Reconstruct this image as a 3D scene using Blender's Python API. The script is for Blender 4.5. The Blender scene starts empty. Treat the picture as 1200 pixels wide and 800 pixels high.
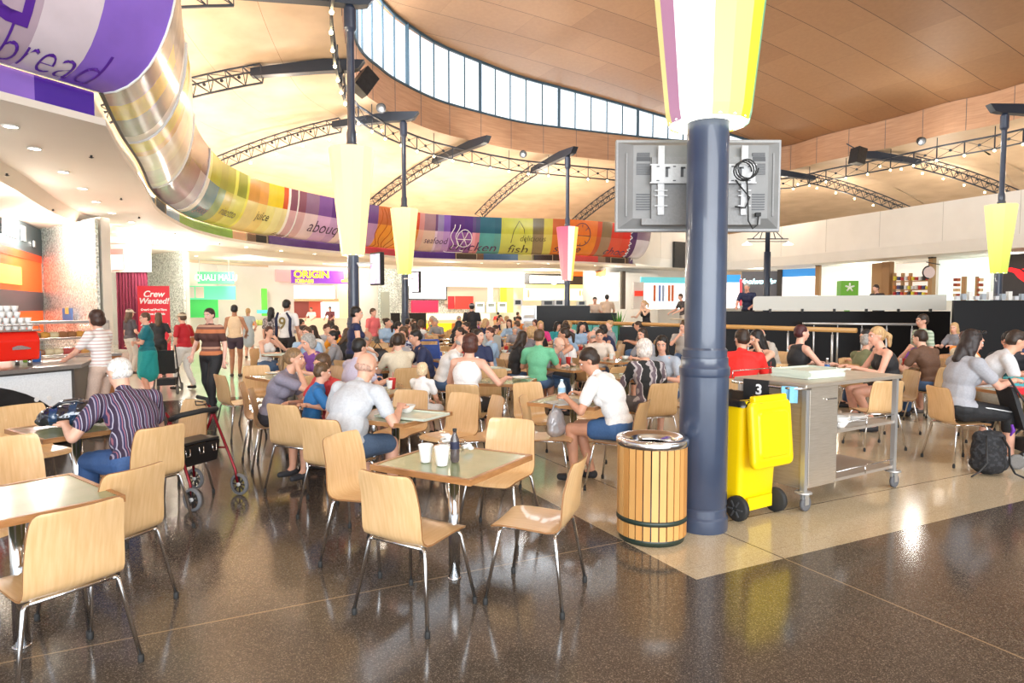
import bpy, bmesh, math, random
from mathutils import Vector, Matrix, Quaternion
from mathutils.bvhtree import BVHTree
PI = math.pi
random.seed(7)
SC = bpy.context.scene
COL = SC.collection

# ---------------------------------------------------------------- camera, world, exposure
CAMZ, FPX, PITCH = 1.7, 775.0, math.radians(3.1)
cam = bpy.data.objects.new('camera', bpy.data.cameras.new('camera'))
COL.objects.link(cam)
cam.data.lens = FPX / 1200 * 36.0
cam.data.clip_end = 300
cam.location = (0, 0, CAMZ)
cam.rotation_euler = (PI / 2 - PITCH, 0, 0)
SC.camera = cam
SC.view_settings.view_transform = 'Standard'
SC.view_settings.look = 'None'
SC.view_settings.gamma = 1
SC.view_settings.use_curve_mapping = False
SC.view_settings.exposure = 0.55
world = bpy.data.worlds.new('daylight'); SC.world = world
world.use_nodes = True
bg = world.node_tree.nodes['Background']
bg.inputs[0].default_value = (0.80, 0.90, 1.0, 1)
bg.inputs[1].default_value = 1.5

LIGHTS = []
def light(name, kind, loc, energy, color=(1, 1, 1), size=0.3, rot=None, sizey=None, spot=None, blend=0.6):
    ld = bpy.data.lights.new(name, kind)
    ld.energy = energy; ld.color = color
    if kind == 'AREA':
        ld.size = size
        if sizey: ld.shape = 'RECTANGLE'; ld.size_y = sizey
    else:
        ld.shadow_soft_size = size
    if kind == 'SPOT': ld.spot_size = spot or 2.0; ld.spot_blend = blend
    o = bpy.data.objects.new(name, ld); COL.objects.link(o)
    o.location = loc
    if rot: o.rotation_euler = rot
    return o
WARM = (1.0, 0.89, 0.74)
# added frontal fill for an unseen entrance; daylight through the high roof glazing
light('entrance_fill', 'AREA', (3, -7.5, 3.4), 2300, (0.93, 0.97, 1), 20, (math.radians(84), 0, 0), 5.5)
light('clerestory_daylight', 'AREA', (-6.6, 22, 13.2), 1300, (0.90, 0.96, 1), 14, (math.radians(82), 0, math.radians(-90)), 2.0)
light('clerestory_daylight', 'AREA', (3, 40, 13.0), 500, (0.90, 0.96, 1), 14, (math.radians(-75), 0, 0), 2.0)
light('clerestory_daylight', 'AREA', (9, 2.5, 13.0), 1500, (0.90, 0.96, 1), 18, (math.radians(70), 0, 0), 2.2)

def at(px, py, z=None, Y=None):
    d = Vector(((px - 600) / FPX, 0, 0)) + Vector((0, math.cos(PITCH), -math.sin(PITCH))) \
        + (400 - py) / FPX * Vector((0, math.sin(PITCH), math.cos(PITCH)))
    t = (z - CAMZ) / d.z if z is not None else Y / d.y
    return Vector((0, 0, CAMZ)) + d * t

# ---------------------------------------------------------------- materials
def nt(m): return m.node_tree.nodes, m.node_tree.links
def mat(name, col, rough=0.5, metal=0.0, emit=0.0, spec=0.5, ecol=None, coat=0.0, trans=0.0, alpha=1.0):
    m = bpy.data.materials.new(name); m.use_nodes = True
    b = m.node_tree.nodes['Principled BSDF']
    b.inputs['Base Color'].default_value = (*col, 1)
    b.inputs['Roughness'].default_value = rough
    b.inputs['Metallic'].default_value = metal
    b.inputs['Specular IOR Level'].default_value = spec
    b.inputs['Coat Weight'].default_value = coat
    b.inputs['Transmission Weight'].default_value = trans
    b.inputs['Alpha'].default_value = alpha
    if emit:
        b.inputs['Emission Color'].default_value = (*(ecol or col), 1)
        b.inputs['Emission Strength'].default_value = emit
    m.diffuse_color = (*col, 1)
    return m
def N(m, t, **k):
    n = m.node_tree.nodes.new(t)
    for a, v in k.items(): setattr(n, a, v)
    return n
def link(m, a, b): m.node_tree.links.new(a, b)
def math_n(m, op, a, b=None, c=None):
    n = N(m, 'ShaderNodeMath', operation=op)
    for i, v in enumerate((a, b, c)):
        if v is None: continue
        if isinstance(v, (int, float)): n.inputs[i].default_value = v
        else: link(m, v, n.inputs[i])
    return n.outputs[0]
def mixc(m, fac, a, b):
    n = N(m, 'ShaderNodeMix', data_type='RGBA')
    for i, v in ((0, fac), (6, a), (7, b)):
        if isinstance(v, (int, float)): n.inputs[i].default_value = v
        elif isinstance(v, tuple): n.inputs[i].default_value = (*v, 1)
        else: link(m, v, n.inputs[i])
    return n.outputs[2]
def noise(m, scale, detail=3, vec=None, stretch=None, coord='Object'):
    t = N(m, 'ShaderNodeTexCoord'); src = t.outputs[coord]
    if stretch:
        mp = N(m, 'ShaderNodeMapping'); mp.inputs['Scale'].default_value = stretch
        link(m, src, mp.inputs[0]); src = mp.outputs[0]
    n = N(m, 'ShaderNodeTexNoise'); n.inputs['Scale'].default_value = scale; n.inputs['Detail'].default_value = detail
    link(m, src, n.inputs['Vector'])
    return n.outputs['Fac']
def ramp(m, fac, stops):
    r = N(m, 'ShaderNodeValToRGB'); e = r.color_ramp.elements
    while len(e) < len(stops): e.new(0.5)
    for i, (p, c) in enumerate(stops): e[i].position = p; e[i].color = (*c, 1)
    link(m, fac, r.inputs[0]); return r.outputs[0]
def bsdf(m): return m.node_tree.nodes['Principled BSDF']
def tex(m, out, inp='Base Color'): link(m, out, bsdf(m).inputs[inp])
def dapple(m, c1, c2, scale=4, stretch=None, detail=4):
    tex(m, ramp(m, noise(m, scale, detail, stretch=stretch), [(0.35, c1), (0.65, c2)])); return m
_cm = {}
def cmat(col, rough=0.7, metal=0, emit=0, name='cloth'):
    k = (tuple(round(c, 3) for c in col), rough, metal, emit, name)
    if k not in _cm:
        m = mat(name, col, rough, metal, emit)
        if not emit and not metal:
            c2 = tuple(min(1, c * 1.06 + 0.004) for c in col); c1 = tuple(c * 0.95 for c in col)
            dapple(m, c1, c2, 60)
        _cm[k] = m
    return _cm[k]

M = {}
M['white'] = dapple(mat('white_paint', (0.78, 0.75, 0.70), 0.6), (0.76, 0.73, 0.68), (0.8, 0.77, 0.72), 0.8)
M['soffit'] = dapple(mat('soffit_paint', (0.78, 0.70, 0.61), 0.7), (0.77, 0.69, 0.6), (0.8, 0.72, 0.63), 0.6)
M['chrome'] = mat('chrome', (0.75, 0.75, 0.76), 0.14, 1.0)
M['steel'] = dapple(mat('brushed_steel', (0.6, 0.55, 0.47), 0.33, 0.75), (0.58, 0.51, 0.42), (0.70, 0.63, 0.54), 6, (1, 1, 30))
M['steelgrey'] = mat('galvanised_steel', (0.62, 0.63, 0.64), 0.35, 0.8)
M['black'] = dapple(mat('black_plastic', (0.015, 0.015, 0.016), 0.4), (0.012, 0.012, 0.013), (0.022, 0.022, 0.024), 8)
M['rubber'] = mat('black_rubber', (0.02, 0.02, 0.02), 0.7)
M['navy'] = dapple(mat('blue_grey_column_paint', (0.055, 0.08, 0.14), 0.32, coat=0.3), (0.036, 0.05, 0.088), (0.046, 0.064, 0.11), 3)
M['truss'] = mat('blue_black_steel_paint', (0.02, 0.03, 0.05), 0.45)
M['frame'] = mat('teal_window_frame_paint', (0.05, 0.10, 0.14), 0.5)
M['ply_chair'] = mat('beech_plywood', (0.8, 0.5, 0.22), 0.32, coat=0.25)
tex(M['ply_chair'], ramp(M['ply_chair'], noise(M['ply_chair'], 3, 5, stretch=(22, 2, 2)),
    [(0.3, (0.68, 0.42, 0.19)), (0.7, (0.78, 0.52, 0.27))]))
M['ply_edge'] = mat('plywood_edge', (0.30, 0.14, 0.05), 0.5)
M['table_top'] = dapple(mat('green_laminate', (0.36, 0.38, 0.25), 0.18), (0.25, 0.30, 0.17), (0.31, 0.36, 0.22), 5)
M['table_edge'] = dapple(mat('hardwood_edging', (0.40, 0.19, 0.07), 0.4), (0.34, 0.15, 0.05), (0.46, 0.23, 0.09), 10, (1, 1, 6))
M['glass'] = None
g = bpy.data.materials.new('clear_glass'); g.use_nodes = True
n, l = nt(g); n.clear()
o_ = n.new('ShaderNodeOutputMaterial'); mx = n.new('ShaderNodeMixShader'); tr = n.new('ShaderNodeBsdfTransparent'); gl = n.new('ShaderNodeBsdfGlossy')
gl.inputs['Roughness'].default_value = 0.03; mx.inputs[0].default_value = 0.10
l.new(tr.outputs[0], mx.inputs[1]); l.new(gl.outputs[0], mx.inputs[2]); l.new(mx.outputs[0], o_.inputs[0])
M['glass'] = g
# plywood lining boards with thin joints
def plywood(name, c1, c2, dirv, sp1, sp2, rough=0.55, jw=0.012, jcol=(0.12, 0.06, 0.03)):
    m = mat(name, c1, rough)
    geo = N(m, 'ShaderNodeNewGeometry')
    def dotn(v):
        d = N(m, 'ShaderNodeVectorMath', operation='DOT_PRODUCT'); link(m, geo.outputs['Position'], d.inputs[0]); d.inputs[1].default_value = v
        return d.outputs['Value']
    a = math_n(m, 'DIVIDE', dotn((-dirv[1], dirv[0], 0)), sp1); b = math_n(m, 'DIVIDE', dotn((dirv[0], dirv[1], 0)), sp2)
    fa = math_n(m, 'FLOOR', a)
    b2 = math_n(m, 'ADD', b, math_n(m, 'MULTIPLY', fa, 0.5))
    cell = N(m, 'ShaderNodeCombineXYZ'); link(m, fa, cell.inputs[0]); link(m, math_n(m, 'FLOOR', b2), cell.inputs[1])
    wn = N(m, 'ShaderNodeTexWhiteNoise', noise_dimensions='3D'); link(m, cell.outputs[0], wn.inputs['Vector'])
    grain = noise(m, 1.6, 5, stretch=(dirv[0] * 1 + 3, 3, 14))
    f = math_n(m, 'ADD', math_n(m, 'MULTIPLY', wn.outputs['Value'], 0.45), math_n(m, 'MULTIPLY', grain, 0.6))
    col = mixc(m, f, c1, c2)
    fr = math_n(m, 'FRACT', a); j1 = math_n(m, 'LESS_THAN', fr, jw / sp1 * 2.0)
    fr2 = math_n(m, 'FRACT', b2); j2 = math_n(m, 'MULTIPLY', math_n(m, 'LESS_THAN', fr2, jw / sp2), 0.35)
    tex(m, mixc(m, math_n(m, 'MAXIMUM', j1, j2), col, jcol))
    return m
M['ceil'] = plywood('ceiling_plywood', (0.36, 0.19, 0.095), (0.52, 0.30, 0.155), (0.885, 0.466), 2.1, 3.6, jw=0.016)
M['vault'] = mat('vault_plywood', (0.6, 0.42, 0.25), 0.6)
tex(M['vault'], ramp(M['vault'], noise(M['vault'], 0.7, 5, stretch=(1, 1, 6)), [(0.3, (0.56, 0.41, 0.27)), (0.7, (0.70, 0.54, 0.38))]))
M['fascia'] = mat('fascia_plywood', (0.6, 0.33, 0.2), 0.6)
tex(M['fascia'], ramp(M['fascia'], noise(M['fascia'], 1.0, 5, stretch=(1, 1, 14)), [(0.3, (0.50, 0.27, 0.15)), (0.7, (0.62, 0.36, 0.21))]))

# floor: dark terrazzo, beige terrazzo beyond a corner, metal joint lines
C0 = at(816, 679, z=0)
UD, VD = Vector((-0.4495, 0.8933, 0)), Vector((0.8933, 0.4495, 0))
def make_floor_mat():
    m = mat('terrazzo', (0.1, 0.09, 0.08), 0.1)
    geo = N(m, 'ShaderNodeNewGeometry')
    sub = N(m, 'ShaderNodeVectorMath', operation='SUBTRACT'); link(m, geo.outputs['Position'], sub.inputs[0]); sub.inputs[1].default_value = C0
    def dn(v):
        d = N(m, 'ShaderNodeVectorMath', operation='DOT_PRODUCT'); link(m, sub.outputs[0], d.inputs[0]); d.inputs[1].default_value = v
        return d.outputs['Value']
    a, b = dn(UD), dn(VD)
    vor = N(m, 'ShaderNodeTexVoronoi'); vor.inputs['Scale'].default_value = 210; link(m, geo.outputs['Position'], vor.inputs['Vector'])
    chip = N(m, 'ShaderNodeSeparateColor'); link(m, vor.outputs['Color'], chip.inputs[0])
    dark = ramp(m, chip.outputs[0], [(0.0, (0.055, 0.045, 0.037)), (0.5, (0.085, 0.068, 0.054)), (0.82, (0.125, 0.10, 0.08)), (1.0, (0.26, 0.22, 0.175))])
    beige = ramp(m, chip.outputs[0], [(0.0, (0.40, 0.31, 0.19)), (0.6, (0.53, 0.43, 0.29)), (1.0, (0.62, 0.53, 0.38))])
    cream = (0.66, 0.62, 0.52)
    isb = math_n(m, 'MULTIPLY', math_n(m, 'GREATER_THAN', a, 0), math_n(m, 'GREATER_THAN', b, 0))
    isc = math_n(m, 'MULTIPLY', math_n(m, 'GREATER_THAN', a, 10.2), math_n(m, 'LESS_THAN', b, 0))
    col = mixc(m, isc, mixc(m, isb, dark, beige), cream)
    def line(v, off, per, w):
        p = math_n(m, 'PINGPONG', math_n(m, 'SUBTRACT', v, off), per / 2)
        return math_n(m, 'LESS_THAN', p, w)
    big = math_n(m, 'MAXIMUM', line(a, 0.75, 6.0, 0.006), line(b, 0.77, 6.0, 0.006))
    small = math_n(m, 'MULTIPLY', math_n(m, 'MAXIMUM', line(a, 0.15, 0.6, 0.0015), line(b, 0.17, 0.6, 0.0015)), 0.35)
    lc = mixc(m, isb, (0.30, 0.22, 0.14), (0.10, 0.075, 0.05))
    col = mixc(m, small, col, (0.04, 0.03, 0.025))
    tex(m, mixc(m, big, col, lc))
    rn = noise(m, 0.9, 4)
    tex(m, math_n(m, 'ADD', math_n(m, 'MULTIPLY', rn, 0.12), 0.07), 'Roughness')
    bsdf(m).inputs['Specular IOR Level'].default_value = 0.5
    return m
M['floor'] = make_floor_mat()
def mosaic():
    m = mat('silver_mosaic', (0.7, 0.75, 0.7), 0.2, 0.35)
    t = N(m, 'ShaderNodeTexCoord')
    v = N(m, 'ShaderNodeTexVoronoi'); v.inputs['Scale'].default_value = 22; link(m, t.outputs['Object'], v.inputs['Vector'])
    s = N(m, 'ShaderNodeSeparateColor'); link(m, v.outputs['Color'], s.inputs[0])
    tex(m, ramp(m, s.outputs[0], [(0.0, (0.42, 0.50, 0.44)), (0.4, (0.70, 0.76, 0.70)), (1.0, (0.90, 0.92, 0.88))]))
    tex(m, math_n(m, 'ADD', math_n(m, 'MULTIPLY', s.outputs[1], 0.4), 0.1), 'Roughness')
    return m
M['mosaic'] = mosaic()

# ---------------------------------------------------------------- mesh helpers
class MB:
    """collects shapes into one mesh with several material slots"""
    def __init__(s): s.v = []; s.f = []; s.mi = []; s.mats = []; s.sm = []
    def slot(s, m):
        if m not in s.mats: s.mats.append(m)
        return s.mats.index(m)
    def add(s, verts, faces, m=None, smooth=False):
        o = len(s.v); s.v += [tuple(v) for v in verts]
        i = s.slot(m) if m else 0
        for f in faces: s.f.append(tuple(k + o for k in f)); s.mi.append(i); s.sm.append(smooth)
    def box(s, c, d, m=None, rz=0, R=None):
        x, y, z = d[0] / 2, d[1] / 2, d[2] / 2
        R = R or Matrix.Rotation(rz, 3, 'Z'); c = Vector(c)
        vs = [c + R @ Vector((a * x, b * y, e * z)) for a in (-1, 1) for b in (-1, 1) for e in (-1, 1)]
        s.add(vs, [(0, 1, 3, 2), (4, 6, 7, 5), (0, 4, 5, 1), (2, 3, 7, 6), (0, 2, 6, 4), (1, 5, 7, 3)], m)
    def bar(s, p, q, w, h=None, m=None):
        p, q = Vector(p), Vector(q); d = q - p
        R = d.to_track_quat('Y', 'Z').to_matrix()
        s.box((p + q) / 2, (w, d.length, h or w), m, R=R)
    def tube(s, pts, r, m=None, n=8, caps=True, smooth=True, sc=None):
        pts = [Vector(p) for p in pts]; rs = r if isinstance(r, (list, tuple)) else [r] * len(pts)
        vs = []; fs = []; q = None; prev = None
        for i, p in enumerate(pts):
            t = (pts[min(i + 1, len(pts) - 1)] - pts[max(i - 1, 0)]).normalized()
            if prev is None: q = t.to_track_quat('Z', 'X')
            else: q = prev.rotation_difference(t) @ q
            prev = t
            for k in range(n):
                a = 2 * PI * k / n
                e = Vector((math.cos(a) * rs[i], math.sin(a) * rs[i] * (sc or 1), 0))
                vs.append(p + q @ e)
        for i in range(len(pts) - 1):
            for k in range(n):
                fs.append((i * n + k, i * n + (k + 1) % n, (i + 1) * n + (k + 1) % n, (i + 1) * n + k))
        if caps: fs.append(tuple(range(n))[::-1]); fs.append(tuple((len(pts) - 1) * n + k for k in range(n)))
        s.add(vs, fs, m, smooth)
    def lathe(s, prof, c=(0, 0, 0), m=None, n=20, smooth=True, cap=True, sx=1, sy=1):
        c = Vector(c); vs = [c + Vector((r * math.cos(2 * PI * k / n) * sx, r * math.sin(2 * PI * k / n) * sy, z)) for r, z in prof for k in range(n)]
        fs = [(i * n + k, i * n + (k + 1) % n, (i + 1) * n + (k + 1) % n, (i + 1) * n + k) for i in range(len(prof) - 1) for k in range(n)]
        if cap: fs.append(tuple(range(n))[::-1]); fs.append(tuple((len(prof) - 1) * n + k for k in range(n)))
        s.add(vs, fs, m, smooth)
    def ball(s, c, r, m=None, n=12, h=8, R=None):
        c = Vector(c); rr = r if isinstance(r, (list, tuple)) else (r, r, r)
        vs = []; R = R or Matrix.Identity(3)
        for i in range(h + 1):
            t = PI * i / h
            for k in range(n):
                a = 2 * PI * k / n
                vs.append(c + R @ Vector((rr[0] * math.sin(t) * math.cos(a), rr[1] * math.sin(t) * math.sin(a), -rr[2] * math.cos(t))))
        fs = [(i * n + k, i * n + (k + 1) % n, (i + 1) * n + (k + 1) % n, (i + 1) * n + k) for i in range(h) for k in range(n)]
        s.add(vs, fs, m, True)
    def grid(s, rows, m=None, smooth=True, close=False, fm=None):
        """rows: list of equal-length point lists"""
        w = len(rows[0]); vs = [p for r in rows for p in r]; o = len(s.v)
        s.v += [tuple(v) for v in vs]
        for i in range(len(rows) - 1):
            for k in range(w if close else w - 1):
                k2 = (k + 1) % w
                mm = fm(i, k) if fm else m
                s.f.append((o + i * w + k, o + i * w + k2, o + (i + 1) * w + k2, o + (i + 1) * w + k))
                s.mi.append(s.slot(mm) if mm else 0); s.sm.append(smooth)
    def prism(s, poly, z0, z1, m=None, R=None, c=(0, 0, 0), smooth=False):
        n = len(poly); R = R or Matrix.Identity(3); c = Vector(c)
        vs = [c + R @ Vector((x, y, z0)) for x, y in poly] + [c + R @ Vector((x, y, z1)) for x, y in poly]
        fs = [tuple(range(n))[::-1], tuple(range(n, 2 * n))] + [(k, (k + 1) % n, n + (k + 1) % n, n + k) for k in range(n)]
        s.add(vs, fs, m, smooth)
    def mesh(s, name, m=None):
        me = bpy.data.meshes.new(name); me.from_pydata(s.v, [], s.f)
        if m and not s.mats: s.mats = [m]
        for x in s.mats: me.materials.append(x)
        me.polygons.foreach_set('material_index', s.mi)
        me.polygons.foreach_set('use_smooth', s.sm)
        bm = bmesh.new(); bm.from_mesh(me)
        bmesh.ops.recalc_face_normals(bm, faces=bm.faces); bm.to_mesh(me); bm.free()
        me.update()
        return me
    def build(s, name, m=None, parent=None, bevel=0):
        o = bpy.data.objects.new(name, s.mesh(name, m)); COL.objects.link(o)
        if parent: o.parent = parent
        if bevel:
            b = o.modifiers.new('bevel', 'BEVEL'); b.width = bevel; b.segments = 2; b.limit_method = 'ANGLE'
        return o
def tag(o, label, cat=None, group=None, kind=None):
    if label: o['label'] = label
    if label and len(label.split()) > 15: print('LONG', label)
    if cat: o['category'] = cat
    if group: o['group'] = group
    if kind: o['kind'] = kind
    return o
def empty(name, loc=(0, 0, 0), rz=0, label=None, cat=None, group=None):
    o = bpy.data.objects.new(name, None); COL.objects.link(o)
    o.empty_display_size = 0.1; o.location = loc; o.rotation_euler = (0, 0, rz)
    return tag(o, label, cat, group)
KIDS = {}
def copy_tree(o, loc=None, rz=None, label=None, group=None, parent=None):
    c = o.copy(); COL.objects.link(c)
    if parent: c.parent = parent
    if loc is not None: c.location = loc
    if rz is not None: c.rotation_euler = (0, 0, rz)
    if label: c['label'] = label
    if group: c['group'] = group
    for ch in kids(o): copy_tree(ch, parent=c)
    return c
def kids(o):
    return KIDS.get(o.name, [])
def note(parent, *ch):
    KIDS.setdefault(parent.name, []).extend(ch)
def struct(o): o['kind'] = 'structure'; return o
def text(body, size, m, loc=(0, 0, 0), rot=(PI / 2, 0, 0), parent=None, ext=0.003, name='lettering', align='CENTER', shear=0, bold=0, sx=1):
    cu = bpy.data.curves.new(name, 'FONT'); cu.body = body; cu.size = size; cu.extrude = ext
    cu.align_x = align; cu.align_y = 'CENTER'; cu.shear = shear; cu.offset = bold; cu.materials.append(m)
    t = bpy.data.objects.new('tmp', cu); COL.objects.link(t)
    me = bpy.data.meshes.new_from_object(t.evaluated_get(bpy.context.evaluated_depsgraph_get())); bpy.data.objects.remove(t); bpy.data.curves.remove(cu)
    if not me.materials: me.materials.append(m)
    o = bpy.data.objects.new(name, me); COL.objects.link(o); o.location = loc; o.rotation_euler = rot; o.scale = (sx, 1, 1)
    if parent: o.parent = parent
    return o
def cmr(P, n, closed=False):
    """Catmull-Rom resample"""
    P = [Vector(p) for p in P]; out = []; L = len(P)
    for i in range(L if closed else L - 1):
        g = (lambda k: P[k % L]) if closed else (lambda k: P[max(0, min(L - 1, k))])
        a, b, c, d = g(i - 1), g(i), g(i + 1), g(i + 2)
        for k in range(n):
            t = k / n
            out.append(0.5 * (2 * b + (c - a) * t + (2 * a - 5 * b + 4 * c - d) * t * t + (3 * b - a - 3 * c + d) * t ** 3))
    if not closed: out.append(P[-1])
    return out
def offset(P, d, closed=False):
    """offset a plan polyline to its right by d"""
    out = []; L = len(P)
    for i, p in enumerate(P):
        a = P[i - 1] if (i or closed) else None; c = P[(i + 1) % L] if (i < L - 1 or closed) else None
        n1 = (p - a).normalized() if a is not None else None; n2 = (c - p).normalized() if c is not None else None
        n1 = n1 or n2; n2 = n2 or n1
        r1, r2 = Vector((n1.y, -n1.x)), Vector((n2.y, -n2.x)); b = (r1 + r2).normalized()
        out.append(p + b * d / max(0.5, b.dot(r1)))
    return out
def v3(p, z): return Vector((p[0], p[1], z))
# ---------------------------------------------------------------- the hall
o = MB(); o.box((5, 24, -0.05), (70, 66, 0.1)); struct(o.build('floor', M['floor']))
def zc(X, Y):
    p = 14.3 - .102 * (X + 4.9) - .05 * (Y - 29.1)
    if p < 11.5: return 11.5
    if p < 14.3: p += 0.6 * math.sin(PI * (p - 11.5) / 2.8)
    return min(p, 16.0)
sill = [at(px, py, z=11.5) for px, py in ((417, 50), (445, 80), (470, 97), (512, 117), (560, 131), (610, 143), (661, 150), (720, 157), (789, 164), (850, 168), (915, 172), (967, 158), (1052, 137), (1107, 121), (1200, 97))]
RINGC = [Vector((p.x, p.y)) for p in sill] + [Vector(p) for p in ((24, 20), (22.5, 11), (18, 4.5), (12, 1.5), (6, 2.0), (1.4, 5.4), (-1.3, 10), (-3.6, 15), (-4.9, 19.5))]
RING = cmr(RINGC, 6, True)          # clockwise seen from above: right side is inwards
NR = len(RING)
ARC = [0]
for i in range(NR): ARC.append(ARC[-1] + (RING[(i + 1) % NR] - RING[i]).length)
def ringat(s):
    s = s % ARC[-1]
    for i in range(NR):
        if ARC[i + 1] >= s: 
            t = (s - ARC[i]) / (ARC[i + 1] - ARC[i]); a, b = RING[i], RING[(i + 1) % NR]
            d = (b - a).normalized(); return a.lerp(b, t), d
nring = lambda off, z: [v3(p, z if not callable(z) else z(p)) for p in offset(RING, off, True)]
# high ceiling over the ring: tessellated grid clipped by polygon -> ngon fan by rows towards the centre
cen = Vector((8.5, 21.5))
o = MB(); rows = []
for t in [i / 14 for i in range(15)]:
    rows.append([v3(cen.lerp(p, t), zc(*cen.lerp(p, t))) for p in offset(RING, -0.3, True)])
rows2 = [[p + Vector((0, 0, 0.25)) for p in r] for r in rows]
o.grid(rows, close=True, smooth=True); o.grid(rows2, close=True)
struct(o.build('ceiling', M['ceil']))
# fascia below the glazing
o = MB(); th = 0.12
o.grid([nring(0, 10.0), nring(0, 11.5), nring(-th, 11.5), nring(-th, 10.0), nring(0, 10.0)], close=True, smooth=False)
fas = struct(o.build('trim_1', M['fascia']))
# fascia joints, fascia cap
ARCL = ARC[-1]; s = 0; o = MB(); 
while s < ARCL:
    p, d = ringat(s); n_ = Vector((d.y, -d.x)); q = p + n_ * 0.004
    o.bar(v3(q, 10.0), v3(q, 11.5), 0.018, 0.012); s += 2.05
struct(o.build('trim_2', M['frame']))
o = MB()
for i, (a, b) in enumerate(zip(RING, RING[1:] + RING[:1])):
    if zc(*a) > 11.6 or zc(*b) > 11.6: o.bar(v3(a, 11.5), v3(b, 11.5), .14, .09)
struct(o.build('trim_3', M['frame']))
# clerestory mullions, head rail and panes: windows where the roof stands clear of the sill
s = 0; k = 0; wn = 0; SP = 1.02
while s < ARCL:
    p, d = ringat(s); p2, d2 = ringat(s + SP)
    z1 = zc(*p) - 0.02; z2 = zc(*p2) - 0.02
    if z1 > 11.75 or z2 > 11.75:
        wn += 1; o = MB(); big = k % 5 == 0
        o.bar(v3(p, 11.5), v3(p, z1), 0.16 if big else 0.07, 0.16 if big else 0.09)
        o.bar(v3(p, z1 - 0.04), v3(p2, z2 - 0.04), 0.1, 0.12)
        w = struct(o.build('window_%d' % wn, M['frame']))
        o = MB(); nn = Vector((d.y, -d.x)) * 0.012
        a, b = v3(p, 11.5), v3(p2, 11.5); c_, d_ = v3(p2, z2 - .05), v3(p, z1 - .05)
        n3 = Vector((nn.x, nn.y, 0))
        o.add([a, b, c_, d_], [(0, 1, 2, 3)])
        o.build('pane', M['glass'], w)
    k += 1; s += SP
# lower vaulted ceiling outside the ring
def zv(t): return 10.0 - 2.8 * t ** 1.6
VW = 12.0
o = MB(); o.grid([nring(-VW * t, zv(t)) for t in [i / 10 for i in range(11)]], close=True)
o.grid([nring(-VW * t, zv(t) + 0.2) for t in [i / 10 for i in range(11)]], close=True)
struct(o.build('ceiling_vault', M['vault']))
o = MB(); o.grid([nring(-VW, 7.3), nring(-VW, 3.9)], close=True); o.grid([nring(-VW - .2, 7.3), nring(-VW - .2, 3.9)], close=True)
struct(o.build('wall_upper', M['vault']))
# thin joint battens on the vault following the ring
for t in (0.18, 0.36, 0.54, 0.72, 0.9):
    o = MB(); z = zv(t) - 0.005
    o.grid([nring(-VW * t - 0.01, z), nring(-VW * t + 0.01, z)], close=True); struct(o.build('trim_batten', M['ply_edge']))

# ---------------------------------------------------------------- curved banner fascia on the left
BP = [at(px, py, z=4.7) for px, py in ((121, 109), (144, 157), (166, 192), (184, 228), (215, 250), (240, 260), (282, 270.5), (340, 279), (400, 286), (445, 290), (486, 294), (534, 296), (590, 297.5), (664, 298.5), (730, 302))]
BP = [Vector((p.x, p.y)) for p in BP]
BAND = cmr(BP, 8); endp = BAND[-1]
BAND += [Vector(p) for p in ((endp.x + 0.5, endp.y + .25), (endp.x + 0.85, endp.y + .65), (endp.x + 1.0, endp.y + 1.2), (endp.x + 1.05, endp.y + 2.0))]
PUR = [BP[0] + Vector((-.41, -.91)) * t for t in (11, 5, 2.5, .85, 0)]
FULL = PUR[:-1] + BAND
EB, ZB, ZT = 1.0, 4.7, 6.65
def bandrow(P, u, extra=0.0): # u 0..1
    a = u * PI / 2
    return [v3(p, ZB + (ZT - ZB) * (1 - math.cos(a)) ) for p in offset(P, EB * math.sin(a) + extra)]
NU = 10
cum = [0]
for i in range(len(FULL) - 1): cum.append(cum[-1] + (FULL[i + 1] - FULL[i]).length)
SP0 = cum[len(PUR) - 1]
print('BAND length', cum[-1], 'purple', SP0)
def proj(p):
    q = Vector(p) - Vector((0, 0, CAMZ))
    f = Vector((0, math.cos(PITCH), -math.sin(PITCH))); u = Vector((0, math.sin(PITCH), math.cos(PITCH)))
    w = q.dot(f); return 600 + q.x / w * FPX, 400 - q.dot(u) / w * FPX
# arc length of a bottom-edge photo column
def s_of(px):
    for i in range(len(PUR) - 1, len(FULL) - 1):
        a = proj(v3(FULL[i], ZB))[0]; b = proj(v3(FULL[i + 1], ZB))[0]
        if a <= px <= b: return cum[i] + (cum[i + 1] - cum[i]) * (px - a) / (b - a + 1e-9)
    return cum[-1]
def bandpt(s, u, extra=0.0):
    for i in range(len(FULL) - 1):
        if cum[i + 1] >= s or i == len(FULL) - 2:
            t = (s - cum[i]) / (cum[i + 1] - cum[i]); break
    key = round(u, 4), extra
    if key not in _rows: _rows[key] = bandrow(FULL, u, extra)
    r = _rows[key]; return r[i].lerp(r[i + 1], t)
_rows = {}
def P(h):  # hex colour to linear
    c = [int(h[i:i + 2], 16) / 255 for i in (0, 2, 4)]
    return tuple((x / 12.92 if x <= .04045 else ((x + .055) / 1.055) ** 2.4) for x in c)
def pm(h):
    if h not in M: M[h] = mat('banner_vinyl', P(h), 0.22); dapple(M[h], tuple(c * .93 for c in P(h)), tuple(min(1, c * 1.06) for c in P(h)), 1.5)
    return M[h]
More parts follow.
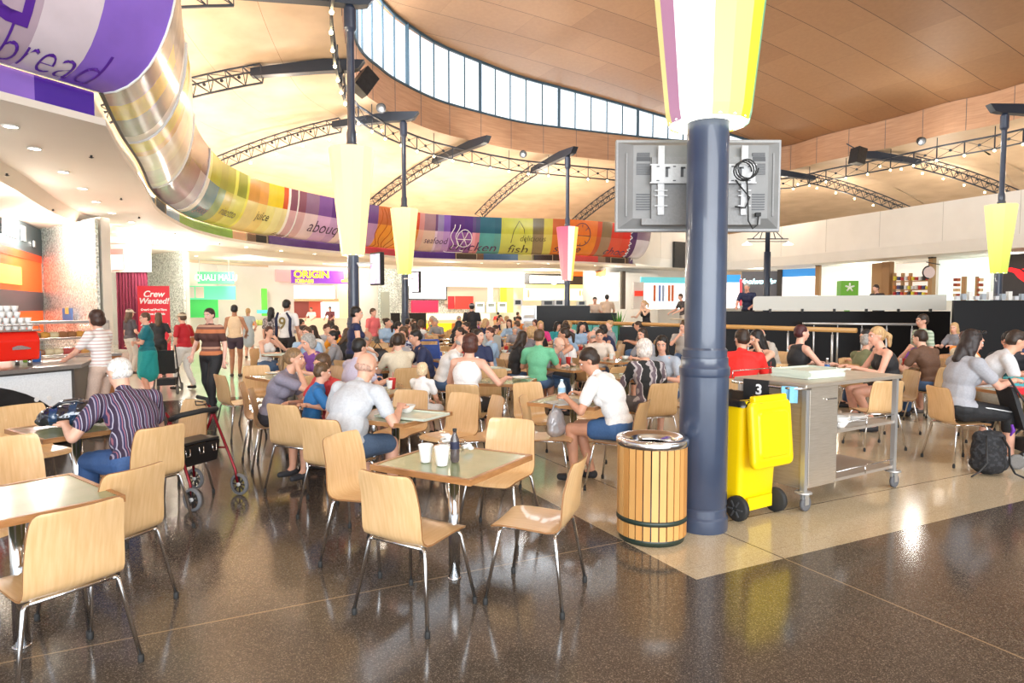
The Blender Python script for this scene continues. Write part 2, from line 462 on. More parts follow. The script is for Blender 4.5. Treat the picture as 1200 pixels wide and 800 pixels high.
# colour stripes: bottom-edge column in the photo, lower row colour, upper row colour (upper third)
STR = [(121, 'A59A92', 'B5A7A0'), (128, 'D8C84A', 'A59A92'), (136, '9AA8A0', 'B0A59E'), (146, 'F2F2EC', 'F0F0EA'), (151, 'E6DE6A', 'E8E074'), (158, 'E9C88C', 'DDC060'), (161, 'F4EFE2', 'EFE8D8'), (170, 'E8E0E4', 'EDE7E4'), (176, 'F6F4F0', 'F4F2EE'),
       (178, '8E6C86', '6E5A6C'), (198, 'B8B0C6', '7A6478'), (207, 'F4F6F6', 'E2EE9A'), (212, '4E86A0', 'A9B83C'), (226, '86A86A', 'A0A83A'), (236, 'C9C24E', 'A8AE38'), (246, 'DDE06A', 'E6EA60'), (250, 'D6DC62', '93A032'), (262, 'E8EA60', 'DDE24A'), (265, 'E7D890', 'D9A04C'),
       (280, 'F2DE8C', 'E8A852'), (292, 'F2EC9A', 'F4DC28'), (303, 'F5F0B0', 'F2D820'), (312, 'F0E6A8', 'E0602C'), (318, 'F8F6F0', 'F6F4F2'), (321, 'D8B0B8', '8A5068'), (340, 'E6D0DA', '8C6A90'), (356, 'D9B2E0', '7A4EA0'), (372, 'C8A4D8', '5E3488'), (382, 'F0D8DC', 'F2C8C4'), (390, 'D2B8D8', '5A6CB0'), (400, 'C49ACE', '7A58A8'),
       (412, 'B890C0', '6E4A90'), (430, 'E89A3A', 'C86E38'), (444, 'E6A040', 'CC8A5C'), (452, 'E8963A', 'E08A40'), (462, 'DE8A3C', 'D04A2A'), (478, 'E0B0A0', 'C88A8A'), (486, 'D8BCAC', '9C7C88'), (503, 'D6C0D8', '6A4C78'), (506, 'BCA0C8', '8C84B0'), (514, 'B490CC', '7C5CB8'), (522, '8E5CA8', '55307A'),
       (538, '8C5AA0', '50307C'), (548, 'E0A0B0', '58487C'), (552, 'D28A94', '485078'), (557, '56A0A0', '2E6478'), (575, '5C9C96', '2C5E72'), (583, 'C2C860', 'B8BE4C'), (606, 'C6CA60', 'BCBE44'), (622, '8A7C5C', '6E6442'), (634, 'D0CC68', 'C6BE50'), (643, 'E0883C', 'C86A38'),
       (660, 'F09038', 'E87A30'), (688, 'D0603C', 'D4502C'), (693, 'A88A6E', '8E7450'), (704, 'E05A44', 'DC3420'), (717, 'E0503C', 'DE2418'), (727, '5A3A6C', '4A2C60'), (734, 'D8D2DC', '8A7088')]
SS = [s_of(a[0]) for a in STR]
o = MB()
s_list = []
fine = sorted(set([cum[i] for i in range(len(PUR) - 1, len(cum))] + SS))
fine = [fine[0]] + [b for a, b in zip(fine, fine[1:]) if b - a > 0.01]
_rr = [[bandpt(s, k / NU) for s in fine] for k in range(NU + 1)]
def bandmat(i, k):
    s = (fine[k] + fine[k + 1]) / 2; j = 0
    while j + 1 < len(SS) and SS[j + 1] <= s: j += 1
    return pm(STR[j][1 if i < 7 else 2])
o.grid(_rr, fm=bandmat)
_b = [[bandpt(s, k / NU, -0.06) for s in fine] for k in (0, 5, 10)]
o.grid(_b, pm('F2F2EC')); o.grid([_rr[-1], _b[-1]], pm('F2F2EC')); o.grid([_rr[0], _b[0]], M['black'])
band = o.build('curved_banner_fascia'); tag(band, 'long curved fascia printed with many coloured stripes and food words, above the shops', 'banner')
band.parent = None
# purple banner at the left
o = MB(); sl = [0, 2, 4, 6, 7, SP0 - 2.2, SP0 - 1.5, SP0 - 1.2, SP0 - .62, SP0]
prr = [[bandpt(s, k / NU) for s in sl] for k in range(NU + 1)]
pc = ['7A4FB4', '7A4FB4', '6A3FA0', '7A4FB4', '7A4FB4', 'B9A4B4', 'BBA6B6', 'DCCFD8', '8C68CC']
o.grid(prr, fm=lambda i, k: pm(pc[k] if i < 8 else '6F4BA8'))
pb = [[bandpt(s, k / NU, -0.06) for s in sl] for k in (0, 5, 10)]
o.grid(pb, pm('F2F2EC')); o.grid([prr[-1], pb[-1]], pm('F2F2EC'))
pur = o.build('purple_banner_fascia'); tag(pur, 'purple and white fascia with large lower-case words at the top left', 'banner')
o = MB(); o.tube([bandpt(SP0, k / NU, 0.012) for k in range(NU + 1)], 0.018, pm('F2F2EC'), 6)
o.build('white_edge_strip', None, pur)
def wrap_text(body, size, s0, u0, m, parent, shear=0.2, off=0.006, bold=0.0, sx=1.0, flip=1):
    """lettering laid along the fascia; s0 = arc start, u0 = baseline parameter"""
    cu = bpy.data.curves.new('lettering', 'FONT'); cu.body = body; cu.size = size; cu.shear = shear; cu.offset = bold; cu.resolution_u = 4
    t = bpy.data.objects.new('tmp', cu); COL.objects.link(t); bpy.context.view_layer.update()
    me = bpy.data.meshes.new_from_object(t.evaluated_get(bpy.context.evaluated_depsgraph_get()))
    bpy.data.objects.remove(t)
    bm = bmesh.new(); bm.from_mesh(me)
    bmesh.ops.triangulate(bm, faces=bm.faces)
    for it in range(6):
        es = [e for e in bm.edges if e.calc_length() > max(.09, size * .1)]
        if es: bmesh.ops.subdivide_edges(bm, edges=es, cuts=1); bmesh.ops.triangulate(bm, faces=bm.faces)
    H = 2.35
    for v in bm.verts:
        s = s0 + v.co.x * sx; u = max(0.0, min(1.0, u0 + v.co.y / H))
        p = bandpt(max(0, min(cum[-1], s)), round(u, 2)); q = bandpt(max(0, min(cum[-1], s)), round(u, 2), off)
        v.co = Vector((q.x, q.y, q.z - 0.004))
    bm.to_mesh(me); bm.free(); me.materials.clear(); me.materials.append(m)
    o = bpy.data.objects.new('lettering', me); COL.objects.link(o); o.parent = parent
    return o
INK = mat('dark_violet_ink', P('45224E'), 0.3); INKW = mat('white_ink', (0.85, 0.85, 0.85), 0.3); INKP = mat('purple_ink', P('5A2A9A'), 0.3); INKG = mat('olive_ink', P('4A4628'), 0.3)
wrap_text('bread', 1.15, SP0 - 1.50, 0.05, INKP, pur, 0.0, bold=-0.018, sx=.44)
wrap_text('salad', 2.3, SP0 - 3.75, 0.37, INKP, pur, 0.0, bold=-0.01, sx=.56)
for body, size, px, u0, ink in (('abouq', .80, 347, .38, INK), ('seafood', .50, 489, .42, INK), ('chicken', .95, 522, .22, INK), ('fish', .95, 592, .18, INKG), ('delicious', .42, 607, .55, INKG), ('spice', .80, 645, .25, INK), ('choc', .90, 700, .22, INK), ('fresh', .55, 312, .06, INKG), ('good', .6, 214, .22, INK), ('risotto', .5, 238, .35, INKG), ('juice', .5, 281, .45, INKG)):
    wrap_text(body, size, s_of(px), u0, ink, band)
# drawn line motifs: steaming cup, citrus wheel, spoon and leaf
def motif(pts, m, r=0.022):
    o = MB(); o.tube([bandpt(max(0, min(cum[-1], s)), round(max(0, min(1, u)), 2), 0.01) for s, u in pts], r, m, 5); return o.build('drawn_motif', None, band)
sc = s_of(545); WI = INKW
motif([(sc - 0.3 + .45 * math.cos(a), .55 + .2 * math.sin(a)) for a in [i * PI / 10 for i in range(21)]], WI)
for k in range(6): motif([(sc - .3, .55), (sc - .3 + .4 * math.cos(k * PI / 3), .55 + .18 * math.sin(k * PI / 3))], WI)
sc = s_of(530)
motif([(sc - .6, .15), (sc - .5, .08), (sc, .06), (sc + .5, .1), (sc + .5, .2), (sc + .3, .22)], WI)
for dx in (-.25, .05): motif([(sc + dx + .12 * math.sin(i * .9), .3 + i * .06) for i in range(10)], WI)
sc = s_of(672)
motif([(sc + .55 * math.cos(a), .7 + .24 * math.sin(a)) for a in [i * PI / 10 for i in range(21)]], INK)
for k in range(4): motif([(sc - .5 * math.cos(k * PI / 4), .7 - .22 * math.sin(k * PI / 4)), (sc + .5 * math.cos(k * PI / 4), .7 + .22 * math.sin(k * PI / 4))], INK)
sc = s_of(606); motif([(sc - .5, .5), (sc - .35, .75), (sc, .95), (sc + .3, .8), (sc + .4, .5)], INKG)
for k in range(6): motif([(s_of(727) + .05 + .12 * math.sin(j * 1.5 + k), .12 + k * .14 + j * .02) for j in range(6)], WI, 0.03)
for px in (330, 150, 178, 207):
    motif([(s_of(px), i / 10) for i in range(11)], INKW, 0.03)
sc = s_of(448)
for k in range(6): motif([(sc - .9 + k * .3 + .16 * math.sin(j * .9 + k), j / 10 * .95 + .02) for j in range(11)], pm('B85A20'), 0.02)
# strip and grilles under the banner, white lip and soffit with downlights
o = MB(); LIN = offset(FULL, -0.12)
stripcols = ['3C1E8E'] 
i0 = len(PUR) - 1
def stripmat(i, k):
    if k < i0 - 1: return pm('8E6AC8')
    if k < i0: return pm('4A239A')
    x = proj(v3(FULL[k], ZB))[0]
    if x < 170: return pm('E6EEF0')
    if x < 212: return pm('8FB0CC')
    if x < 270: return pm('8CB84A')
    if x < 300: return pm('E8B890')
    if x < 312: return M['grille']
    if x < 398: return pm('4C2476')
    if x < 425: return pm('8A9830')
    if x < 480: return pm('C02A3A')
    if x < 533: return pm('4E2A78')
    if x < 565: return pm('6E5038')
    if x < 600: return pm('3A5A7A')
    if x < 625: return pm('A8A03A')
    if x < 655: return pm('4A3020')
    if x < 700: return pm('D03028')
    if x < 706: return pm('8A6A50')
    if x < 732: return pm('4A3020')
    return pm('4A2C60')
M['grille'] = mat('dark_air_grille', (0.06, 0.05, 0.04), 0.5)
o.grid([[v3(p, 4.30) for p in LIN], [v3(p, 4.71) for p in LIN]], fm=stripmat, smooth=False)
struct(o.build('trim_banner_strip'))
o = MB()
def nofold(L):
    m_ = L[i0]
    return [m_ if (i > i0 and p.y < m_.y and i < i0 + 30) or (i < i0 and p.y > m_.y) else p for i, p in enumerate(L)]
L0 = offset(FULL, 0.02); L2 = nofold(offset(FULL, -2.0)); L3 = nofold(offset(FULL, -2.25))
o.grid([[v3(p, 4.34) for p in LIN], [v3(p, 4.34) for p in L0], [v3(p, 4.24) for p in L0], [v3(p, 4.24) for p in L2], [v3(p, 4.02) for p in L3]], smooth=False)
struct(o.build('ceiling_soffit', M['soffit']))
o = MB(); c0_ = Vector((8, 22)); L4 = [c0_ + (p - c0_).normalized() * 40 for p in L3]
o.grid([[v3(p, 4.02) for p in L3], [v3(p, 4.02) for p in L4], [v3(p, 4.14) for p in L4], [v3(p, 4.14) for p in L3]], smooth=False)
sof = struct(o.build('ceiling_shops', M['soffit']))
# air grilles
for px in (193, 308, 550, 640, 728):
    s = s_of(px); i = max(j for j in range(len(cum)) if cum[j] <= s); p = FULL[i]; d = (FULL[min(i + 1, len(FULL) - 1)] - FULL[i - 1]).normalized(); n_ = Vector((d.y, -d.x)); c = p - n_ * 0.07
    g_ = empty('air_grille', v3(c, 4.51), math.atan2(d.y, d.x), 'slatted dark air grille set in the strip under the banner', 'grille', 'air grilles under the banner')
    o = MB(); w = 0.75 if px < 200 else 0.62
    for k in range(9): o.box((0, 0, -0.13 + k * 0.032), (2 * w - .05, .02, .012))
    o.build('slats', M['grille'], g_)
    o = MB(); o.box((0, 0, .17), (2 * w, .04, .03)); o.box((0, 0, -.17), (2 * w, .04, .03)); o.box((-w, 0, 0), (.03, .04, .34)); o.box((w, 0, 0), (.03, .04, .34))
    o.build('frame', pm('C8B090'), g_)

# ---------------------------------------------------------------- right-hand white bulkhead
BK = [Vector(p) for p in ((7.6, 42.2), (10.5, 47), (16.6, 51), (18.6, 46), (21.3, 38.6), (24, 31.5), (26.2, 25), (27.4, 17), (27.8, 8), (27, -2))]
o = MB(); ins = lambda d, z: [v3(p, z) for p in offset(BK, d)]
o.grid([ins(-.5, 7.15), ins(0, 7.15), ins(0, 5.1), ins(-.02, 5.1), ins(-.02, 5.05), ins(0.03, 5.05), ins(-.12, 4.45), ins(-3.6, 4.45)], smooth=False)
struct(o.build('wall_right', M['white']))
o = MB(); s = 0
for a, b in zip(BK, BK[1:]):
    L = (b - a).length; n_ = max(1, round(L / 5))
    for k in range(n_):
        p = a.lerp(b, k / n_); d = (b - a).normalized(); q = p + Vector((d.y, -d.x)) * .004
        o.bar(v3(q, 5.1), v3(q, 7.15), .02, .008)
struct(o.build('trim_right', mat('panel_joint', (0.45, 0.42, 0.38), 0.7)))
# right facade behind the bulkhead and far shop walls
FC = offset(BK, -3.4)
o = MB(); o.grid([[v3(p, 0) for p in FC], [v3(p, 4.5) for p in FC]], smooth=False); struct(o.build('wall_far_right', M['white']))
# left shop facade line
LF = [Vector(p) for p in ((-14.5, -8), (-12.4, 9), (-12.4, 16), (-14.6, 20.6), (-11.1, 18.0), (-11.1, 18.4), (-15.5, 22.5), (-18.0, 31.6), (-13.9, 28.3), (-13.9, 28.6), (-16.5, 31.8), (-16.2, 36.5), (-12.6, 39.2), (-8.6, 41.5), (-4, 44.5), (2, 46.5), (8, 48), (11, 50))]
o = MB(); o.grid([[v3(p, 0) for p in LF], [v3(p, 4.1) for p in LF]], smooth=False)
struct(o.build('wall_left', M['white']))
# mosaic faced walls
def panel(name, a, b, z0, z1, m, th=0.08, label=None, cat=None, kind=None, parent=None, off=0.06):
    a, b = Vector(a), Vector(b); d = (b - a).normalized(); n_ = Vector((d.y, -d.x)); c = (a + b) / 2 + n_ * off
    o = MB(); o.box((c.x, c.y, (z0 + z1) / 2), ((b - a).length, th, z1 - z0), rz=math.atan2(d.y, d.x)); ob = o.build(name, m, parent)
    if label: tag(ob, label, cat)
    if kind: ob['kind'] = kind
    return ob
panel('wall_mosaic_near', (-14.5, 20.45), (-11.1, 17.9), 0, 4.02, M['mosaic'], kind='structure')
panel('wall_mosaic_mid', (-17.6, 31.3), (-13.85, 28.2), 0, 4.02, M['mosaic'], kind='structure')
panel('wall_mosaic_far', (-8.4, 41.5), (-3.0, 44.6), 0, 4.02, M['mosaic'], kind='structure')

# ---------------------------------------------------------------- ring truss, radial arch trusses, columns
def ringtruss():
    o = MB(); inner = -0.25
    R1 = offset(RING, inner, True)
    cumr = [0]
    for i in range(NR): cumr.append(cumr[-1] + (R1[(i + 1) % NR] - R1[i]).length)
    T = cumr[-1]; n = int(T / 1.25); pts = []
    for k in range(n):
        s = T * k / n
        i = max(j for j in range(NR) if cumr[j] <= s); t = (s - cumr[i]) / (cumr[i + 1] - cumr[i]); pts.append(R1[i].lerp(R1[(i + 1) % NR], t))
    for k in range(n):
        a, b = pts[k], pts[(k + 1) % n]
        o.bar(v3(a, 9.55), v3(b, 9.55), .08, .07); o.bar(v3(a, 8.95), v3(b, 8.95), .07, .06)
        o.bar(v3(a, 8.95), v3(a, 9.55), .045)
        m_ = (a + b) / 2
        o.bar(v3(a, 8.97), v3(b, 9.53), .018); o.bar(v3(b, 8.97), v3(a, 9.53), .018)
        d = (b - a).normalized(); R = Matrix((( d.x, 0, d.y), (d.y, 0, -d.x), (0, 1, 0)))
        o.prism([(.07 * math.cos(q * PI / 3), .07 * math.sin(q * PI / 3)) for q in range(6)], -.02, .02, R=R, c=v3(m_, 9.25))
        if k % 2 == 0: o.bar(v3(a, 9.55), v3(a, 10.1), .03)
    return o.build('ring_truss', M['truss']), pts
rt, RP = ringtruss(); tag(rt, 'dark steel ring truss running round under the plywood fascia', 'truss')
def arch(p, q, z0=9.85, z1=7.6, label=''):
    """box-section nose then lattice arch from p (inner, xy) out to q"""
    p, q = Vector(p), Vector(q); d = (q - p).normalized(); L = (q - p).length
    r = empty('arch_truss', v3(p, 0), math.atan2(d.y, d.x), label, 'truss')
    zz = lambda x: z0 - (z0 - z1) * (max(0, x) / L) ** 1.7
    o = MB(); pr = [(-0.5, z0 + .02, .30), (-.25, z0 + 0, .36), (0.6, z0 - .02, .40), (L * .34, zz(L * .34), .26)]
    rows = []
    for x, z, h in pr:
        w = .16; rows.append([Vector((x - (0.22 if x < -.45 else 0), w, z + h * .3)), Vector((x - (0.22 if x < -.45 else 0), -w, z + h * .3)), Vector((x, -w, z - h * .7)), Vector((x, w, z - h * .7))])
    o.grid(rows, close=True, smooth=False); o.add(rows[0], [(0, 1, 2, 3)]); o.add(rows[-1], [(0, 1, 2, 3)])
    o.build('nose_beam', M['truss'], r)
    o = MB(); n = 11; xs = [L * .3 + (L * .7) * k / n for k in range(n + 1)]
    A = [[Vector((x, s * .28, zz(x) + .1)) for x in xs] for s in (-1, 1)]; B = [Vector((x, 0, zz(x) - .42)) for x in xs]
    for k in range(n):
        for c in A: o.bar(c[k], c[k + 1], .05)
        o.bar(B[k], B[k + 1], .06)
        for c in A:
            o.bar(c[k], B[k], .025); o.bar(B[k], c[k + 1], .025)
        o.bar(A[0][k], A[1][k], .025)
        o.bar(A[0][k], A[1][k + 1], .018)
        R = Matrix(((1, 0, 0), (0, 0, 1), (0, 1, 0)))
        o.prism([(.06 * math.cos(a * PI / 3), .06 * math.sin(a * PI / 3)) for a in range(6)], -.02, .02, R=R, c=(xs[k] + .2, 0, zz(xs[k]) - .15))
    o.build('lattice', M['truss'], r)
    return r
arches = [((-4.3, 17.9), (-13, 14.4), 'highest dark arch truss reaching out from the large column left of centre'),
          ((-5.7, 22.8), (-14.5, 22.0), 'dark lattice arch truss between the first and second left columns, top left'),
          ((-4.7, 28.8), (-13.5, 29.0), 'dark lattice arch truss from the second left column down to the banner'),
          ((-1.6, 33.2), (-9.2, 41.5), 'dark lattice arch truss meeting the orange banner stripes'),
          ((2.95, 35.5), (-2.2, 44.0), 'dark lattice arch truss from the column with the pink lamp'),
          ((9.0, 39.0), (4.4, 47.5), 'dark lattice arch truss partly behind the television'),
          ((15.2, 40.4), (24.5, 41.2), 'dark arch truss emerging right of the television'),
          ((18.9, 36.0), (28, 36.5), 'dark arch truss below the bright floodlight on the right'),
          ((20.3, 27.7), (30, 27.7), 'dark arch truss from the column with the lime lamp, right edge')]
for p, q, lb in arches: arch(p, q, label=lb)

LAMPC = {}
def cone_mat(name, c_top, c_mid, strength):
    m = mat(name, c_mid, 0.4)
    t = N(m, 'ShaderNodeTexCoord'); s_ = N(m, 'ShaderNodeSeparateXYZ'); link(m, t.outputs['Object'], s_.inputs[0])
    f = math_n(m, 'DIVIDE', math_n(m, 'SUBTRACT', s_.outputs[2], 3.04), 2.8)
    c = mixc(m, f, c_mid, c_top); tex(m, c); tex(m, c, 'Emission Color'); bsdf(m).inputs['Emission Strength'].default_value = strength
    return m
def column(x, y, label, lamp_label, cone=None, top=9.9, lower=.18, upper=.152, facets=8, coner=1.0):
    r = empty('column', (x, y, 0), 0, label, 'column'); r['kind'] = 'thing'
    o = MB(); o.lathe([(.185, 0), (.19, .02), (.19, .10), (.178, .115), (.178, .17), (.172, .18), (lower, .20), (lower, 1.17), (.183, 1.175), (.187, 1.19), (.187, 1.235), (.175, 1.255), (.172, 1.31), (.165, 1.315), (.165, 1.37), (upper, 1.385), (upper, 6.0), (.13, 6.02), (.13, 6.3), (.1, 6.4), (.1, 8.9), (.16, 9.0), (.16, 9.5), (.1, 9.6), (.1, top)], m=None, n=32)
    r_sh = o.build('shaft', M['navy'], r)
    es = r_sh.modifiers.new('split', 'EDGE_SPLIT'); es.split_angle = math.radians(28)
    if cone:
        lm = empty('lamp_shade_light', (x, y, 0), 0, lamp_label, 'lamp', 'tapered glowing lamps round the columns')
        lm.name = 'column_lamp'
        o = MB(); n = facets; rows = []
        for z, rr in ((3.04, .29 * coner), (3.12, .31 * coner), (5.86, .60 * coner)):
            rows.append([Vector((rr * math.cos(2 * PI * (k + .5) / n), rr * math.sin(2 * PI * (k + .5) / n), z)) for k in range(n)])
        o.grid(rows, close=True, smooth=False, fm=cone if callable(cone) else None, m=None if callable(cone) else cone)
        o.build('shade', None, lm)
        o = MB(); o.lathe([(.16, 3.05), (.29 * coner, 3.05), (.29 * coner, 3.06), (.16, 3.06), (.16, 3.05)], n=n, cap=False)
        o.build('base_ring', M['lampwhite'], lm)
    return r
M['lampwhite'] = mat('lamp_diffuser', (1, 1, 0.92), 0.4, emit=1.6, ecol=(1, 1, .85))
cy = cone_mat('lime_lamp_skin', (1, .84, .42), (.62, .72, .16), 0.55)
cl = cone_mat('lime_yellow_lamp_skin', (.92, .86, .30), (.56, .74, .10), 0.5)
cp = cone_mat('cream_lamp_skin', (1, .80, .42), (.92, .82, .34), 0.55)
ck = [cone_mat('pink_lamp_skin', (.62, .12, .22), (.80, .30, .32), 0.4), cone_mat('orange_lamp_skin', (1, .62, .15), (1, .6, .1), 0.6), cone_mat('pale_lamp_skin', (.95, .75, .8), (.95, .6, .6), 0.7)]
lg = [mat('lamp_white_panel', (.9, .9, .86), .4, emit=.45), mat('lamp_yellow_panel', (.62, .62, .03), .4, emit=.3), mat('lamp_mauve_panel', (.45, .22, .36), .4, emit=.25), mat('lamp_cream_panel', (.62, .60, .17), .4, emit=.36), mat('lamp_green_panel', (.12, .40, .25), .4, emit=.25)]
def nearcone(i, k):
    # panel angles: k-th wedge of 16 counted from +X anticlockwise; camera side is around 270 deg
    a = (k + 1) * 22.5 % 360
    if 255 < a < 285: return lg[0] if a < 268 else lg[3]
    if 200 < a < 205: return lg[2]
    if 220 < a <= 255: return lg[0]
    if 285 <= a < 312: return lg[3]
    if 312 <= a < 337: return lg[1]
    if a >= 337 or a < 20: return lg[4]
    return lg[k % 4]
colA = column(1.46, 5.0, 'thick blue-grey steel column in the foreground with a ringed collar', 'large glowing white and yellow lamp on the foreground column', nearcone, facets=16)
column(-4.28, 17.9, 'tall dark blue column left of centre beside the woman in navy', 'large cream glowing lamp on the tall column left of centre', cp, facets=12)
column(-4.65, 28.8, 'slimmer far dark blue column right of the cream-lamp column', 'yellow-green glowing lamp in front of the orange and purple banner', cy, facets=10)
column(2.95, 35.5, 'farthest dark column standing behind the black servery counter', 'pink and orange glowing lamp before the red banner stripes', lambda i, k: ck[1] if k in (8, 9) else (ck[2] if k == 7 else ck[0]), facets=10)
column(20.3, 27.7, 'dark column near the right edge beside the red swoosh sign', 'lime glowing lamp near the right edge of the hall', cl, facets=8)
# slim lamp post with small pendant lamps beyond the terrace
pp = at(898, 360, Y=26); pr = empty('lamp_post', (pp.x, pp.y, 0), 0, 'slim dark post with a bracket of small white lamps right of the television', 'lamp post')
o = MB(); o.tube([(0, 0, 0), (0, 0, 3.8)], .13, n=12); o.tube([(0, 0, 3.8), (0, 0, 5.6)], .09, n=12); o.build('post', M['truss'], pr)
o = MB()
for s in (-1, 1):
    o.bar((0, 0, 4.3), (s * .8, 0, 4.3), .04); o.bar((0, 0, 4.9), (s * .6, 0, 4.3), .03); o.bar((0, 0, 4.2), (s * .8, 0, 4.2), .03); o.bar((0, 0, 5.3), (s * .3, 0, 4.3), .03)
o.build('bracket', M['truss'], pr)
for s in (-1, 1):
    o = MB(); o.lathe([(.03, .12), (.06, .08), (.2, .0), (.19, -.01)], (s * .8, 0, 4.08), n=14); o.build('lamp_shade', M['lampwhite'], pr)

# ring bulbs and floodlights
bulb = mat('warm_bulb', (1, .85, .55), .4, emit=14, ecol=(1, .8, .45))
o = MB(); o.ball((0, 0, 0), .055, n=8, h=6); bm_ = o.mesh('fairy_bulb', bulb)
def bulb_at(p):
    b = bpy.data.objects.new('truss_bulb', bm_); COL.objects.link(b); b.location = p
    tag(b, 'small bare warm bulb fixed along the dark roof trusses', 'bulb', 'bare bulbs on the trusses')
for k, p in enumerate(RP):
    if p.y > 8: bulb_at(v3(p, 8.87))
for (p, q, _) in (arches[7], arches[2], arches[6]):
    p, q = Vector(p), Vector(q)
    for k in range(6):
        t = .1 + .13 * k; x = p.lerp(q, t); bulb_at((x.x, x.y, 9.85 - 2.25 * t ** 1.7 - .62))
flood = mat('flood_lens', (1, 1, .95), .4, emit=120)
for px, py, Y, lb in ((613, 180, 34.2, 'bright floodlight on the ring truss, centre of the hall'), (1079, 165, 31.5, 'bright floodlight on the ring truss at the right'), (447, 126, 26.5, 'bright floodlight on the ring truss beside the tall column')):
    p = at(px, py, Y=Y); f_ = empty('floodlight', p, 0, lb, 'floodlight')
    o = MB(); o.lathe([(.10, .2), (.16, .1), (.2, -.1), (.19, -.12)], n=14); h = o.build('housing', M['black'], f_); h.rotation_euler = (math.radians(-60), 0, 0)
    light('floodlight_beam', 'POINT', p + Vector((0, -.3, -.35)), 130, (1, .97, .9), .22)
    o = MB(); o.lathe([(0.001, -.1), (.18, -.1), (.18, -.11), (.001, -.115)], n=14); h = o.build('lens', flood, f_); h.rotation_euler = (math.radians(-60), 0, 0)
for px, py, Y, lb, rx in ((427, 97, 24, 'black box loudspeaker hung beside the tall column', 35), (1006, 183, 35.5, 'black box loudspeaker at the nose of the right arch truss', 10)):
    p = at(px, py, Y=Y); f_ = empty('loudspeaker', p, math.radians(rx), lb, 'loudspeaker')
    o = MB(); o.prism([(-.3, -.35), (.3, -.25), (.3, .25), (-.3, .35)], -.42, .42, R=Matrix.Rotation(math.radians(rx), 3, 'Y')); o.build('cabinet', M['black'], f_, bevel=.02)
    o = MB(); o.bar((0, 0, .3), (-.5, .3, .7), .05); o.build('hanger', M['truss'], f_)
# lamps: uplights above the banner, floods at the ring, downlights over the walkway
k = 0
for t in (3, 7, 11, 15, 19, 23, 27, 31, 35, 39):
    s = SP0 + t
    if s > cum[-1]: break
    p = bandpt(s, 1.0, -2.0)
    light('cove_uplight', 'POINT', (p.x, p.y, 6.0), 340, WARM, .25)
for x, y in ((14, 46), (19, 41), (22.5, 36), (25, 30), (27, 22)):
    light('bulkhead_uplight', 'POINT', (x + 1.5, y + 1, 7.7), 150, WARM, .25)
for j in range(0, NR, 12):
    p = offset(RING, -2.6, True)[j]; light('ring_flood', 'POINT', v3(p, 8.2), 80, WARM, .2)
dl = mat('downlight_lens', (1, .98, .9), .4, emit=12, ecol=(1, .93, .78))
o = MB(); o.lathe([(.001, 0), (.085, 0), (.085, -.008), (.001, -.008)], n=16); dlm = o.mesh('lens', dl)
o = MB(); o.lathe([(.085, .01), (.11, .01), (.11, -.014), (.085, -.012), (.085, .01)], n=16, cap=False); dlr = o.mesh('trim_ring', M['white'])
def downlight(p, z):
    e = empty('downlight', v3(p, z), 0, 'round recessed downlight in the white ceiling over the shopfront walkway', 'downlight', 'recessed downlights over the walkway')
    for nm, me in (('lens', dlm), ('trim_ring', dlr)):
        b = bpy.data.objects.new(nm, me); COL.objects.link(b); b.parent = e
s = SP0 - 6
while s < cum[-1] - .5:
    i = max(j for j in range(len(cum)) if cum[j] <= s); pL = offset(FULL, -1.2)[i].lerp(offset(FULL, -1.2)[min(i + 1, len(FULL) - 1)], (s - cum[i]) / (cum[min(i + 1, len(cum) - 1)] - cum[i] + 1e-6))
    downlight(pL, 4.235); s += 2.0
for k, (px, py) in enumerate(((123, 268), (135, 272), (150, 277), (167, 282), (192, 289), (230, 300), (265, 303), (330, 306), (380, 309), (17, 302))):
    p = at(px, py, z=4.0); downlight(Vector((p.x, p.y)), 4.01)
for x, y, e in ((-9.5, 8, 110), (-10.5, 13, 170), (-12.5, 17.5, 260), (-13.3, 24, 300), (-13.3, 27.0, 260), (-13, 33, 300), (-9, 38, 300), (-4, 41, 300), (2, 43, 300), (7, 45, 200)):
    light('walkway_downlight', 'POINT', (x, y, 3.7), e * .8, (1, .95, .86), .2)
for x, y, e in ((17, 49.5, 200), (21.5, 43, 300), (25, 35, 300), (28, 28, 250)):
    light('shop_light', 'POINT', (x + 1.3, y, 3.9), e * .3, (1, .96, .88), .2)
# sprinkler heads
o = MB(); o.lathe([(.02, 0), (.02, -.03), (.045, -.035), (.01, -.05)], n=8); spm = o.mesh('sprinkler', M['black'])
for px, py, z in ((8, 203, 4.02), (62, 245, 4.02), (107, 182, 4.235), (142, 232, 4.235), (163, 254, 4.235), (205, 273, 4.235), (257, 285, 4.235)):
    b = bpy.data.objects.new('sprinkler', spm); COL.objects.link(b); b.location = at(px, py, z=z)
    tag(b, 'small dark sprinkler head on the white ceiling over the walkway', 'sprinkler', 'ceiling sprinklers')
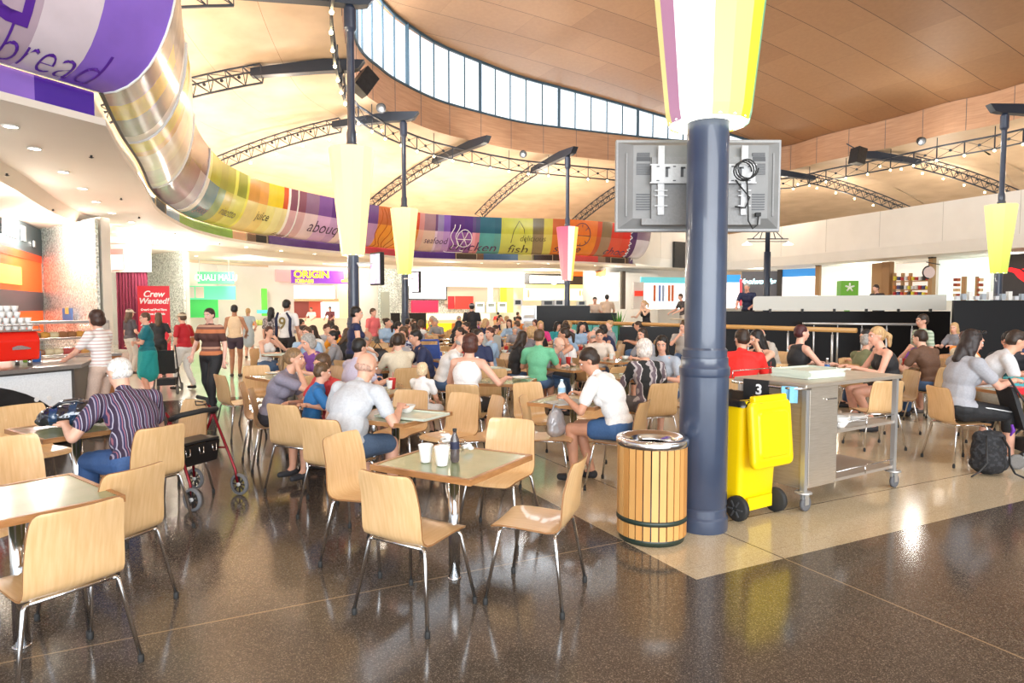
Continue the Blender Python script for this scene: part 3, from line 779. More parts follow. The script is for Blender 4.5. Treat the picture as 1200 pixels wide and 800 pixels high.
# ---------------------------------------------------------------- chairs and tables
R_ = math.radians
def shell_mesh():
    # (y, z, half width): from the seat's front edge up to the top of the back
    prof = [(.222, .418, .150), (.214, .430, .178), (.20, .440, .190), (.15, .447, .196), (.05, .446, .200), (-.06, .440, .203), (-.13, .437, .205), (-.17, .443, .206), (-.197, .462, .206), (-.212, .49, .206), (-.222, .54, .205), (-.232, .60, .203), (-.246, .67, .199), (-.262, .74, .195), (-.276, .79, .190), (-.283, .815, .182), (-.286, .826, .168), (-.287, .830, .150)]
    pts = [Vector((0, y, z)) for y, z, w in prof]; nrm = []
    for i in range(len(pts)):
        t = (pts[min(i + 1, len(pts) - 1)] - pts[max(i - 1, 0)]).normalized(); nrm.append(Vector((0, -t.z, t.y)))
    n = 8; top = []; bot = []
    for (y, z, w), nn, p in zip(prof, nrm, pts):
        r1 = []; r2 = []
        for k in range(n + 1):
            u = -1 + 2 * k / n; q = p + Vector((u * w, 0, 0))
            up = max(0, min(1, (z - .46) / .2)); q.y += .022 * u * u * up; q.z += .006 * u * u * (1 - up)
            r1.append(q - nn * -.005); r2.append(q + nn * -.005)
        top.append(r1); bot.append(r2)
    o = MB(); o.grid(top, M['ply_chair']); o.grid(bot, M['ply_chair'])
    o.grid([top[0], bot[0]], M['ply_edge']); o.grid([top[-1], bot[-1]], M['ply_edge'])
    for k in (0, -1): o.grid([[r[k] for r in top], [r[k] for r in bot]], M['ply_edge'])
    return o.mesh('seat_shell')
SHELL = shell_mesh()
LEGT = {'rl': (-.185, -.17), 'rr': (.185, -.17), 'fl': (-.175, .155), 'fr': (.175, .155)}
LEGB = {'rl': (-.255, -.235), 'rr': (.255, -.235), 'fl': (-.235, .225), 'fr': (.235, .225)}
def leg_pts(k):
    a, b = LEGT[k], LEGB[k]
    return [(a[0] * .90, a[1], .428), (a[0], a[1], .424), (a[0] * 1.05, a[1] * 1.03, .41), (b[0], b[1], .03)]
LEGM = {}; FOOTM = {}
for k in LEGT:
    o = MB(); o.tube(leg_pts(k), .0105, n=8); LEGM[k] = o.mesh('leg', M['chrome'])
    o = MB(); b = LEGB[k]; o.lathe([(.013, 0), (.0145, .004), (.0145, .032), (.012, .038)], (b[0], b[1], 0), n=10); FOOTM[k] = o.mesh('rubber_foot', M['rubber'])
def rails(mb):
    mb.tube([(-.17, -.17, .428), (.17, -.17, .428)], .0105, n=8); mb.tube([(-.16, .155, .428), (.16, .155, .428)], .0105, n=8)
    for s in (-1, 1): mb.tube([(s * .15, -.17, .431), (s * .15, .155, .431)], .009, n=8)
o = MB(); rails(o); RAILM = o.mesh('frame', M['chrome'])
o = MB(); rails(o)
for k in LEGT:
    o.tube(leg_pts(k), .0105, M['chrome'], n=6); b = LEGB[k]; o.lathe([(.0145, 0), (.0145, .034)], (b[0], b[1], 0), M['rubber'], n=8)
o.mats = [M['chrome'], M['chrome'], M['rubber']] if False else o.mats
def fixm(o):
    return o
me = bpy.data.meshes.new('frame_and_legs'); FARM = None
o2 = MB(); 
for (p, q) in (((-.17, -.17, .428), (.17, -.17, .428)), ((-.16, .155, .428), (.16, .155, .428))): o2.tube([p, q], .0105, M['chrome'], n=6)
for k in LEGT:
    o2.tube(leg_pts(k), .0105, M['chrome'], n=6); b = LEGB[k]; o2.lathe([(.0145, 0), (.0145, .034)], (b[0], b[1], 0), M['rubber'], n=6)
FARM = o2.mesh('frame')
def ob(name, me, parent):
    x = bpy.data.objects.new(name, me); COL.objects.link(x); x.parent = parent; return x
CHAIRS = []
def chair(x, y, head, label=None, group='beech plywood dining chairs', far=False):
    """head = compass angle in degrees the sitter faces (0 = +X)"""
    e = empty('dining_chair', (x, y, 0), R_(head - 90), label or 'beech plywood dining chair with chrome legs at the crowded tables', 'chair', group)
    ob('seat_shell', SHELL, e)
    if far: ob('frame', FARM, e)
    else:
        ob('frame', RAILM, e)
        for k in LEGM: l = ob('leg', LEGM[k], e); ob('rubber_foot', FOOTM[k], l)
    CHAIRS.append((x, y)); return e
TW = .36
o = MB()
o.box((0, 0, .733), (2 * TW - .05, 2 * TW - .05, .026)); TTOP = o.mesh('tabletop', M['table_top'])
o = MB(); 
for s in (-1, 1):
    o.box((s * (TW - .0125), 0, .7325), (.025, 2 * TW, .034)); o.box((0, s * (TW - .0125), .7325), (2 * TW - .05, .025, .034))
TEDGE = o.mesh('wooden_edge', M['table_edge'])
o = MB(); o.lathe([(.036, 0), (.036, .69)], n=20); o.lathe([(.042, 0), (.042, .01)], n=20); TPED = o.mesh('pedestal', M['chrome'])
o = MB(); o.box((0, 0, .707), (.5, .05, .02), rz=PI / 4); o.box((0, 0, .7065), (.5, .05, .02), rz=-PI / 4); TBR = o.mesh('support_bracket', M['steelgrey'])
TABLES = []
def table(x, y, rot, label=None, group=None, sx=1):
    e = empty('cafe_table', (x, y, 0), R_(rot), label or 'square green-topped cafe table with a wooden edge among the crowd', 'table', group if label else 'cafe tables in the crowd')
    for nm, me in (('tabletop', TTOP), ('wooden_edge', TEDGE), ('pedestal', TPED), ('support_bracket', TBR)): ob(nm, me, e)
    e.scale = (sx, 1, 1); TABLES.append((x, y)); return e

# foreground table and its four chairs
table(-.36, 4.05, -30, 'foreground table with two foam cups and a cola bottle', 'x')
del TABLES[-1:]
bpy.data.objects['cafe_table'].pop('group', None)
TABLES.append((-.36, 4.05))
G = 'hero chairs'
def hc(x, y, h, label):
    c = chair(x, y, h, label); c.pop('group', None) if 'group' in c.keys() else None
    return c
hc(-.53, 3.63, 59, 'empty beech chair nearest the viewer, its back to us, at the cup table')
hc(.14, 3.83, 160, 'empty chair right of the cup table, turned left, seat brightly lit')
hc(-.93, 4.36, -25, 'empty chair on the left side of the cup table, back towards the bald man')
hc(-.10, 4.82, 248, 'empty chair beyond the cup table facing the viewer')
# bottom-left tables
def ht(x, y, r, label):
    t = table(x, y, r, label, 'x'); t.pop('group', None); return t
ht(-2.45, 3.22, -38, 'bare green table at the bottom left corner')
hc(-2.11, 2.99, 147, 'large empty chair at the bottom left edge of the picture')
hc(-2.27, 3.62, 157, 'empty chair right behind the bottom left table corner')
hc(-3.05, 3.62, -20, 'chair at the left edge with a bright glare on its backrest')
hc(-3.15, 4.20, -35, 'chair at the left edge behind the one with glare')
ht(-3.42, 5.15, -35, 'green table under the patent handbag at the left')
hc(-2.77, 4.88, 150, 'chair behind the striped-shirt man with its back to the viewer')
hc(-4.1, 5.65, -30, 'empty chair at the far left, beyond the handbag table')
hc(-3.05, 5.85, 240, 'orange-lit empty chair partly behind the red walker')
# bald man table
ht(-1.02, 5.75, -28, 'table with a tray in front of the bald man')
hc(-1.92, 6.05, 64, 'empty chair left of the bald man, its full back to us')
hc(-1.38, 5.30, 66, 'chair under the bald man in the grey shirt')
hc(-1.12, 6.55, 252, 'empty chair across the table from the bald man')
hc(-.62, 6.35, 235, 'smaller empty chair back just right of the bald man table')
hc(-2.48, 6.95, 15, 'chair under the woman in the lilac shirt')
hc(-2.80, 7.5, 15, 'chair half hidden behind the chair of the lilac-shirt woman')
ht(-1.55, 7.35, -25, 'crowded table with cups beside the woman in lilac')
# white tank top woman table
hc(-.5, 7.55, 78, 'chair under the woman in the white tank top')
hc(-.38, 6.25, 200, 'chair seen edge-on in front of the white tank top woman')
hc(-1.02, 7.5, 20, 'chair under the blond toddler')
ht(-.1, 8.35, -12, 'table in front of the woman in the white tank top')
# white tee woman table
ht(.62, 6.62, -28, 'table with a milk bottle beside the woman in the white tee')
hc(.36, 6.28, -12, 'chair holding a silver handbag left of the white-tee woman')
hc(.98, 6.12, 152, 'chair under the woman in the white tee and denim shorts')
hc(.30, 7.25, -60, 'empty chair behind the milk bottle')
hc(.92, 7.35, 240, 'empty chair across from the woman in the white tee')
# beside the column
hc(1.62, 7.65, 112, 'chair under the grey-haired woman in the patterned blouse')
hc(1.98, 8.35, -10, 'empty chair seen from the side just left of the thick column')
hc(2.1, 9.6, 215, 'empty chair with a bright seat left of the thick column')
ht(1.55, 8.9, -20, 'dark table beside the grey-haired woman')
# right side
ht(5.75, 7.35, 5, 'table with a red lunch box at the right')
hc(4.86, 7.12, 2, 'chair under the woman in the grey tee at the right')
hc(5.95, 8.25, -25, 'chair under the dark-haired man in the pale grey T-shirt')
hc(6.5, 8.55, 215, 'chair under the man in black at the right edge')
hc(6.4, 7.0, 175, 'chair at the far right edge by the pram')
hc(4.35, 7.9, 95, 'chair seen through the steel trolley')
ht(4.3, 8.9, 10, 'table behind the trolley under the water bottle')
hc(5.15, 8.9, 180, 'chair under the blonde woman in the black top')
hc(2.82, 8.1, 75, 'chair under the man in the red shirt')
ht(3.2, 8.9, 10, 'table between the red-shirt man and the trolley')
hc(3.95, 9.6, 240, 'pale chair standing behind the handrail posts')

# crowd tables in rows: (x, y) on the dining floor
random.seed(11)
SEATS = []      # free seats for the crowd: x, y, heading
rows = [(8.9, [-3.1]), (10.0, [-1.9, -.35, .95]), (11.4, [-3.6, -2.2, -.9, .55, 1.9]), (13.0, [-4.3, -2.9, -1.5, -.1, 1.3]), (14.8, [-3.9, -2.4, -.9, .5, 1.7]), (16.8, [-5.0, -2.9, -1.4, .1, 1.4]), (18.9, [-3.3, -1.8, -.2, 1.2]), (21.2, [-2.6, -1.0, .5]), (23.8, [-3.2, -1.5, .1])]
for Y, xs in rows:
    for x in xs:
        x += random.uniform(-.12, .12); y = Y + random.uniform(-.2, .2); rot = random.choice([-30, -24, 10, 45, 30]) + random.uniform(-4, 4)
        table(x, y, rot)
        for k in range(4):
            if random.random() < .1: continue
            a = rot + 90 * k; dd = .60 + random.uniform(-.05, .12)
            cx, cy = x + dd * math.cos(R_(a)), y + dd * math.sin(R_(a))
            if any((cx - u) ** 2 + (cy - w) ** 2 < .42 ** 2 for u, w in CHAIRS): continue
            if any((cx - u) ** 2 + (cy - w) ** 2 < .40 ** 2 for u, w in TABLES): continue
            h = a + 180 + random.uniform(-12, 12)
            chair(cx, cy, h, far=Y > 11); SEATS.append((cx, cy, h))
# right-hand crowd beyond the trolley
for x, y, rot in ((5.9, 10.2, 20), (7.4, 9.2, -10), (8.0, 11.0, 10)):
    table(x, y, rot)
    for k in range(4):
        a = rot + 90 * k; cx, cy = x + .62 * math.cos(R_(a)), y + .62 * math.sin(R_(a))
        if any((cx - u) ** 2 + (cy - w) ** 2 < .42 ** 2 for u, w in CHAIRS): continue
        chair(cx, cy, a + 180, far=True); SEATS.append((cx, cy, a + 180))
print('chairs', len(CHAIRS), 'tables', len(TABLES), 'free seats', len(SEATS))
# ---------------------------------------------------------------- people
from mathutils import noise as mnoise
UP = Vector((0, 0, 1))
def blob_mesh(parts, voxel, name, mats, smooth=3, extra=None, matf=None, wob=0):
    mb = MB()
    for p in parts:
        if p[0] == 'c': # tapered capsule
            a, b, r1, r2 = Vector(p[1]), Vector(p[2]), p[3], p[4]; d = b - a
            if d.length < 1e-4: mb.ball(a, r1); continue
            mb.tube([a, b], [r1, r2], n=12); mb.ball(a, r1, n=12, h=8); mb.ball(b, r2, n=12, h=8)
        else:
            mb.ball(p[1], p[2], n=16, h=12, R=p[3] if len(p) > 3 else None)
    ob_ = mb.build('tmp_blob'); m = ob_.modifiers.new('r', 'REMESH'); m.mode = 'VOXEL'; m.voxel_size = voxel
    if smooth: s_ = ob_.modifiers.new('s', 'SMOOTH'); s_.iterations = smooth; s_.factor = .5
    dg = bpy.context.evaluated_depsgraph_get()
    me = bpy.data.meshes.new_from_object(ob_.evaluated_get(dg)); me.name = name
    old = ob_.data; bpy.data.objects.remove(ob_); bpy.data.meshes.remove(old)
    if wob:
        for v in me.vertices:
            n_ = mnoise.noise_vector(v.co * (9 if name in ('shirt', 'trousers') else 38)) * wob; v.co += n_
    if extra:   # append shapes that must stay separate (fingers)
        bm = bmesh.new(); bm.from_mesh(me); e = extra.mesh('tmp'); bm.from_mesh(e); bm.to_mesh(me); bm.free(); bpy.data.meshes.remove(e)
    me.materials.clear()
    for m in mats: me.materials.append(m)
    me.polygons.foreach_set('material_index', [0] * len(me.polygons))
    me.polygons.foreach_set('use_smooth', [True] * len(me.polygons))
    if matf:
        for p in me.polygons:
            p.material_index = matf(p.center)
    me.update(); return me
def ik(S, T, l1, l2, pole):
    S, T = Vector(S), Vector(T); d = T - S; L = min(d.length, (l1 + l2) * .995)
    u = d.normalized(); T = S + u * L
    a = (l1 * l1 - l2 * l2 + L * L) / (2 * L); h = math.sqrt(max(0, l1 * l1 - a * a))
    p = Vector(pole); p = (p - u * p.dot(u)).normalized()
    return S + u * a + p * h, T
def hand(parts, ex, W, d, side, curl=.5, palm=None, k=1.0):
    """palm joins the body surface; five separate fingers are added to ex"""
    d = d.normalized(); palm = Vector(palm) if palm else Vector((0, 0, -1)); palm = (palm - d * palm.dot(d)).normalized(); s = d.cross(palm) * side
    parts.append(('c', W, W + d * .03 * k, .026 * k, .028 * k))
    for q in (-.022, 0, .022): parts.append(('c', W + d * .02 * k + s * q * .6 * k, W + d * .085 * k + s * q * k, .017 * k, .015 * k))
    for j, (o_, L) in enumerate(((-.030, .072), (-.010, .082), (.010, .077), (.030, .060))):
        b = W + d * .088 * k + s * o_ * k; pts = [b]; a = curl * .5
        for t in range(3):
            b = b + (d * math.cos(a) + palm * math.sin(a)) * L * k * (.42, .32, .26)[t]; pts.append(b); a += curl
        ex.tube(pts, [.0095 * k, .009 * k, .0082 * k, .006 * k], n=6)
    b = W + d * .03 * k - s * .026 * k; p2 = b + (d * .6 - s * .8).normalized() * .035 * k; p3 = p2 + (d * .85 - s * .3 + palm * .3).normalized() * .032 * k
    ex.tube([b, p2, p3], [.013 * k, .011 * k, .008 * k], n=6)
def rotm(yaw, pitch, roll=0):
    return (Matrix.Rotation(yaw, 3, 'Z') @ Matrix.Rotation(-pitch, 3, 'X') @ Matrix.Rotation(roll, 3, 'Y'))
_pc = {}
def make_person(key, pose='sit', lean=8, hunch=0, yaw=0, nod=5, fem=False, fat=1.0, hands=None, curl=.7, top='tee', bottom='long', hair='short', voxel=.016, knees=None, feet=None, spread=.11, face=True, twist=0, crosslegs=False):
    if key in _pc: return _pc[key]
    parts = []; ex = MB(); sh = []; tr = []; Rr = R_
    seat = pose == 'sit'
    zp = .555 if seat else .93
    P0 = Vector((0, -.02 if seat else 0, zp))
    la = Rr(lean); lb = Rr(lean + hunch)
    D = lambda a: Vector((0, math.sin(a), math.cos(a)))
    Wt = P0 + D(la * .6) * .15; Ch = Wt + D(la) * .17; Sh = Ch + D(lb) * .14; Nk = Sh + D(lb) * .055
    Tz = Matrix.Rotation(Rr(twist), 3, 'Z')
    Hd = Nk + D(lb * .6 + Rr(4)) * .155
    R0 = Matrix.Rotation(-la, 3, 'X'); R1 = Tz @ Matrix.Rotation(-lb, 3, 'X')
    sw = .165 if fem else .188
    f = fat
    tor = [('e', P0, (.165 * f * (1.05 if fem else 1), .125 * f, .115), R0), ('e', Wt, ((.128 if fem else .145) * f, .105 * f, .15), R0),
           ('e', Ch, ((.148 if fem else .165) * (f * .5 + .5), .112 * (f * .5 + .5), .165), R1), ('e', Sh + D(lb) * -.02, (.15, .085, .07), R1)]
    if fem: tor += [('e', Ch + R1 @ Vector((s * .07, .085, .0)), (.06, .058, .06), R1) for s in (-1, 1)]
    elif f > 1.05: tor += [('e', Wt + Vector((0, .04, -.02)), (.14 * f, .12 * f, .13), R0)]
    SJ = [Sh + R1 @ Vector((s * sw, 0, -.015)) for s in (-1, 1)]
    parts += tor + [('c', Sh + R1 @ Vector((s * .06, 0, .0)), SJ[i], .058, .055) for i, s in enumerate((-1, 1))]
    parts.append(('c', Sh, Nk + D(lb) * .07, .062, .053))
    Rh = rotm(Rr(yaw), Rr(-nod) * -1 if False else Rr(nod)) 
    h = lambda x, y, z: Hd + Rh @ Vector((x, y, z))
    vx = min(voxel, .011)
    # head: cranium, face, jaw, nose, brow, ears
    parts += [('c', Nk + D(lb) * .05, h(0, -.01, -.06), .052, .052), ('e', h(0, -.008, .022), (.074, .092, .088), Rh), ('e', h(0, .022, -.03), (.060, .068, .078), Rh),
              ('e', h(0, .045, -.082), (.034, .036, .030), Rh), ('c', h(0, .090, .012), h(0, .104, -.022), .009, .0125), ('e', h(0, .078, .030), (.048, .018, .014), Rh),
              ('e', h(0, .086, -.052), (.022, .012, .011), Rh)]
    for s in (-1, 1): parts.append(('e', h(s * .073, -.004, -.008), (.010, .018, .029), Rh))
    # arms
    k = 1.0; hands = hands or [(-.2, .34, .80), (.2, .34, .80)]
    sleeves = {'tee': .62, 'long': 2, 'tank': 0, 'sleeveless': .12, 'strap': 0, 'dress': .3, 'polo': .62}[top]
    for i, s in enumerate((-1, 1)):
        hd = hands[i]; pole = Vector(hd[3]) if len(hd) > 3 else Vector((s * .7, -.5, -.9))
        E, W = ik(SJ[i], hd[:3], .285, .25, pole); r = .9 if fem else 1
        parts += [('c', SJ[i], E, .052 * r * (f * .4 + .6), .040 * r), ('c', E, E.lerp(W, .35), .040 * r, .039 * r), ('c', E.lerp(W, .35), W, .039 * r, .026 * r)]
        hand(parts, ex, W, (W - E), s, curl, palm=hd[4] if len(hd) > 4 else (0, -.3, -1))
        if sleeves:
            t = min(1, sleeves); q = SJ[i].lerp(E, t)
            sh.append(('c', SJ[i], q, .068 * (f * .4 + .6), .060 if sleeves < 2 else .052))
            if sleeves == 2: sh.append(('c', E, E.lerp(W, .88), .052, .038))
    # legs
    HJ = [P0 + Vector((s * .092, .0, -.02)) for s in (-1, 1)]
    for i, s in enumerate((-1, 1)):
        if seat:
            K = Vector((s * spread, .42, .50)) if not knees else Vector(knees[i]); A = Vector((s * spread, .44, .09)) if not feet else Vector(feet[i])
        else:
            A = Vector((s * .09, 0, .085)) if not feet else Vector(feet[i]); K, _ = ik(HJ[i], A, .43, .42, (0, 1, 0)); 
        parts += [('c', HJ[i], K, .086 * f, .058), ('c', K, K.lerp(A, .35), .056, .056), ('c', K.lerp(A, .35), A, .055, .036)]
        parts += [('c', A, A + Vector((0, .05, -.045)), .036, .033), ('c', A + Vector((0, .04, -.045)), A + Vector((s * .012, .14, -.058)), .034, .024)]
        if bottom in ('long', 'jeans'): tr += [('c', HJ[i], K, .100 * f, .074), ('c', K, A + Vector((0, 0, .03)), .073, .056)]
        elif bottom == 'capri': tr += [('c', HJ[i], K, .098 * f, .068), ('c', K, K.lerp(A, .35), .066, .062)]
        elif bottom == 'shorts': tr += [('c', HJ[i], HJ[i].lerp(K, .88), .102 * f, .082)]
        elif bottom == 'brief': tr += [('c', HJ[i], HJ[i].lerp(K, .42), .100 * f, .092)]
        elif bottom == 'skirt':
            tr += [('c', HJ[i], HJ[i].lerp(K, .95), .105 * f, .10)]
    if bottom == 'skirt' and not seat: tr.append(('c', P0, P0 + Vector((0, 0, -.42)), .17, .2))
    tr += [('e', P0 + Vector((0, 0, -.005)), (.176 * f * (1.05 if fem else 1), .136 * f, .118), R0)]
    # shirt
    g = .013
    sh += [('e', a[1], tuple(x + g for x in a[2]), a[3]) for a in tor[1:]] + [('e', P0 + D(la) * .03, tuple(x + g for x in (.165 * f, .128 * f, .085)), R0)]
    if top not in ('tank', 'strap'):
        sh += [('c', Sh + R1 @ Vector((s * .05, 0, -.005)), SJ[i], .066, .064) for i, s in enumerate((-1, 1))]
    if top == 'tank': sh += [('c', Ch + R1 @ Vector((s * .085, y_, .05)), Sh + R1 @ Vector((s * .098, 0, .045)), .030, .022) for s in (-1, 1) for y_ in (-.08, .08)]; sh = [p for p in sh if not (p[0] == 'e' and abs(p[2][2] - .083) < .001)]
    if top == 'dress': sh += [('c', P0, P0 + Vector((0, 0, -.38)), .17, .19)]
    if top in ('polo', 'tee'): sh.append(('c', Sh, Nk + D(lb) * .005, .068, .060))
    if f > 1.05 and not fem: pass
    shoes = []
    def shoe(i, s):
        A = (Vector((s * spread, .44, .09)) if not feet else Vector(feet[i])) if seat else (Vector((s * .09, 0, .085)) if not feet else Vector(feet[i]))
        return [('c', A + Vector((0, -.02, -.045)), A + Vector((0, .02, -.045)), .042, .042), ('c', A + Vector((0, .03, -.050)), A + Vector((s * .012, .15, -.056)), .041, .032)]
    # hair
    hp = []; hx = .0
    def e(x, y, z, rx, ry, rz): hp.append(('e', h(x, y, z), (rx, ry, rz), Rh))
    if hair != 'bald': 
        if hair == 'fringe':
            e(0, -.022, -.018, .0768, .082, .044)
        else:
            e(0, -.016, .040, .083, .093, .083); e(0, -.034, .0, .080, .075, .075)
    if hair in ('bob', 'curly'): e(0, -.040, -.03, .094, .078, .09); e(-.06, -.01, -.03, .032, .045, .075); e(.06, -.01, -.03, .032, .045, .075); e(0, -.02, .04, .092, .1, .086)
    if hair in ('long', 'longpony'):
        if hair == 'long':
            e(0, -.045, -.05, .088, .065, .11); e(-.062, -.0, -.05, .026, .04, .1); e(.062, -.0, -.05, .026, .04, .1)
            hp.append(('c', h(0, -.06, -.08), Sh + R1 @ Vector((0, -.09, .0)), .065, .05)); hp.append(('c', h(.05, -.03, -.09), Sh + R1 @ Vector((.08, .04, -.08)), .035, .03)); hp.append(('c', h(-.05, -.03, -.09), Sh + R1 @ Vector((-.08, -.02, -.1)), .035, .03))
    if hair in ('pony', 'longpony'): hp.append(('c', h(0, -.10, .03), h(0, -.155, -.02), .028, .036)); hp.append(('c', h(0, -.155, -.02), h(0, -.15, -.14), .036, .022))
    if hair == 'bun': hp.append(('e', h(0, -.10, .07), (.05, .05, .045), Rh))
    r = {}
    r['body'] = blob_mesh(parts, vx if voxel < .012 else .0125, 'body', [], 2, ex)
    r['top'] = blob_mesh(sh, voxel, 'shirt', [], 4, None, None, .011)
    r['bottom'] = blob_mesh(tr, voxel, 'trousers', [], 4, None, None, .008)
    r['shoes'] = [blob_mesh(shoe(i, s), .010, 'shoe', [], 2) for i, s in enumerate((-1, 1))]
    if hp: r['hair'] = blob_mesh(hp, .0115, 'hair', [], 2, None, None, .010 if hair == 'curly' else .004)
    mb = MB()
    for s in (-1, 1):
        mb.ball(h(s * .030, .078, .004), (.0135, .010, .008), EYEW, 10, 6, Rh); mb.ball(h(s * .030, .0865, .004), (.006, .0035, .006), EYED, 8, 5, Rh)
        mb.tube([h(s * .015, .0935, .022), h(s * .03, .092, .027), h(s * .046, .082, .022)], .0035, BROW, 5)
    r['eyes'] = mb.mesh('eyes'); mb = MB(); mb.ball(h(0, .0965, -.052), (.021, .006, .0055), LIP, 10, 6, Rh); r['mouth'] = mb.mesh('mouth')
    r['head'] = (Hd, Rh); r['sh'] = Sh
    _pc[key] = r; return r
EYEW = mat('eye_white', (.8, .78, .75), .3); EYED = mat('iris_dark', (.05, .03, .02), .3); BROW = mat('brow_hair', (.08, .045, .025), .7); LIP = mat('lips', (.5, .16, .13), .5)
SKIN = {}; PPL = []
def skin(c=(.70, .38, .255)):
    if c not in SKIN:
        m = mat('skin', c, .5); bsdf(m).inputs['Subsurface Weight'].default_value = .0
        dapple(m, tuple(x * .92 for x in c), tuple(min(1, x * 1.08) for x in c), 9); SKIN[c] = m
    return SKIN[c]
def link_mesh(name, me, m, parent):
    if not me.materials: me.materials.append(m)
    o = bpy.data.objects.new(name, me); COL.objects.link(o); o.parent = parent
    o.material_slots[0].link = 'OBJECT'; o.material_slots[0].material = m
    return o
def hairm(c):
    k = ('hair', c)
    if k not in _cm:
        m = mat('hair', c, .5); tex(m, ramp(m, noise(m, 30, 3, stretch=(3, 3, .6)), [(.3, tuple(x * .6 for x in c)), (.7, tuple(min(1, x * 1.5) for x in c))])); _cm[k] = m
    return _cm[k]
BLK, DBR, BRN, AUB, BLD, GRY, WHT, MAR = (.010, .008, .007), (.030, .016, .009), (.085, .045, .022), (.07, .02, .012), (.50, .31, .14), (.35, .33, .30), (.75, .70, .64), (.06, .01, .012)
def person(x, y, head, label, meshes, topc, botc, hairc=DBR, skinc=(.70, .38, .255), shoec=(.03, .03, .035), s=1.0, z=0, face=True, group=None, topm=None, botm=None):
    PPL.append((x, y)); e = empty('person', (x, y, z), R_(head - 90), label, 'person', group); e.scale = (s, s, s)
    r = meshes
    link_mesh('body', r['body'], skin(skinc), e)
    link_mesh('shirt', r['top'], topm or cmat(topc), e)
    if botc is not None or botm: link_mesh('trousers', r['bottom'], botm or cmat(botc), e)
    for q in r['shoes']: link_mesh('shoe', q, cmat(shoec), e)
    if 'hair' in r: link_mesh('hair', r['hair'], hairm(hairc), e)
    if face:
        ob('eyes', r['eyes'], e); ob('mouth', r['mouth'], e)
    return e
def child_cap(e, r, c, brim=True):
    Hd, Rh = r['head']; o = MB()
    rows = []
    for i in range(6):
        t = i / 5 * PI / 2; rows.append([Hd + Rh @ Vector((.091 * math.cos(t) * math.cos(a), -.008 + .105 * math.cos(t) * math.sin(a), .035 + .082 * math.sin(t))) for a in [2 * PI * k / 14 for k in range(14)]])
    o.grid(rows, close=True)
    if brim: o.add([Hd + Rh @ Vector(v) for v in ((-.07, .07, .04), (-.05, .15, .025), (0, .17, .03), (.05, .15, .025), (.07, .07, .04), (0, .07, .055), (0, .16, .035))], [(0, 1, 6, 5), (5, 6, 3, 4), (1, 2, 6), (2, 3, 6)])
    return o.build('cap', cmat(c), e)
# striped cloth
def stripes(name, cols, per, axis='x', rough=.8, wob=.0):
    m = mat(name, cols[0][1], rough); t = N(m, 'ShaderNodeTexCoord'); s_ = N(m, 'ShaderNodeSeparateXYZ'); link(m, t.outputs['Object'], s_.inputs[0])
    v = s_.outputs['xyz'.index(axis)]
    if wob: v = math_n(m, 'ADD', v, math_n(m, 'MULTIPLY', noise(m, 7, 2), wob))
    f = math_n(m, 'FRACT', math_n(m, 'DIVIDE', v, per)); r = ramp(m, f, cols); 
    m.node_tree.nodes[-1]
    for n_ in m.node_tree.nodes:
        if n_.type == 'VALTORGB': n_.color_ramp.interpolation = 'CONSTANT'
    tex(m, r); return m
def blotch(name, c1, c2, scale, thr=.5, c3=None):
    m = mat(name, c1, .8); f = noise(m, scale, 1); st = [(0, c1), (thr, c2)] + ([(thr + .08, c3)] if c3 else []); tex(m, ramp(m, f, st))
    for n_ in m.node_tree.nodes:
        if n_.type == 'VALTORGB': n_.color_ramp.interpolation = 'CONSTANT'
    return m
def dtop(ytop, z=1.33): return (1.7 - z) * 775 / (ytop - 358)
def xat(px, Y): return (px - 600) / 775 * Y
HT = [(-.16, .40, .79), (.16, .42, .79)]; HL = [(-.10, .33, .64), (.10, .33, .64)]
# --- foreground and mid-ground figures
TINY = .009
A = make_person('old', lean=20, hunch=14, yaw=12, nod=18, fat=1.12, hands=[(-.30, .42, .79), (.14, .42, .70)], top='tee', bottom='jeans', hair='fringe', voxel=TINY, spread=.15)
st = stripes('striped_shirt_cloth', [(0, (.035, .02, .045)), (.30, (.30, .26, .34)), (.42, (.03, .03, .09)), (.60, (.32, .12, .16)), (.68, (.05, .035, .08)), (.84, (.42, .40, .50)), (.92, (.035, .02, .045))], .052, 'x')
pe = person(-2.80, 4.90, 146, 'elderly white-haired man in a dark striped shirt seated at the left, back to us', A, (.1, .1, .2), (.04, .10, .26), WHT, (.72, .42, .30), s=1.02, topm=st)
hh = bpy.data.objects.new('hair_crown', blob_mesh([('e', A['head'][0] + A['head'][1] @ Vector((0, -.018, .035)), (.0785, .090, .078), A['head'][1])], .009, 'hair_crown', [], 2, None, None, .003)); COL.objects.link(hh); hh.parent = pe; hh.data.materials.append(hairm(WHT))
A = make_person('bald', lean=24, hunch=16, yaw=-8, nod=20, fat=1.1, hands=[(-.22, .42, .79), (.24, .40, .79)], top='tee', bottom='shorts', hair='fringe', voxel=TINY, spread=.14)
person(-1.365, 5.33, 64, 'bald man in a light grey T-shirt and denim shorts hunched over his tray', A, (.52, .54, .57), (.08, .13, .22), (.46, .28, .21), (.74, .40, .28), s=1.04)
A = make_person('lilac', lean=22, hunch=10, yaw=-5, nod=0, fem=True, hands=[(-.1, .42, .79), (.06, .30, 1.06, (.3, .6, -.8), (0, -.5, .2))], top='tee', bottom='long', hair='longpony', voxel=TINY, curl=1.1)
person(-2.52, 6.93, 0, 'woman in a lilac-grey T-shirt resting her chin on her hand, facing right', A, (.24, .22, .28), (.03, .03, .04), (.22, .13, .06), s=.98)
A = make_person('tank', lean=10, hunch=10, yaw=10, nod=12, fem=True, fat=1.08, hands=[(-.20, .42, .78), (.34, .36, .80)], top='tank', bottom='capri', hair='bob', voxel=TINY)
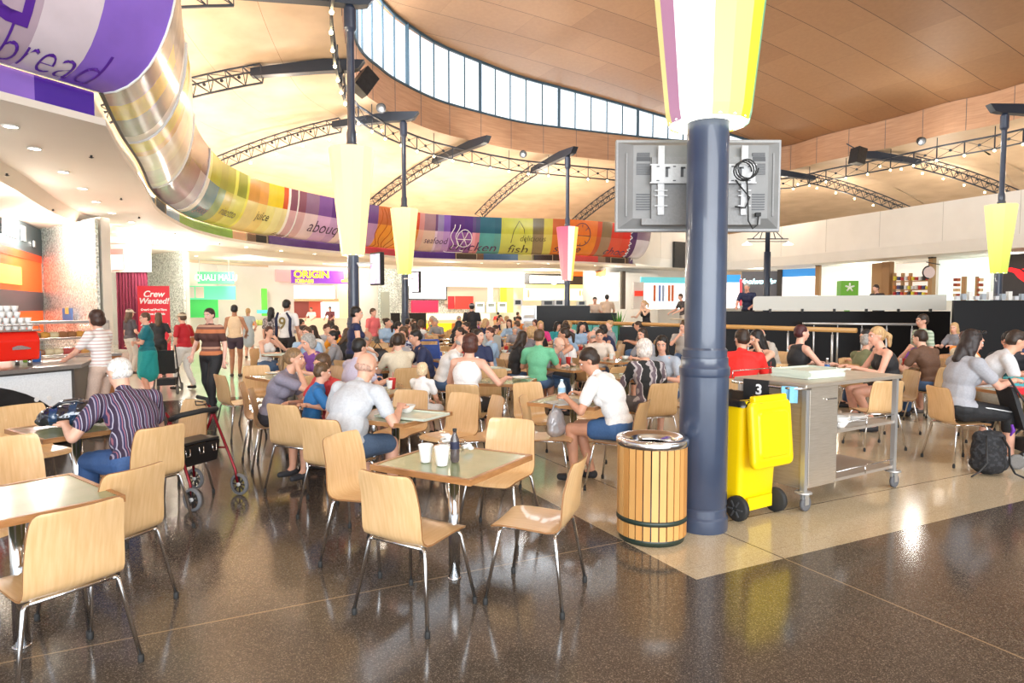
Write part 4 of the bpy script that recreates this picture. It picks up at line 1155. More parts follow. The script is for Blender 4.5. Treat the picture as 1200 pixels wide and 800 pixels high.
person(-.53, 7.62, 72, 'woman in a white tank top with short auburn hair, back to us', A, (.85, .85, .84), (.015, .015, .018), AUB, (.78, .44, .32), s=1.04)
A = make_person('tod', lean=5, yaw=0, nod=5, hands=HL, top='tee', bottom='shorts', hair='curly', voxel=.012)
person(-1.03, 7.5, 60, 'blond toddler in white sitting beside the woman in the tank top', A, (.85, .84, .82), (.8, .8, .8), (.70, .52, .32), s=.66, z=.17)
A = make_person('whitetee', lean=20, hunch=22, yaw=25, nod=30, fem=True, hands=[(-.16, .42, .79), (.18, .42, .79)], top='tee', bottom='brief', hair='short', voxel=TINY, feet=[(-.08, .38, .09), (.12, .30, .09)], knees=[(-.08, .42, .50), (.10, .43, .50)])
person(.98, 6.17, 148, 'woman in a white T-shirt and denim shorts bending over the table by the column', A, (.86, .86, .85), (.05, .13, .30), DBR, (.66, .33, .21), s=1.03)
hbob = A
A = make_person('oldw', lean=14, hunch=12, yaw=0, nod=8, fem=True, fat=1.12, hands=HT, top='long', bottom='skirt', hair='curly', voxel=.012)
person(1.60, 7.68, 100, 'woman with curly white hair in a black and grey swirled blouse, back to us', A, (.2, .2, .2), (.08, .07, .08), (.75, .62, .56), topm=stripes('swirl_print_cloth', [(0, (.02, .02, .02)), (.4, (.45, .40, .40)), (.55, (.16, .12, .14)), (.8, (.7, .66, .66)), (.88, (.03, .03, .03))], .16, 'x', wob=.16), s=1.0)
A = make_person('greyw', lean=8, hunch=10, yaw=-6, nod=14, fem=True, fat=1.2, hands=[(-.08, .44, .80), (.1, .46, .82)], top='tee', bottom='capri', hair='long', voxel=TINY, feet=[(-.1, .30, .09), (.1, .46, .09)])
pw = person(4.84, 7.12, 2, 'woman in a grey T-shirt and black leggings with long dark hair at the right', A, (.36, .36, .39), (.014, .014, .016), (.022, .012, .010), (.72, .38, .27), shoec=(.45, .45, .48), s=1.09)
def shades(e, r, col=(.02, .02, .025)):
    Hd, Rh = r['head']; o = MB(); w = lambda *v: Hd + Rh @ Vector(v)
    for s in (-1, 1): o.ball(w(s * .036, .065, .108), (.030, .014, .020), M['black'], 10, 6, Rh); o.bar(w(s * .066, .06, .106), w(s * .086, -.04, .06), .006, .006, M['black'])
    o.bar(w(-.02, .07, .11), w(.02, .07, .11), .005, .005, M['chrome']); return o.build('sunglasses', None, e)
shades(pw, A)
o = MB(); o.tube([(-.17, .05, .58), (-.19, .2, .565), (-.18, .40, .53)], .006, cmat((.8, .8, .8)), 5); o.tube([(.17, .05, .58), (.19, .2, .565), (.18, .40, .53)], .006, cmat((.8, .8, .8)), 5); o.build('white_side_stripe', None, pw)
A = make_person('blackw', lean=14, hunch=8, yaw=8, nod=6, fem=True, fat=1.08, hands=[(-.14, .42, .80), (.14, .44, .80)], top='tank', bottom='brief', hair='pony', voxel=.012, feet=[(-.1, .2, .09), (.1, .34, .09)])
person(5.10, 8.9, 172, 'blonde woman in a black sleeveless top facing left behind the trolley', A, (.015, .015, .018), (.02, .02, .02), BLD, (.80, .42, .30), s=1.08)
A = make_person('mtee', lean=20, hunch=18, yaw=10, nod=20, hands=HT, top='tee', bottom='shorts', hair='short', voxel=.012)
person(5.95, 8.25, -25, 'dark-haired man in a pale grey T-shirt leaning on the table at the right', A, (.62, .62, .64), (.3, .26, .2), DBR, s=1.10)
person(6.55, 8.55, 215, 'man in a black T-shirt with sunglasses on his head at the right edge', A, (.015, .015, .02), (.1, .1, .12), BLK, (.74, .36, .25), s=1.08)
person(2.84, 8.12, 75, 'dark-haired man in a bright red T-shirt right of the thick column, back to us', make_person('redm', lean=16, hunch=12, yaw=30, nod=12, hands=HT, fat=1.15, top='tee', bottom='jeans', hair='short', voxel=.012), (.78, .02, .015), (.03, .04, .08), DBR, s=1.08)
A = make_person('phone', lean=16, hunch=12, yaw=-10, nod=18, fem=True, hands=[(-.12, .30, 1.08, (-.8, .4, -.8), (0, -1, 0)), (.10, .32, 1.08, (.8, .4, -.8), (0, -1, 0))], top='strap', bottom='skirt', hair='long', voxel=.012, curl=1.1)
person(3.62, 9.35, 205, 'woman with long black hair holding both hands to her face', A, (.02, .02, .02), (.05, .05, .06), BLK, (.80, .46, .32), s=1.05)
A = make_person('maroon', lean=4, hunch=4, yaw=-10, nod=0, fem=True, fat=1.1, hands=HT, top='strap', bottom='skirt', hair='short', voxel=.012)
person(4.25, 9.8, 12, 'woman with short dark red hair and a black sleeveless top facing right', A, (.015, .015, .018), (.05, .05, .06), MAR, (.82, .46, .34), s=1.06)
SIT = {}
def sit(k):
    if k not in SIT:
        spec = {'m1': dict(lean=14, hunch=12, yaw=10, nod=12, hands=HT, top='tee', bottom='jeans', hair='short'),
                'm2': dict(lean=6, hunch=6, yaw=-25, nod=4, hands=[(-.16, .42, .79), (.08, .26, 1.02, (.5, .4, -.8), (0, -1, 0))], top='polo', bottom='shorts', hair='short', fat=1.12, curl=1.0),
                'm3': dict(lean=22, hunch=18, yaw=0, nod=22, hands=HT, top='tee', bottom='jeans', hair='fringe', fat=1.05),
                'w1': dict(lean=12, hunch=10, yaw=15, nod=10, fem=True, hands=HT, top='tee', bottom='capri', hair='long'),
                'w2': dict(lean=8, hunch=8, yaw=-20, nod=5, fem=True, hands=[(-.06, .26, 1.04, (-.6, .4, -.8), (0, -1, 0)), (.16, .42, .79)], top='tank', bottom='skirt', hair='pony', curl=1.0),
                'w3': dict(lean=18, hunch=12, yaw=5, nod=16, fem=True, fat=1.1, hands=HT, top='sleeveless', bottom='capri', hair='bob'),
                'w4': dict(lean=4, hunch=4, yaw=30, nod=0, fem=True, hands=HL, top='tee', bottom='skirt', hair='bun'),
                'w5': dict(lean=12, hunch=8, yaw=-8, nod=8, fem=True, hands=HT, top='tee', bottom='capri', hair='curly', fat=1.1),
                'b1': dict(lean=10, hunch=8, yaw=0, nod=10, hands=HT, top='tee', bottom='shorts', hair='short', fat=.92)}[k]
        SIT[k] = make_person('sit' + k, voxel=.016, **spec)
    return SIT[k]
def seated(px, ytop, head, k, label, topc, botc, hc_, sk=(.74, .40, .28), z=1.33, s=None, Y=None, topm=None, zf=0):
    Y = Y or dtop(ytop, z); s = s or 1.0
    return person(xat(px, Y), Y, head, label, sit(k), topc, botc, hc_, sk, s=s, topm=topm, z=zf)
W_ = (.84, .83, .81); K_ = (.015, .015, .018); DEN = (.06, .12, .24)
print_ = blotch('blue_print_cloth', (.65, .66, .72), (.08, .09, .20), 26, .52)
pl = [
 (478, 380, 255, 'w3', 'woman in a blue patterned top facing us with a hand near her mouth', W_, K_, BRN, print_),
 (462, 376.5, 20, 'w2', 'black-haired woman in a tank top leaning right, left of centre', (.04, .03, .03), K_, BLK, None),
 (488, 373.5, 60, 'w3', 'woman with a brown bob in a white top beside the blue pram', W_, DEN, BRN, None),
 (531, 375, 10, 'w1', 'woman with long black hair in a black top, centre', K_, K_, BLK, None),
 (548, 377.5, 200, 'w4', 'woman in pale pink facing left, centre', (.75, .55, .50), DEN, DBR, None),
 (576, 377, 262, 'm3', 'white-haired man in a navy and white jacket reading a paper', (.015, .02, .05), (.2, .2, .22), WHT, None),
 (583, 365, 80, 'm1', 'man in a bright red T-shirt seated far back in the centre', (.80, .02, .015), DEN, DBR, None),
 (606, 365.5, 60, 'm2', 'person in a black T-shirt by the black servery counter', K_, DEN, BRN, None),
 (560, 369.5, 110, 'w1', 'woman in a crimson top among the far centre tables', (.55, .01, .03), K_, DBR, None),
 (618, 381.5, 50, 'w5', 'woman with curly blonde hair in a grey knitted top', (.18, .18, .21), DEN, BLD, None),
 (634, 375, 262, 'w1', 'girl with long blonde hair in pink facing us', (.75, .05, .25), DEN, BLD, None),
 (668, 383.5, 195, 'w2', 'dark ponytailed woman in white eating, facing left', W_, K_, DBR, None),
 (703, 388, 262, 'b1', 'small dark-haired child facing us beside the turquoise screen', (.75, .65, .55), DEN, DBR, None),
 (716, 375.5, 190, 'w4', 'woman with a blonde bun and bare shoulders facing left', (.30, .30, .34), DEN, BLD, None),
 (756, 375, 165, 'm1', 'dark-haired person in a brown-grey T-shirt facing left by the rail', (.16, .12, .10), DEN, DBR, None),
 (781, 391, 235, 'w1', 'girl with long black hair leaning over a chair left of the column', (.40, .45, .52), DEN, BLK, None),
 (801, 377, 250, 'm2', 'man in a grey T-shirt facing us, partly behind the column', (.42, .38, .34), DEN, BRN, None),
 (630, 387.5, 75, 'b1', 'boy in a mint green T-shirt, back to us', (.16, .52, .30), DEN, BRN, None),
 (411, 397, 45, 'b1', 'dark-haired boy in a white top behind the bald man', (.55, .5, .62), DEN, BLK, None),
 (388, 420, 230, 'b1', 'small child in red beside the bald man', (.6, .05, .05), DEN, BRN, None),
 (364, 437, 20, 'b1', 'brown-haired boy in a blue T-shirt bending low beside the lilac-shirt woman', (.02, .16, .42), DEN, (.10, .055, .025), None),
 (362, 383, 195, 'b1', 'girl in a bright pink top at the table left of the tall column', (.75, .03, .30), DEN, DBR, None),
 (374, 380, 230, 'w1', 'mother in white behind the girl in pink', W_, K_, DBR, None),
 (396, 388, 250, 'b1', 'child in a yellow-orange shirt left of the navy-top woman', (.85, .35, .02), DEN, DBR, None),
 (397, 374.5, 200, 'w3', 'woman in a red top left of the navy-top woman', (.55, .06, .04), DEN, DBR, None),
 (1124, 377, 200, 'w1', 'woman with long blonde hair near the black counter at the right', (.2, .2, .22), DEN, BLD, None),
 (906, 381, 195, 'm3', 'grey-haired man in a beige shirt behind the woman with black hair', (.55, .50, .44), DEN, GRY, None),
 (1029, 392, 170, 'm1', 'person in dark clothes at the rail behind the blonde woman', (.03, .03, .035), DEN, BLK, None),
]
for px, yt, hd, k, lb, tc, bc, hcx, tm in pl:
    small = k == 'b1'
    zt = 1.10 if small else 1.33
    Y = (1.7 - zt) * 775 / (yt - 358)
    if px == 703: Y, zt = 12, 1.24
    if px == 630: Y, zt = 9.9, 1.33
    if px == 411: Y, zt = 8.0, 1.29
    if px == 388: Y, zt = 6.6, 1.17
    if px == 364: Y, zt = 6.35, 1.05
    if px in (362, 396): Y, zt = 14.0, 1.25
    if px == 1029: Y = 11
    s_ = zt / 1.33 if not small else zt / 1.31
    x = xat(px, Y)
    hit = [c for c in CHAIRS if (c[0] - x) ** 2 + (c[1] - Y) ** 2 < .45 ** 2]
    SEATS = [q for q in SEATS if (q[0] - x) ** 2 + (q[1] - Y) ** 2 > .55 ** 2]
    person(x, Y, hd, lb, sit(k), tc, bc, hcx, random.choice([(.74, .40, .28), (.80, .47, .34), (.66, .34, .22)]), s=s_, topm=tm, face=Y < 16, z=.45 * (1 - s_) if small and s_ < .97 else 0)
    if not hit: chair(x + .02 * math.cos(R_(hd)), Y + .02 * math.sin(R_(hd)), hd, far=Y > 11)
# the rest of the crowd on the free seats
random.seed(5)
PAL = [('white', W_), ('black', K_), ('navy', (.02, .03, .09)), ('red', (.6, .02, .02)), ('grey', (.3, .3, .32)), ('pale blue', (.35, .5, .68)), ('olive', (.16, .17, .08)), ('pink', (.75, .28, .34)), ('teal', (.02, .28, .30)), ('cream', (.72, .64, .48)), ('brown', (.14, .07, .04)), ('orange', (.8, .25, .04)), ('purple', (.2, .06, .3)), ('striped grey', (.45, .45, .48))]
HN = [('black', BLK), ('dark brown', DBR), ('brown', BRN), ('auburn', AUB), ('blond', BLD), ('grey', GRY), ('dark brown', DBR)]
n_crowd = 0
for x, y, h in SEATS:
    px = 600 + x / y * 775
    if y < 9.3 or random.random() > .66: continue
    if n_crowd > 62: break
    if any((x - u) ** 2 + (y - w) ** 2 < .62 ** 2 for u, w in PPL): continue
    k = random.choice(['m1', 'm2', 'm3', 'w1', 'w2', 'w3', 'w4', 'w5', 'w1', 'm1', 'b1'])
    pn, pc_ = random.choice(PAL); hn, hcx = random.choice(HN)
    if k == 'm3': hn, hcx = 'thin grey', GRY
    kind = 'boy' if k == 'b1' else ('man' if k[0] == 'm' else 'woman')
    person(x, y, h, 'seated %s with %s hair in a %s top among the crowd of diners' % (kind, hn, pn), sit(k), pc_, random.choice([DEN, K_, (.3, .26, .2)]), hcx, random.choice([(.74, .40, .28), (.80, .47, .34), (.60, .30, .19), (.70, .38, .26)]), s=random.uniform(.94, 1.03) * (.88 if k == 'b1' else 1), z=.05 if k == 'b1' else 0, face=y < 13, group='%s in %s tops with %s hair in the seated crowd' % (kind, pn, hn))
    n_crowd += 1
print('crowd', n_crowd)
# --- standing people
def stand(k, **kw): return make_person('st' + k, pose='stand', voxel=.014, **kw)
S1 = stand('arms', lean=2, fem=True, fat=1.15, hands=[(.10, .22, 1.10, (-1, -.2, -.6), (0, -1, 0)), (-.08, .25, 1.12, (1, -.2, -.6), (0, -1, 0))], top='tee', bottom='skirt', hair='short', yaw=15, nod=10)
S2 = stand('walk', lean=3, fem=True, fat=1.15, hands=[(-.26, .06, .86), (.24, .16, .95)], top='tee', bottom='long', hair='short', feet=[(-.08, .14, .09), (.08, -.16, .10)])
S3 = stand('reach', lean=6, fem=True, hands=[(-.2, .42, 1.02), (.2, .36, 1.0)], top='tee', bottom='long', hair='bob', nod=10)
S4 = stand('long', lean=0, fem=True, hands=[(-.22, .02, .82), (.2, .2, 1.0)], top='tee', bottom='long', hair='long')
S5 = stand('man', lean=1, hands=[(-.28, .04, .84), (.28, .04, .84)], top='tee', bottom='shorts', hair='short', feet=[(-.11, .05, .085), (.11, -.05, .085)])
S6 = stand('dress', lean=0, fem=True, hands=[(-.2, .08, .84), (.16, .2, 1.0)], top='dress', bottom='brief', hair='pony')
S7 = stand('halter', lean=0, fem=True, hands=[(-.26, .0, .82), (.2, .24, 1.0)], top='strap', bottom='brief', hair='short')
S8 = stand('work', lean=10, hunch=6, hands=[(-.2, .4, 1.02), (.2, .42, 1.02)], top='polo', bottom='long', hair='short', nod=12)
def st(px, Y, head, label, r, tc, bc, hc_, sk=(.74, .40, .28), h=None, z=0, topm=None, shoec=(.1, .08, .07), ytop=None, face=True):
    H0 = r['head'][0].z + .115
    s = 1.0
    if ytop: s = (1.7 - (ytop - 358) / 775 * Y - z) / H0
    return person(xat(px, Y), Y, head, label, r, tc, bc, hc_, sk, s=s, topm=topm, z=z, shoec=shoec, face=face and Y < 14)
st(118, 8.6, 172, 'standing woman with a dark bob and a white striped blouse at the cake counter', S3, W_, (.62, .45, .36), (.05, .02, .012), topm=stripes('pink_stripe_cloth', [(0, (.86, .83, .80)), (.7, (.62, .42, .38))], .045, 'z'), ytop=363)
st(172, 12.2, 215, 'standing woman in a teal dress with folded arms', S1, (.004, .155, .19), (.01, .33, .33), BRN, (.80, .42, .30), ytop=366)
q = st(247, 10.6, 262, 'walking woman in a brown top with orange bands and black trousers', S2, (.1, .05, .04), K_, DBR, (.78, .46, .36), topm=stripes('brown_band_cloth', [(0, (.09, .035, .028)), (.62, (.60, .20, .08)), (.80, (.20, .08, .06)), (.9, (.55, .30, .20))], .36, 'z'), ytop=361)
q = st(215, 13.4, 165, 'woman in a red T-shirt, straw cap and white trousers carrying a tan bag', S2, (.50, .01, .02), (.80, .78, .74), BRN, ytop=366, shoec=(.02, .02, .02)); child_cap(q, S2, (.60, .48, .33))
o = MB(); o.ball((.26, .0, .98), (.09, .19, .17), n=14, h=10); o.tube([(.26, -.12, 1.08), (.18, -.06, 1.40), (.26, .12, 1.08)], .014); o.build('shoulder_bag', cmat((.42, .16, .045), .5), q)
st(186, 15.5, 110, 'woman with long brown hair in a black top before the red poster', S4, K_, K_, BRN, ytop=366)
q = st(152, 16.5, 60, 'person in a pale cap and dark top behind the teal dress woman', S4, (.06, .05, .06), (.5, .45, .4), BRN, ytop=362); child_cap(q, S4, (.6, .52, .42))
st(275, 15.8, 100, 'tanned woman in a brown halter top and print shorts', S7, (.75, .55, .35), (.05, .03, .05), BLK, (.42, .19, .10), ytop=357)
st(291, 21.5, 95, 'blonde woman in a pale blue dress near the juice counter', S6, (.42, .50, .55), (.42, .50, .55), BLD, ytop=361)
st(318, 16.5, 80, 'dark-haired woman in a grey print top beside the jersey man', S4, (.30, .26, .27), K_, BLK, topm=blotch('grey_print', (.4, .36, .36), (.12, .1, .1), 20), ytop=360)
q = st(336, 14.6, 75, 'tall man in a white and navy sports jersey with the number 9, back to us', S5, W_, K_, BLK, (.5, .25, .15), ytop=351)
for x in (-.175, .175):
    o = MB(); o.tube([(x * .55, -.150, 1.45), (x * .95, -.125, 1.32), (x * .9, -.13, 1.1), (x * 1.02, -.12, .95)], [.02, .03, .03, .03], n=8); o.build('navy_side_panel', cmat((.012, .015, .05)), q)
t_ = text('9', .34, cmat((.22, .16, .05)), (0, -.163, 1.22), (PI / 2, 0, 0), q, .002, 'number', bold=.006); t_.rotation_euler = (R_(86), 0, 0)
st(415, 10.6, 20, 'standing woman with short black hair in a sleeveless navy top, left of centre', stand('navy', lean=3, fem=True, fat=1.1, yaw=-10, hands=[(-.22, .2, 1.0), (.2, .25, 1.0)], top='sleeveless', bottom='long', hair='short'), (.012, .018, .075), K_, BLK, (.78, .44, .31), ytop=359)
st(437, 17.5, 330, 'man in a salmon pink shirt walking by the mosaic wall', S5, (.80, .16, .16), (.3, .27, .22), BRN, ytop=361)
q = st(553, 20.5, 100, 'staff member in black with a cap standing before the counters', S5, K_, K_, BLK, ytop=355); child_cap(q, S5, (.3, .3, .3))
q = st(1082, 10.5, 180, 'brown-haired person in a pale green striped shirt walking behind the rail', S5, (.28, .34, .24), K_, DBR, (.6, .3, .2), ytop=368, topm=stripes('green_stripe_cloth', [(0, (.28, .36, .25)), (.5, (.48, .55, .42))], .06, 'z'))
TZ = .55
st(876, 21.3, 235, 'man in a navy polo shirt behind the pale screen on the terrace', S8, (.012, .018, .06), K_, GRY, (.78, .38, .26), ytop=332, z=TZ)
st(1029, 22.5, 200, 'man whose dark-haired head shows above the long pale screen', S8, K_, K_, DBR, ytop=333.5, z=TZ)
st(697, 27, 262, 'server in a cap and beige shirt at the sandwich counter', S8, (.72, .55, .42), K_, K_, ytop=348, z=.2)
st(711, 27.5, 80, 'server with black hair and beige shirt turned away at the counter', S8, (.62, .45, .32), K_, BLK, ytop=345, z=.2)
st(801, 22.0, 190, 'man in a dark jacket standing just left of the column', S8, (.05, .04, .04), (.5, .45, .4), BRN, ytop=344, z=TZ)
st(366, 36, 262, 'kebab shop worker in white behind the counter', S8, W_, K_, BRN, ytop=360)
st(388, 36.2, 262, 'kebab shop worker in a dark shirt behind the counter', S8, (.2, .05, .06), K_, BLK, ytop=359)
person(xat(757, 21.8), 21.8, 215, 'blonde woman drinking from a cup on the terrace', sit('w2'), K_, K_, BLD, (.8, .5, .34), z=TZ, s=1.0)
# ---------------------------------------------------------------- terrace, rails, servery
TCOL = {'blk': M['black']}
def slab(name, poly, z0, z1, m, label=None, cat=None, kind=None):
    o = MB(); o.prism(poly, z0, z1); b = o.build(name, m); tag(b, label, cat, None, kind); return b
struct(slab('floor_terrace', [(5.4, 20.1), (15.5, 20.1), (17, 30), (5, 33)], 0, .55, cmat((.32, .24, .16), .5, name='terrace_boards')))
def wallbar(name, a, b, z0, z1, th, m, label, cat='counter', parent=None):
    a, b = Vector(a), Vector(b); d = b - a; c = (a + b) / 2
    o = MB(); o.box((c.x, c.y, (z0 + z1) / 2), (d.length, th, z1 - z0), rz=math.atan2(d.y, d.x)); x = o.build(name, m, parent)
    if label: tag(x, label, cat)
    return x
gl_blk = mat('gloss_black_panel', (.010, .009, .009), .3, spec=.2)
wallbar('black_low_wall', (xat(848, 20), 20.05), (xat(1112, 20), 20.0), 0, 1.53, .12, gl_blk, 'glossy black low wall running under the long pale screen', 'low wall')
wallbar('black_low_wall', (xat(1116, 17.5), 17.5), (15.5, 16.8), 0, 1.84, .12, gl_blk, 'taller black wall section at the right edge behind the diners', 'low wall')
wallbar('black_low_wall', (xat(726, 20.4), 20.4), (xat(846, 20.3), 20.3), 0, 1.05, .12, gl_blk, 'low dark terrace wall just left of the thick column', 'low wall')
fr = mat('frosted_glass', (.72, .72, .66), .35, trans=.15)
sc_ = empty('frosted_screen', (0, 0, 0), 0, 'long pale frosted glass screen standing on the black terrace wall', 'screen')
o = MB(); poly = []; x0, x1 = xat(882, 19.95), xat(1108, 19.95)
for k in range(7): a = PI / 2 + k * PI / 12; poly.append((x0 + .12 + .12 * math.cos(a), 1.98 - .12 + .12 * math.sin(a)))
poly += [(x0, 1.56), (x1, 1.56), (x1, 2.03)]
o.prism(poly, -.01, .01, R=Matrix(((1, 0, 0), (0, 0, 1), (0, 1, 0))), c=(0, 19.95, 0)); o.build('glass_sheet', fr, sc_)
for k in range(6):
    o = MB(); o.box((x0 + .5 + k * (x1 - x0 - 1) / 5, 19.9, 1.555), (.05, .08, .10)); o.build('clamp', M['black'], sc_)
# tables on the terrace
for x, y, lb in ((4.6 + .9, 21.3, 'cream round terrace table under the drinking woman'), (6.4, 21.6, 'cream round terrace table by the man in the dark jacket')):
    e = empty('terrace_table', (x, y, .55), 0, lb, 'table')
    o = MB(); o.lathe([(.01, .70), (.38, .70), (.4, .715), (.38, .73), (.01, .73)], n=20); o.build('tabletop', cmat((.62, .50, .34), .4), e)
    o = MB(); o.lathe([(.2, 0), (.2, .02), (.04, .03), (.04, .70)], n=14); o.build('pedestal', M['chrome'], e)
# handrails
wood = mat('handrail_timber', (.60, .33, .11), .35)
def rail(name, a, b, z, m, label, posts, r=.045):
    e = empty(name, (0, 0, 0), 0, label, 'handrail'); a, b = Vector(a), Vector(b)
    o = MB(); o.tube([v3(a, z), v3(b, z)], r, n=12); o.build('rail', m, e)
    for k in range(posts):
        t = (k + .5) / posts; p = a.lerp(b, t)
        o = MB(); o.tube([v3(p, 0), v3(p, z - .12)], .028, n=8); o.tube([v3(p, z - .12), v3(p, z - .03)], .014, n=6); o.build('post', M['steelgrey'], e)
    return e
rail('timber_handrail', (xat(662, 24.5), 24.5), (xat(1004, 16), 16.0), 1.10, wood, 'round timber handrail on steel posts crossing behind the thick column', 9, .06)
rail('steel_handrail', (xat(903, 22), 19.6), (xat(1084, 18.6), 18.6), 1.17, M['steelgrey'], 'straight steel handrail in front of the black terrace wall', 5, .035)
for k, (a, b) in enumerate((((667, 23.9), (694, 23.2)), ((695, 23.2), (724, 22.4)))):
    wallbar('turquoise_screen', (xat(a[0], a[1]), a[1]), (xat(b[0], b[1]), b[1]), .28, 1.02, .03, mat('turquoise_glass', (.10, .42, .40), .15), 'turquoise glass panel under the handrail, %s of two' % ('left' if k == 0 else 'right'), 'screen')
# black servery counter in the centre background
sv = empty('servery_counter', (0, 0, 0), 0, 'long black servery counter in the centre background with a grey end cabinet', 'counter')
wallbar('front_panel', (xat(627, 26), 26), (xat(690, 26), 26), 0, 1.70, .8, gl_blk, None, parent=sv)
wallbar('low_panel', (xat(690, 26), 26), (xat(721, 26), 26), 0, 1.42, .8, gl_blk, None, parent=sv)
o = MB(); x0 = xat(612, 25.6); 
for s in (0, .52): o.box((x0 + s, 25.55, .85), (.05, .3, 1.7))
o.box((x0 + .26, 25.55, 1.66), (.56, .32, .07)); o.box((x0 + .26, 25.7, .8), (.5, .03, 1.6)); o.build('end_cabinet', M['steelgrey'], sv)
o = MB(); 
for z in (1.25, 1.0, .7): o.box((x0 + .26, 25.5, z), (.46, .22, .03)); o.box((x0 + .26, 25.48, z + .06), (.34, .16, .07), cmat((.75, .72, .65)))
o.build('tray_shelf', M['steelgrey'], sv)
for px, w, h, lb, c in ((607, .35, .26, 'white cash register at the left end of the black counter', W_), (642, .5, .22, 'steel sandwich bench top on the black counter', (.5, .5, .48)), (655, .4, .24, 'white microwave on the black counter', W_), (681, .35, .2, 'pale card terminal on the black counter', (.7, .7, .6))):
    o = MB(); o.box((xat(px, 26), 26, 1.70 + h / 2), (w, .4, h), cmat(c)); o.box((xat(px, 26), 25.79, 1.70 + h / 2), (w * .6, .02, h * .6), M['black']); tag(o.build('counter_machine'), lb, 'appliance')
# spiky plant
e = empty('potted_plant', (xat(725, 23), 23, 0), 0, 'spiky green potted plant at the end of the black counter', 'plant')
o = MB(); o.lathe([(.14, 0), (.2, .7), (.18, .7), (.16, .65)], n=12); o.build('pot', M['black'], e)
o = MB(); random.seed(3)
for k in range(22):
    a = random.uniform(0, 2 * PI); t = random.uniform(.05, .35); h = random.uniform(.5, .95); w = .03; d = Vector((math.cos(a), math.sin(a), 0)); s_ = Vector((-d.y, d.x, 0)) * w
    p = [Vector((0, 0, .65)) + d * .06, Vector((0, 0, .65 + h * .6)) + d * t * .5, Vector((0, 0, .65 + h)) + d * t]
    o.add([p[0] - s_, p[0] + s_, p[1] + s_, p[1] - s_, p[2]], [(0, 1, 2, 3), (3, 2, 4)])
o.build('leaves', cmat((.08, .28, .03)), e)

# ---------------------------------------------------------------- shopfront panels laid on the shop lines
def hit(px, line):
    k = (px - 600) / 775; best = None; ext = None; nseg = len(line) - 1
    for j, (a, b) in enumerate(zip(line, line[1:])):
        # a.x + t dx = k (a.y + t dy)
        dx, dy = b.x - a.x, b.y - a.y; den = dx - k * dy
        if abs(den) < 1e-9: continue
        t = (k * a.y - a.x) / den
        if -1e-6 <= t <= 1 + 1e-6:
            p = a + (b - a) * t
            if p.y > 3 and (best is None or p.y < best.y): best = p
        elif (j == 0 and t < 0) or (j == nseg - 1 and t > 1): ext = a + (b - a) * t
    return best if best is not None else ext
def yz(py, p): return at(600 + p.x / p.y * 775, py, Y=p.y).z
def wp(line, pa, pb, y0, y1, m, off=.1, th=.05, label=None, cat=None, name='panel', parent=None, zr=None):
    A_, B_ = hit(pa, line), hit(pb, line)
    d = (B_ - A_).normalized(); n_ = Vector((d.y, -d.x)); mid = (A_ + B_) / 2
    z1, z0 = zr or (yz(y0, mid), yz(y1, mid)); c = mid + n_ * off
    o = MB(); o.box((0, 0, 0), ((B_ - A_).length, th, z1 - z0)); b = o.build(name, m, None)
    b.location = (c.x, c.y, (z0 + z1) / 2); b.rotation_euler = (0, 0, math.atan2(d.y, d.x))
    if parent: b.parent = parent
    if label: tag(b, label, cat)
    return b
def sign_text(b, body, size, m, dx=0, dz=0, **kw):
    t = text(body, size, m, (dx, -b_th(b) / 2 - .012, dz), (PI / 2, 0, 0), b, .004, **kw); return t
def b_th(b): return b.dimensions.y if b.dimensions.y else .05
def em(c, e, name='lit_panel'): return mat(name + '_%d' % random.randint(0, 9999), c, .5, emit=e)  # emissive colour: lit signs, also walls and counters that are no lamps
BACK = [Vector(p) for p in ((-18, 31), (-16.0, 35.5), (-12.6, 38.6), (-8.6, 40.9), (-4, 43.9), (2, 45.9), (8, 47.4), (12, 49.6))]
g_ = lambda name, label, cat: empty(name, (0, 0, 0), 0, label, cat)
lit = em((1, .98, .9), 1.1); litc = em((.9, .97, 1), 1.1)
# coffee shop at the left
CS = [Vector((-12.3, 15.9)), Vector((-14.5, 20.5))]
CS = [Vector((-12.0, 15.2)), Vector((-14.25, 20.1))]
e = g_('coffee_shop_front', 'coffee shop front with dark grey fascia, silver letters and glowing orange interior, far left', 'shopfront')
mk = lambda nm, pa, pb, z0, z1, m, off=.0, th=.08: wp(CS, pa, pb, 0, 0, m, off, th, name=nm, parent=e, zr=(z1, z0))
mk('fascia_board', -5, 53, 3.18, 3.98, cmat((.055, .075, .085), .4)); mk('side_post', 50.5, 55, 0, 3.98, cmat((.30, .28, .25)), .05, .1)
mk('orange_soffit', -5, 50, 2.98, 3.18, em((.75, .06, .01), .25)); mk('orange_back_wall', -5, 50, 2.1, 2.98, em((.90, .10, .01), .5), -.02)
mk('glowing_niche', -5, 24, 2.25, 2.72, em((1, .42, .08), .9), .03); mk('dark_panel', -5, 50, 1.55, 2.1, cmat((.075, .07, .09), .35)); mk('orange_base', -5, 50, .9, 1.55, em((.9, .11, .01), .4), -.02)  # orange walls carry a glow in their material, no lamp behind
for k, px in enumerate((4, 7, 10, 14, 17, 20, 26, 29, 40)):
    w = wp(CS, px - 1.0, px + 1.0, 0, 0, M['steelgrey'], .08, .03, name='metal_letter', parent=e, zr=((3.85, 3.45) if k < 8 else (3.55, 3.38)))
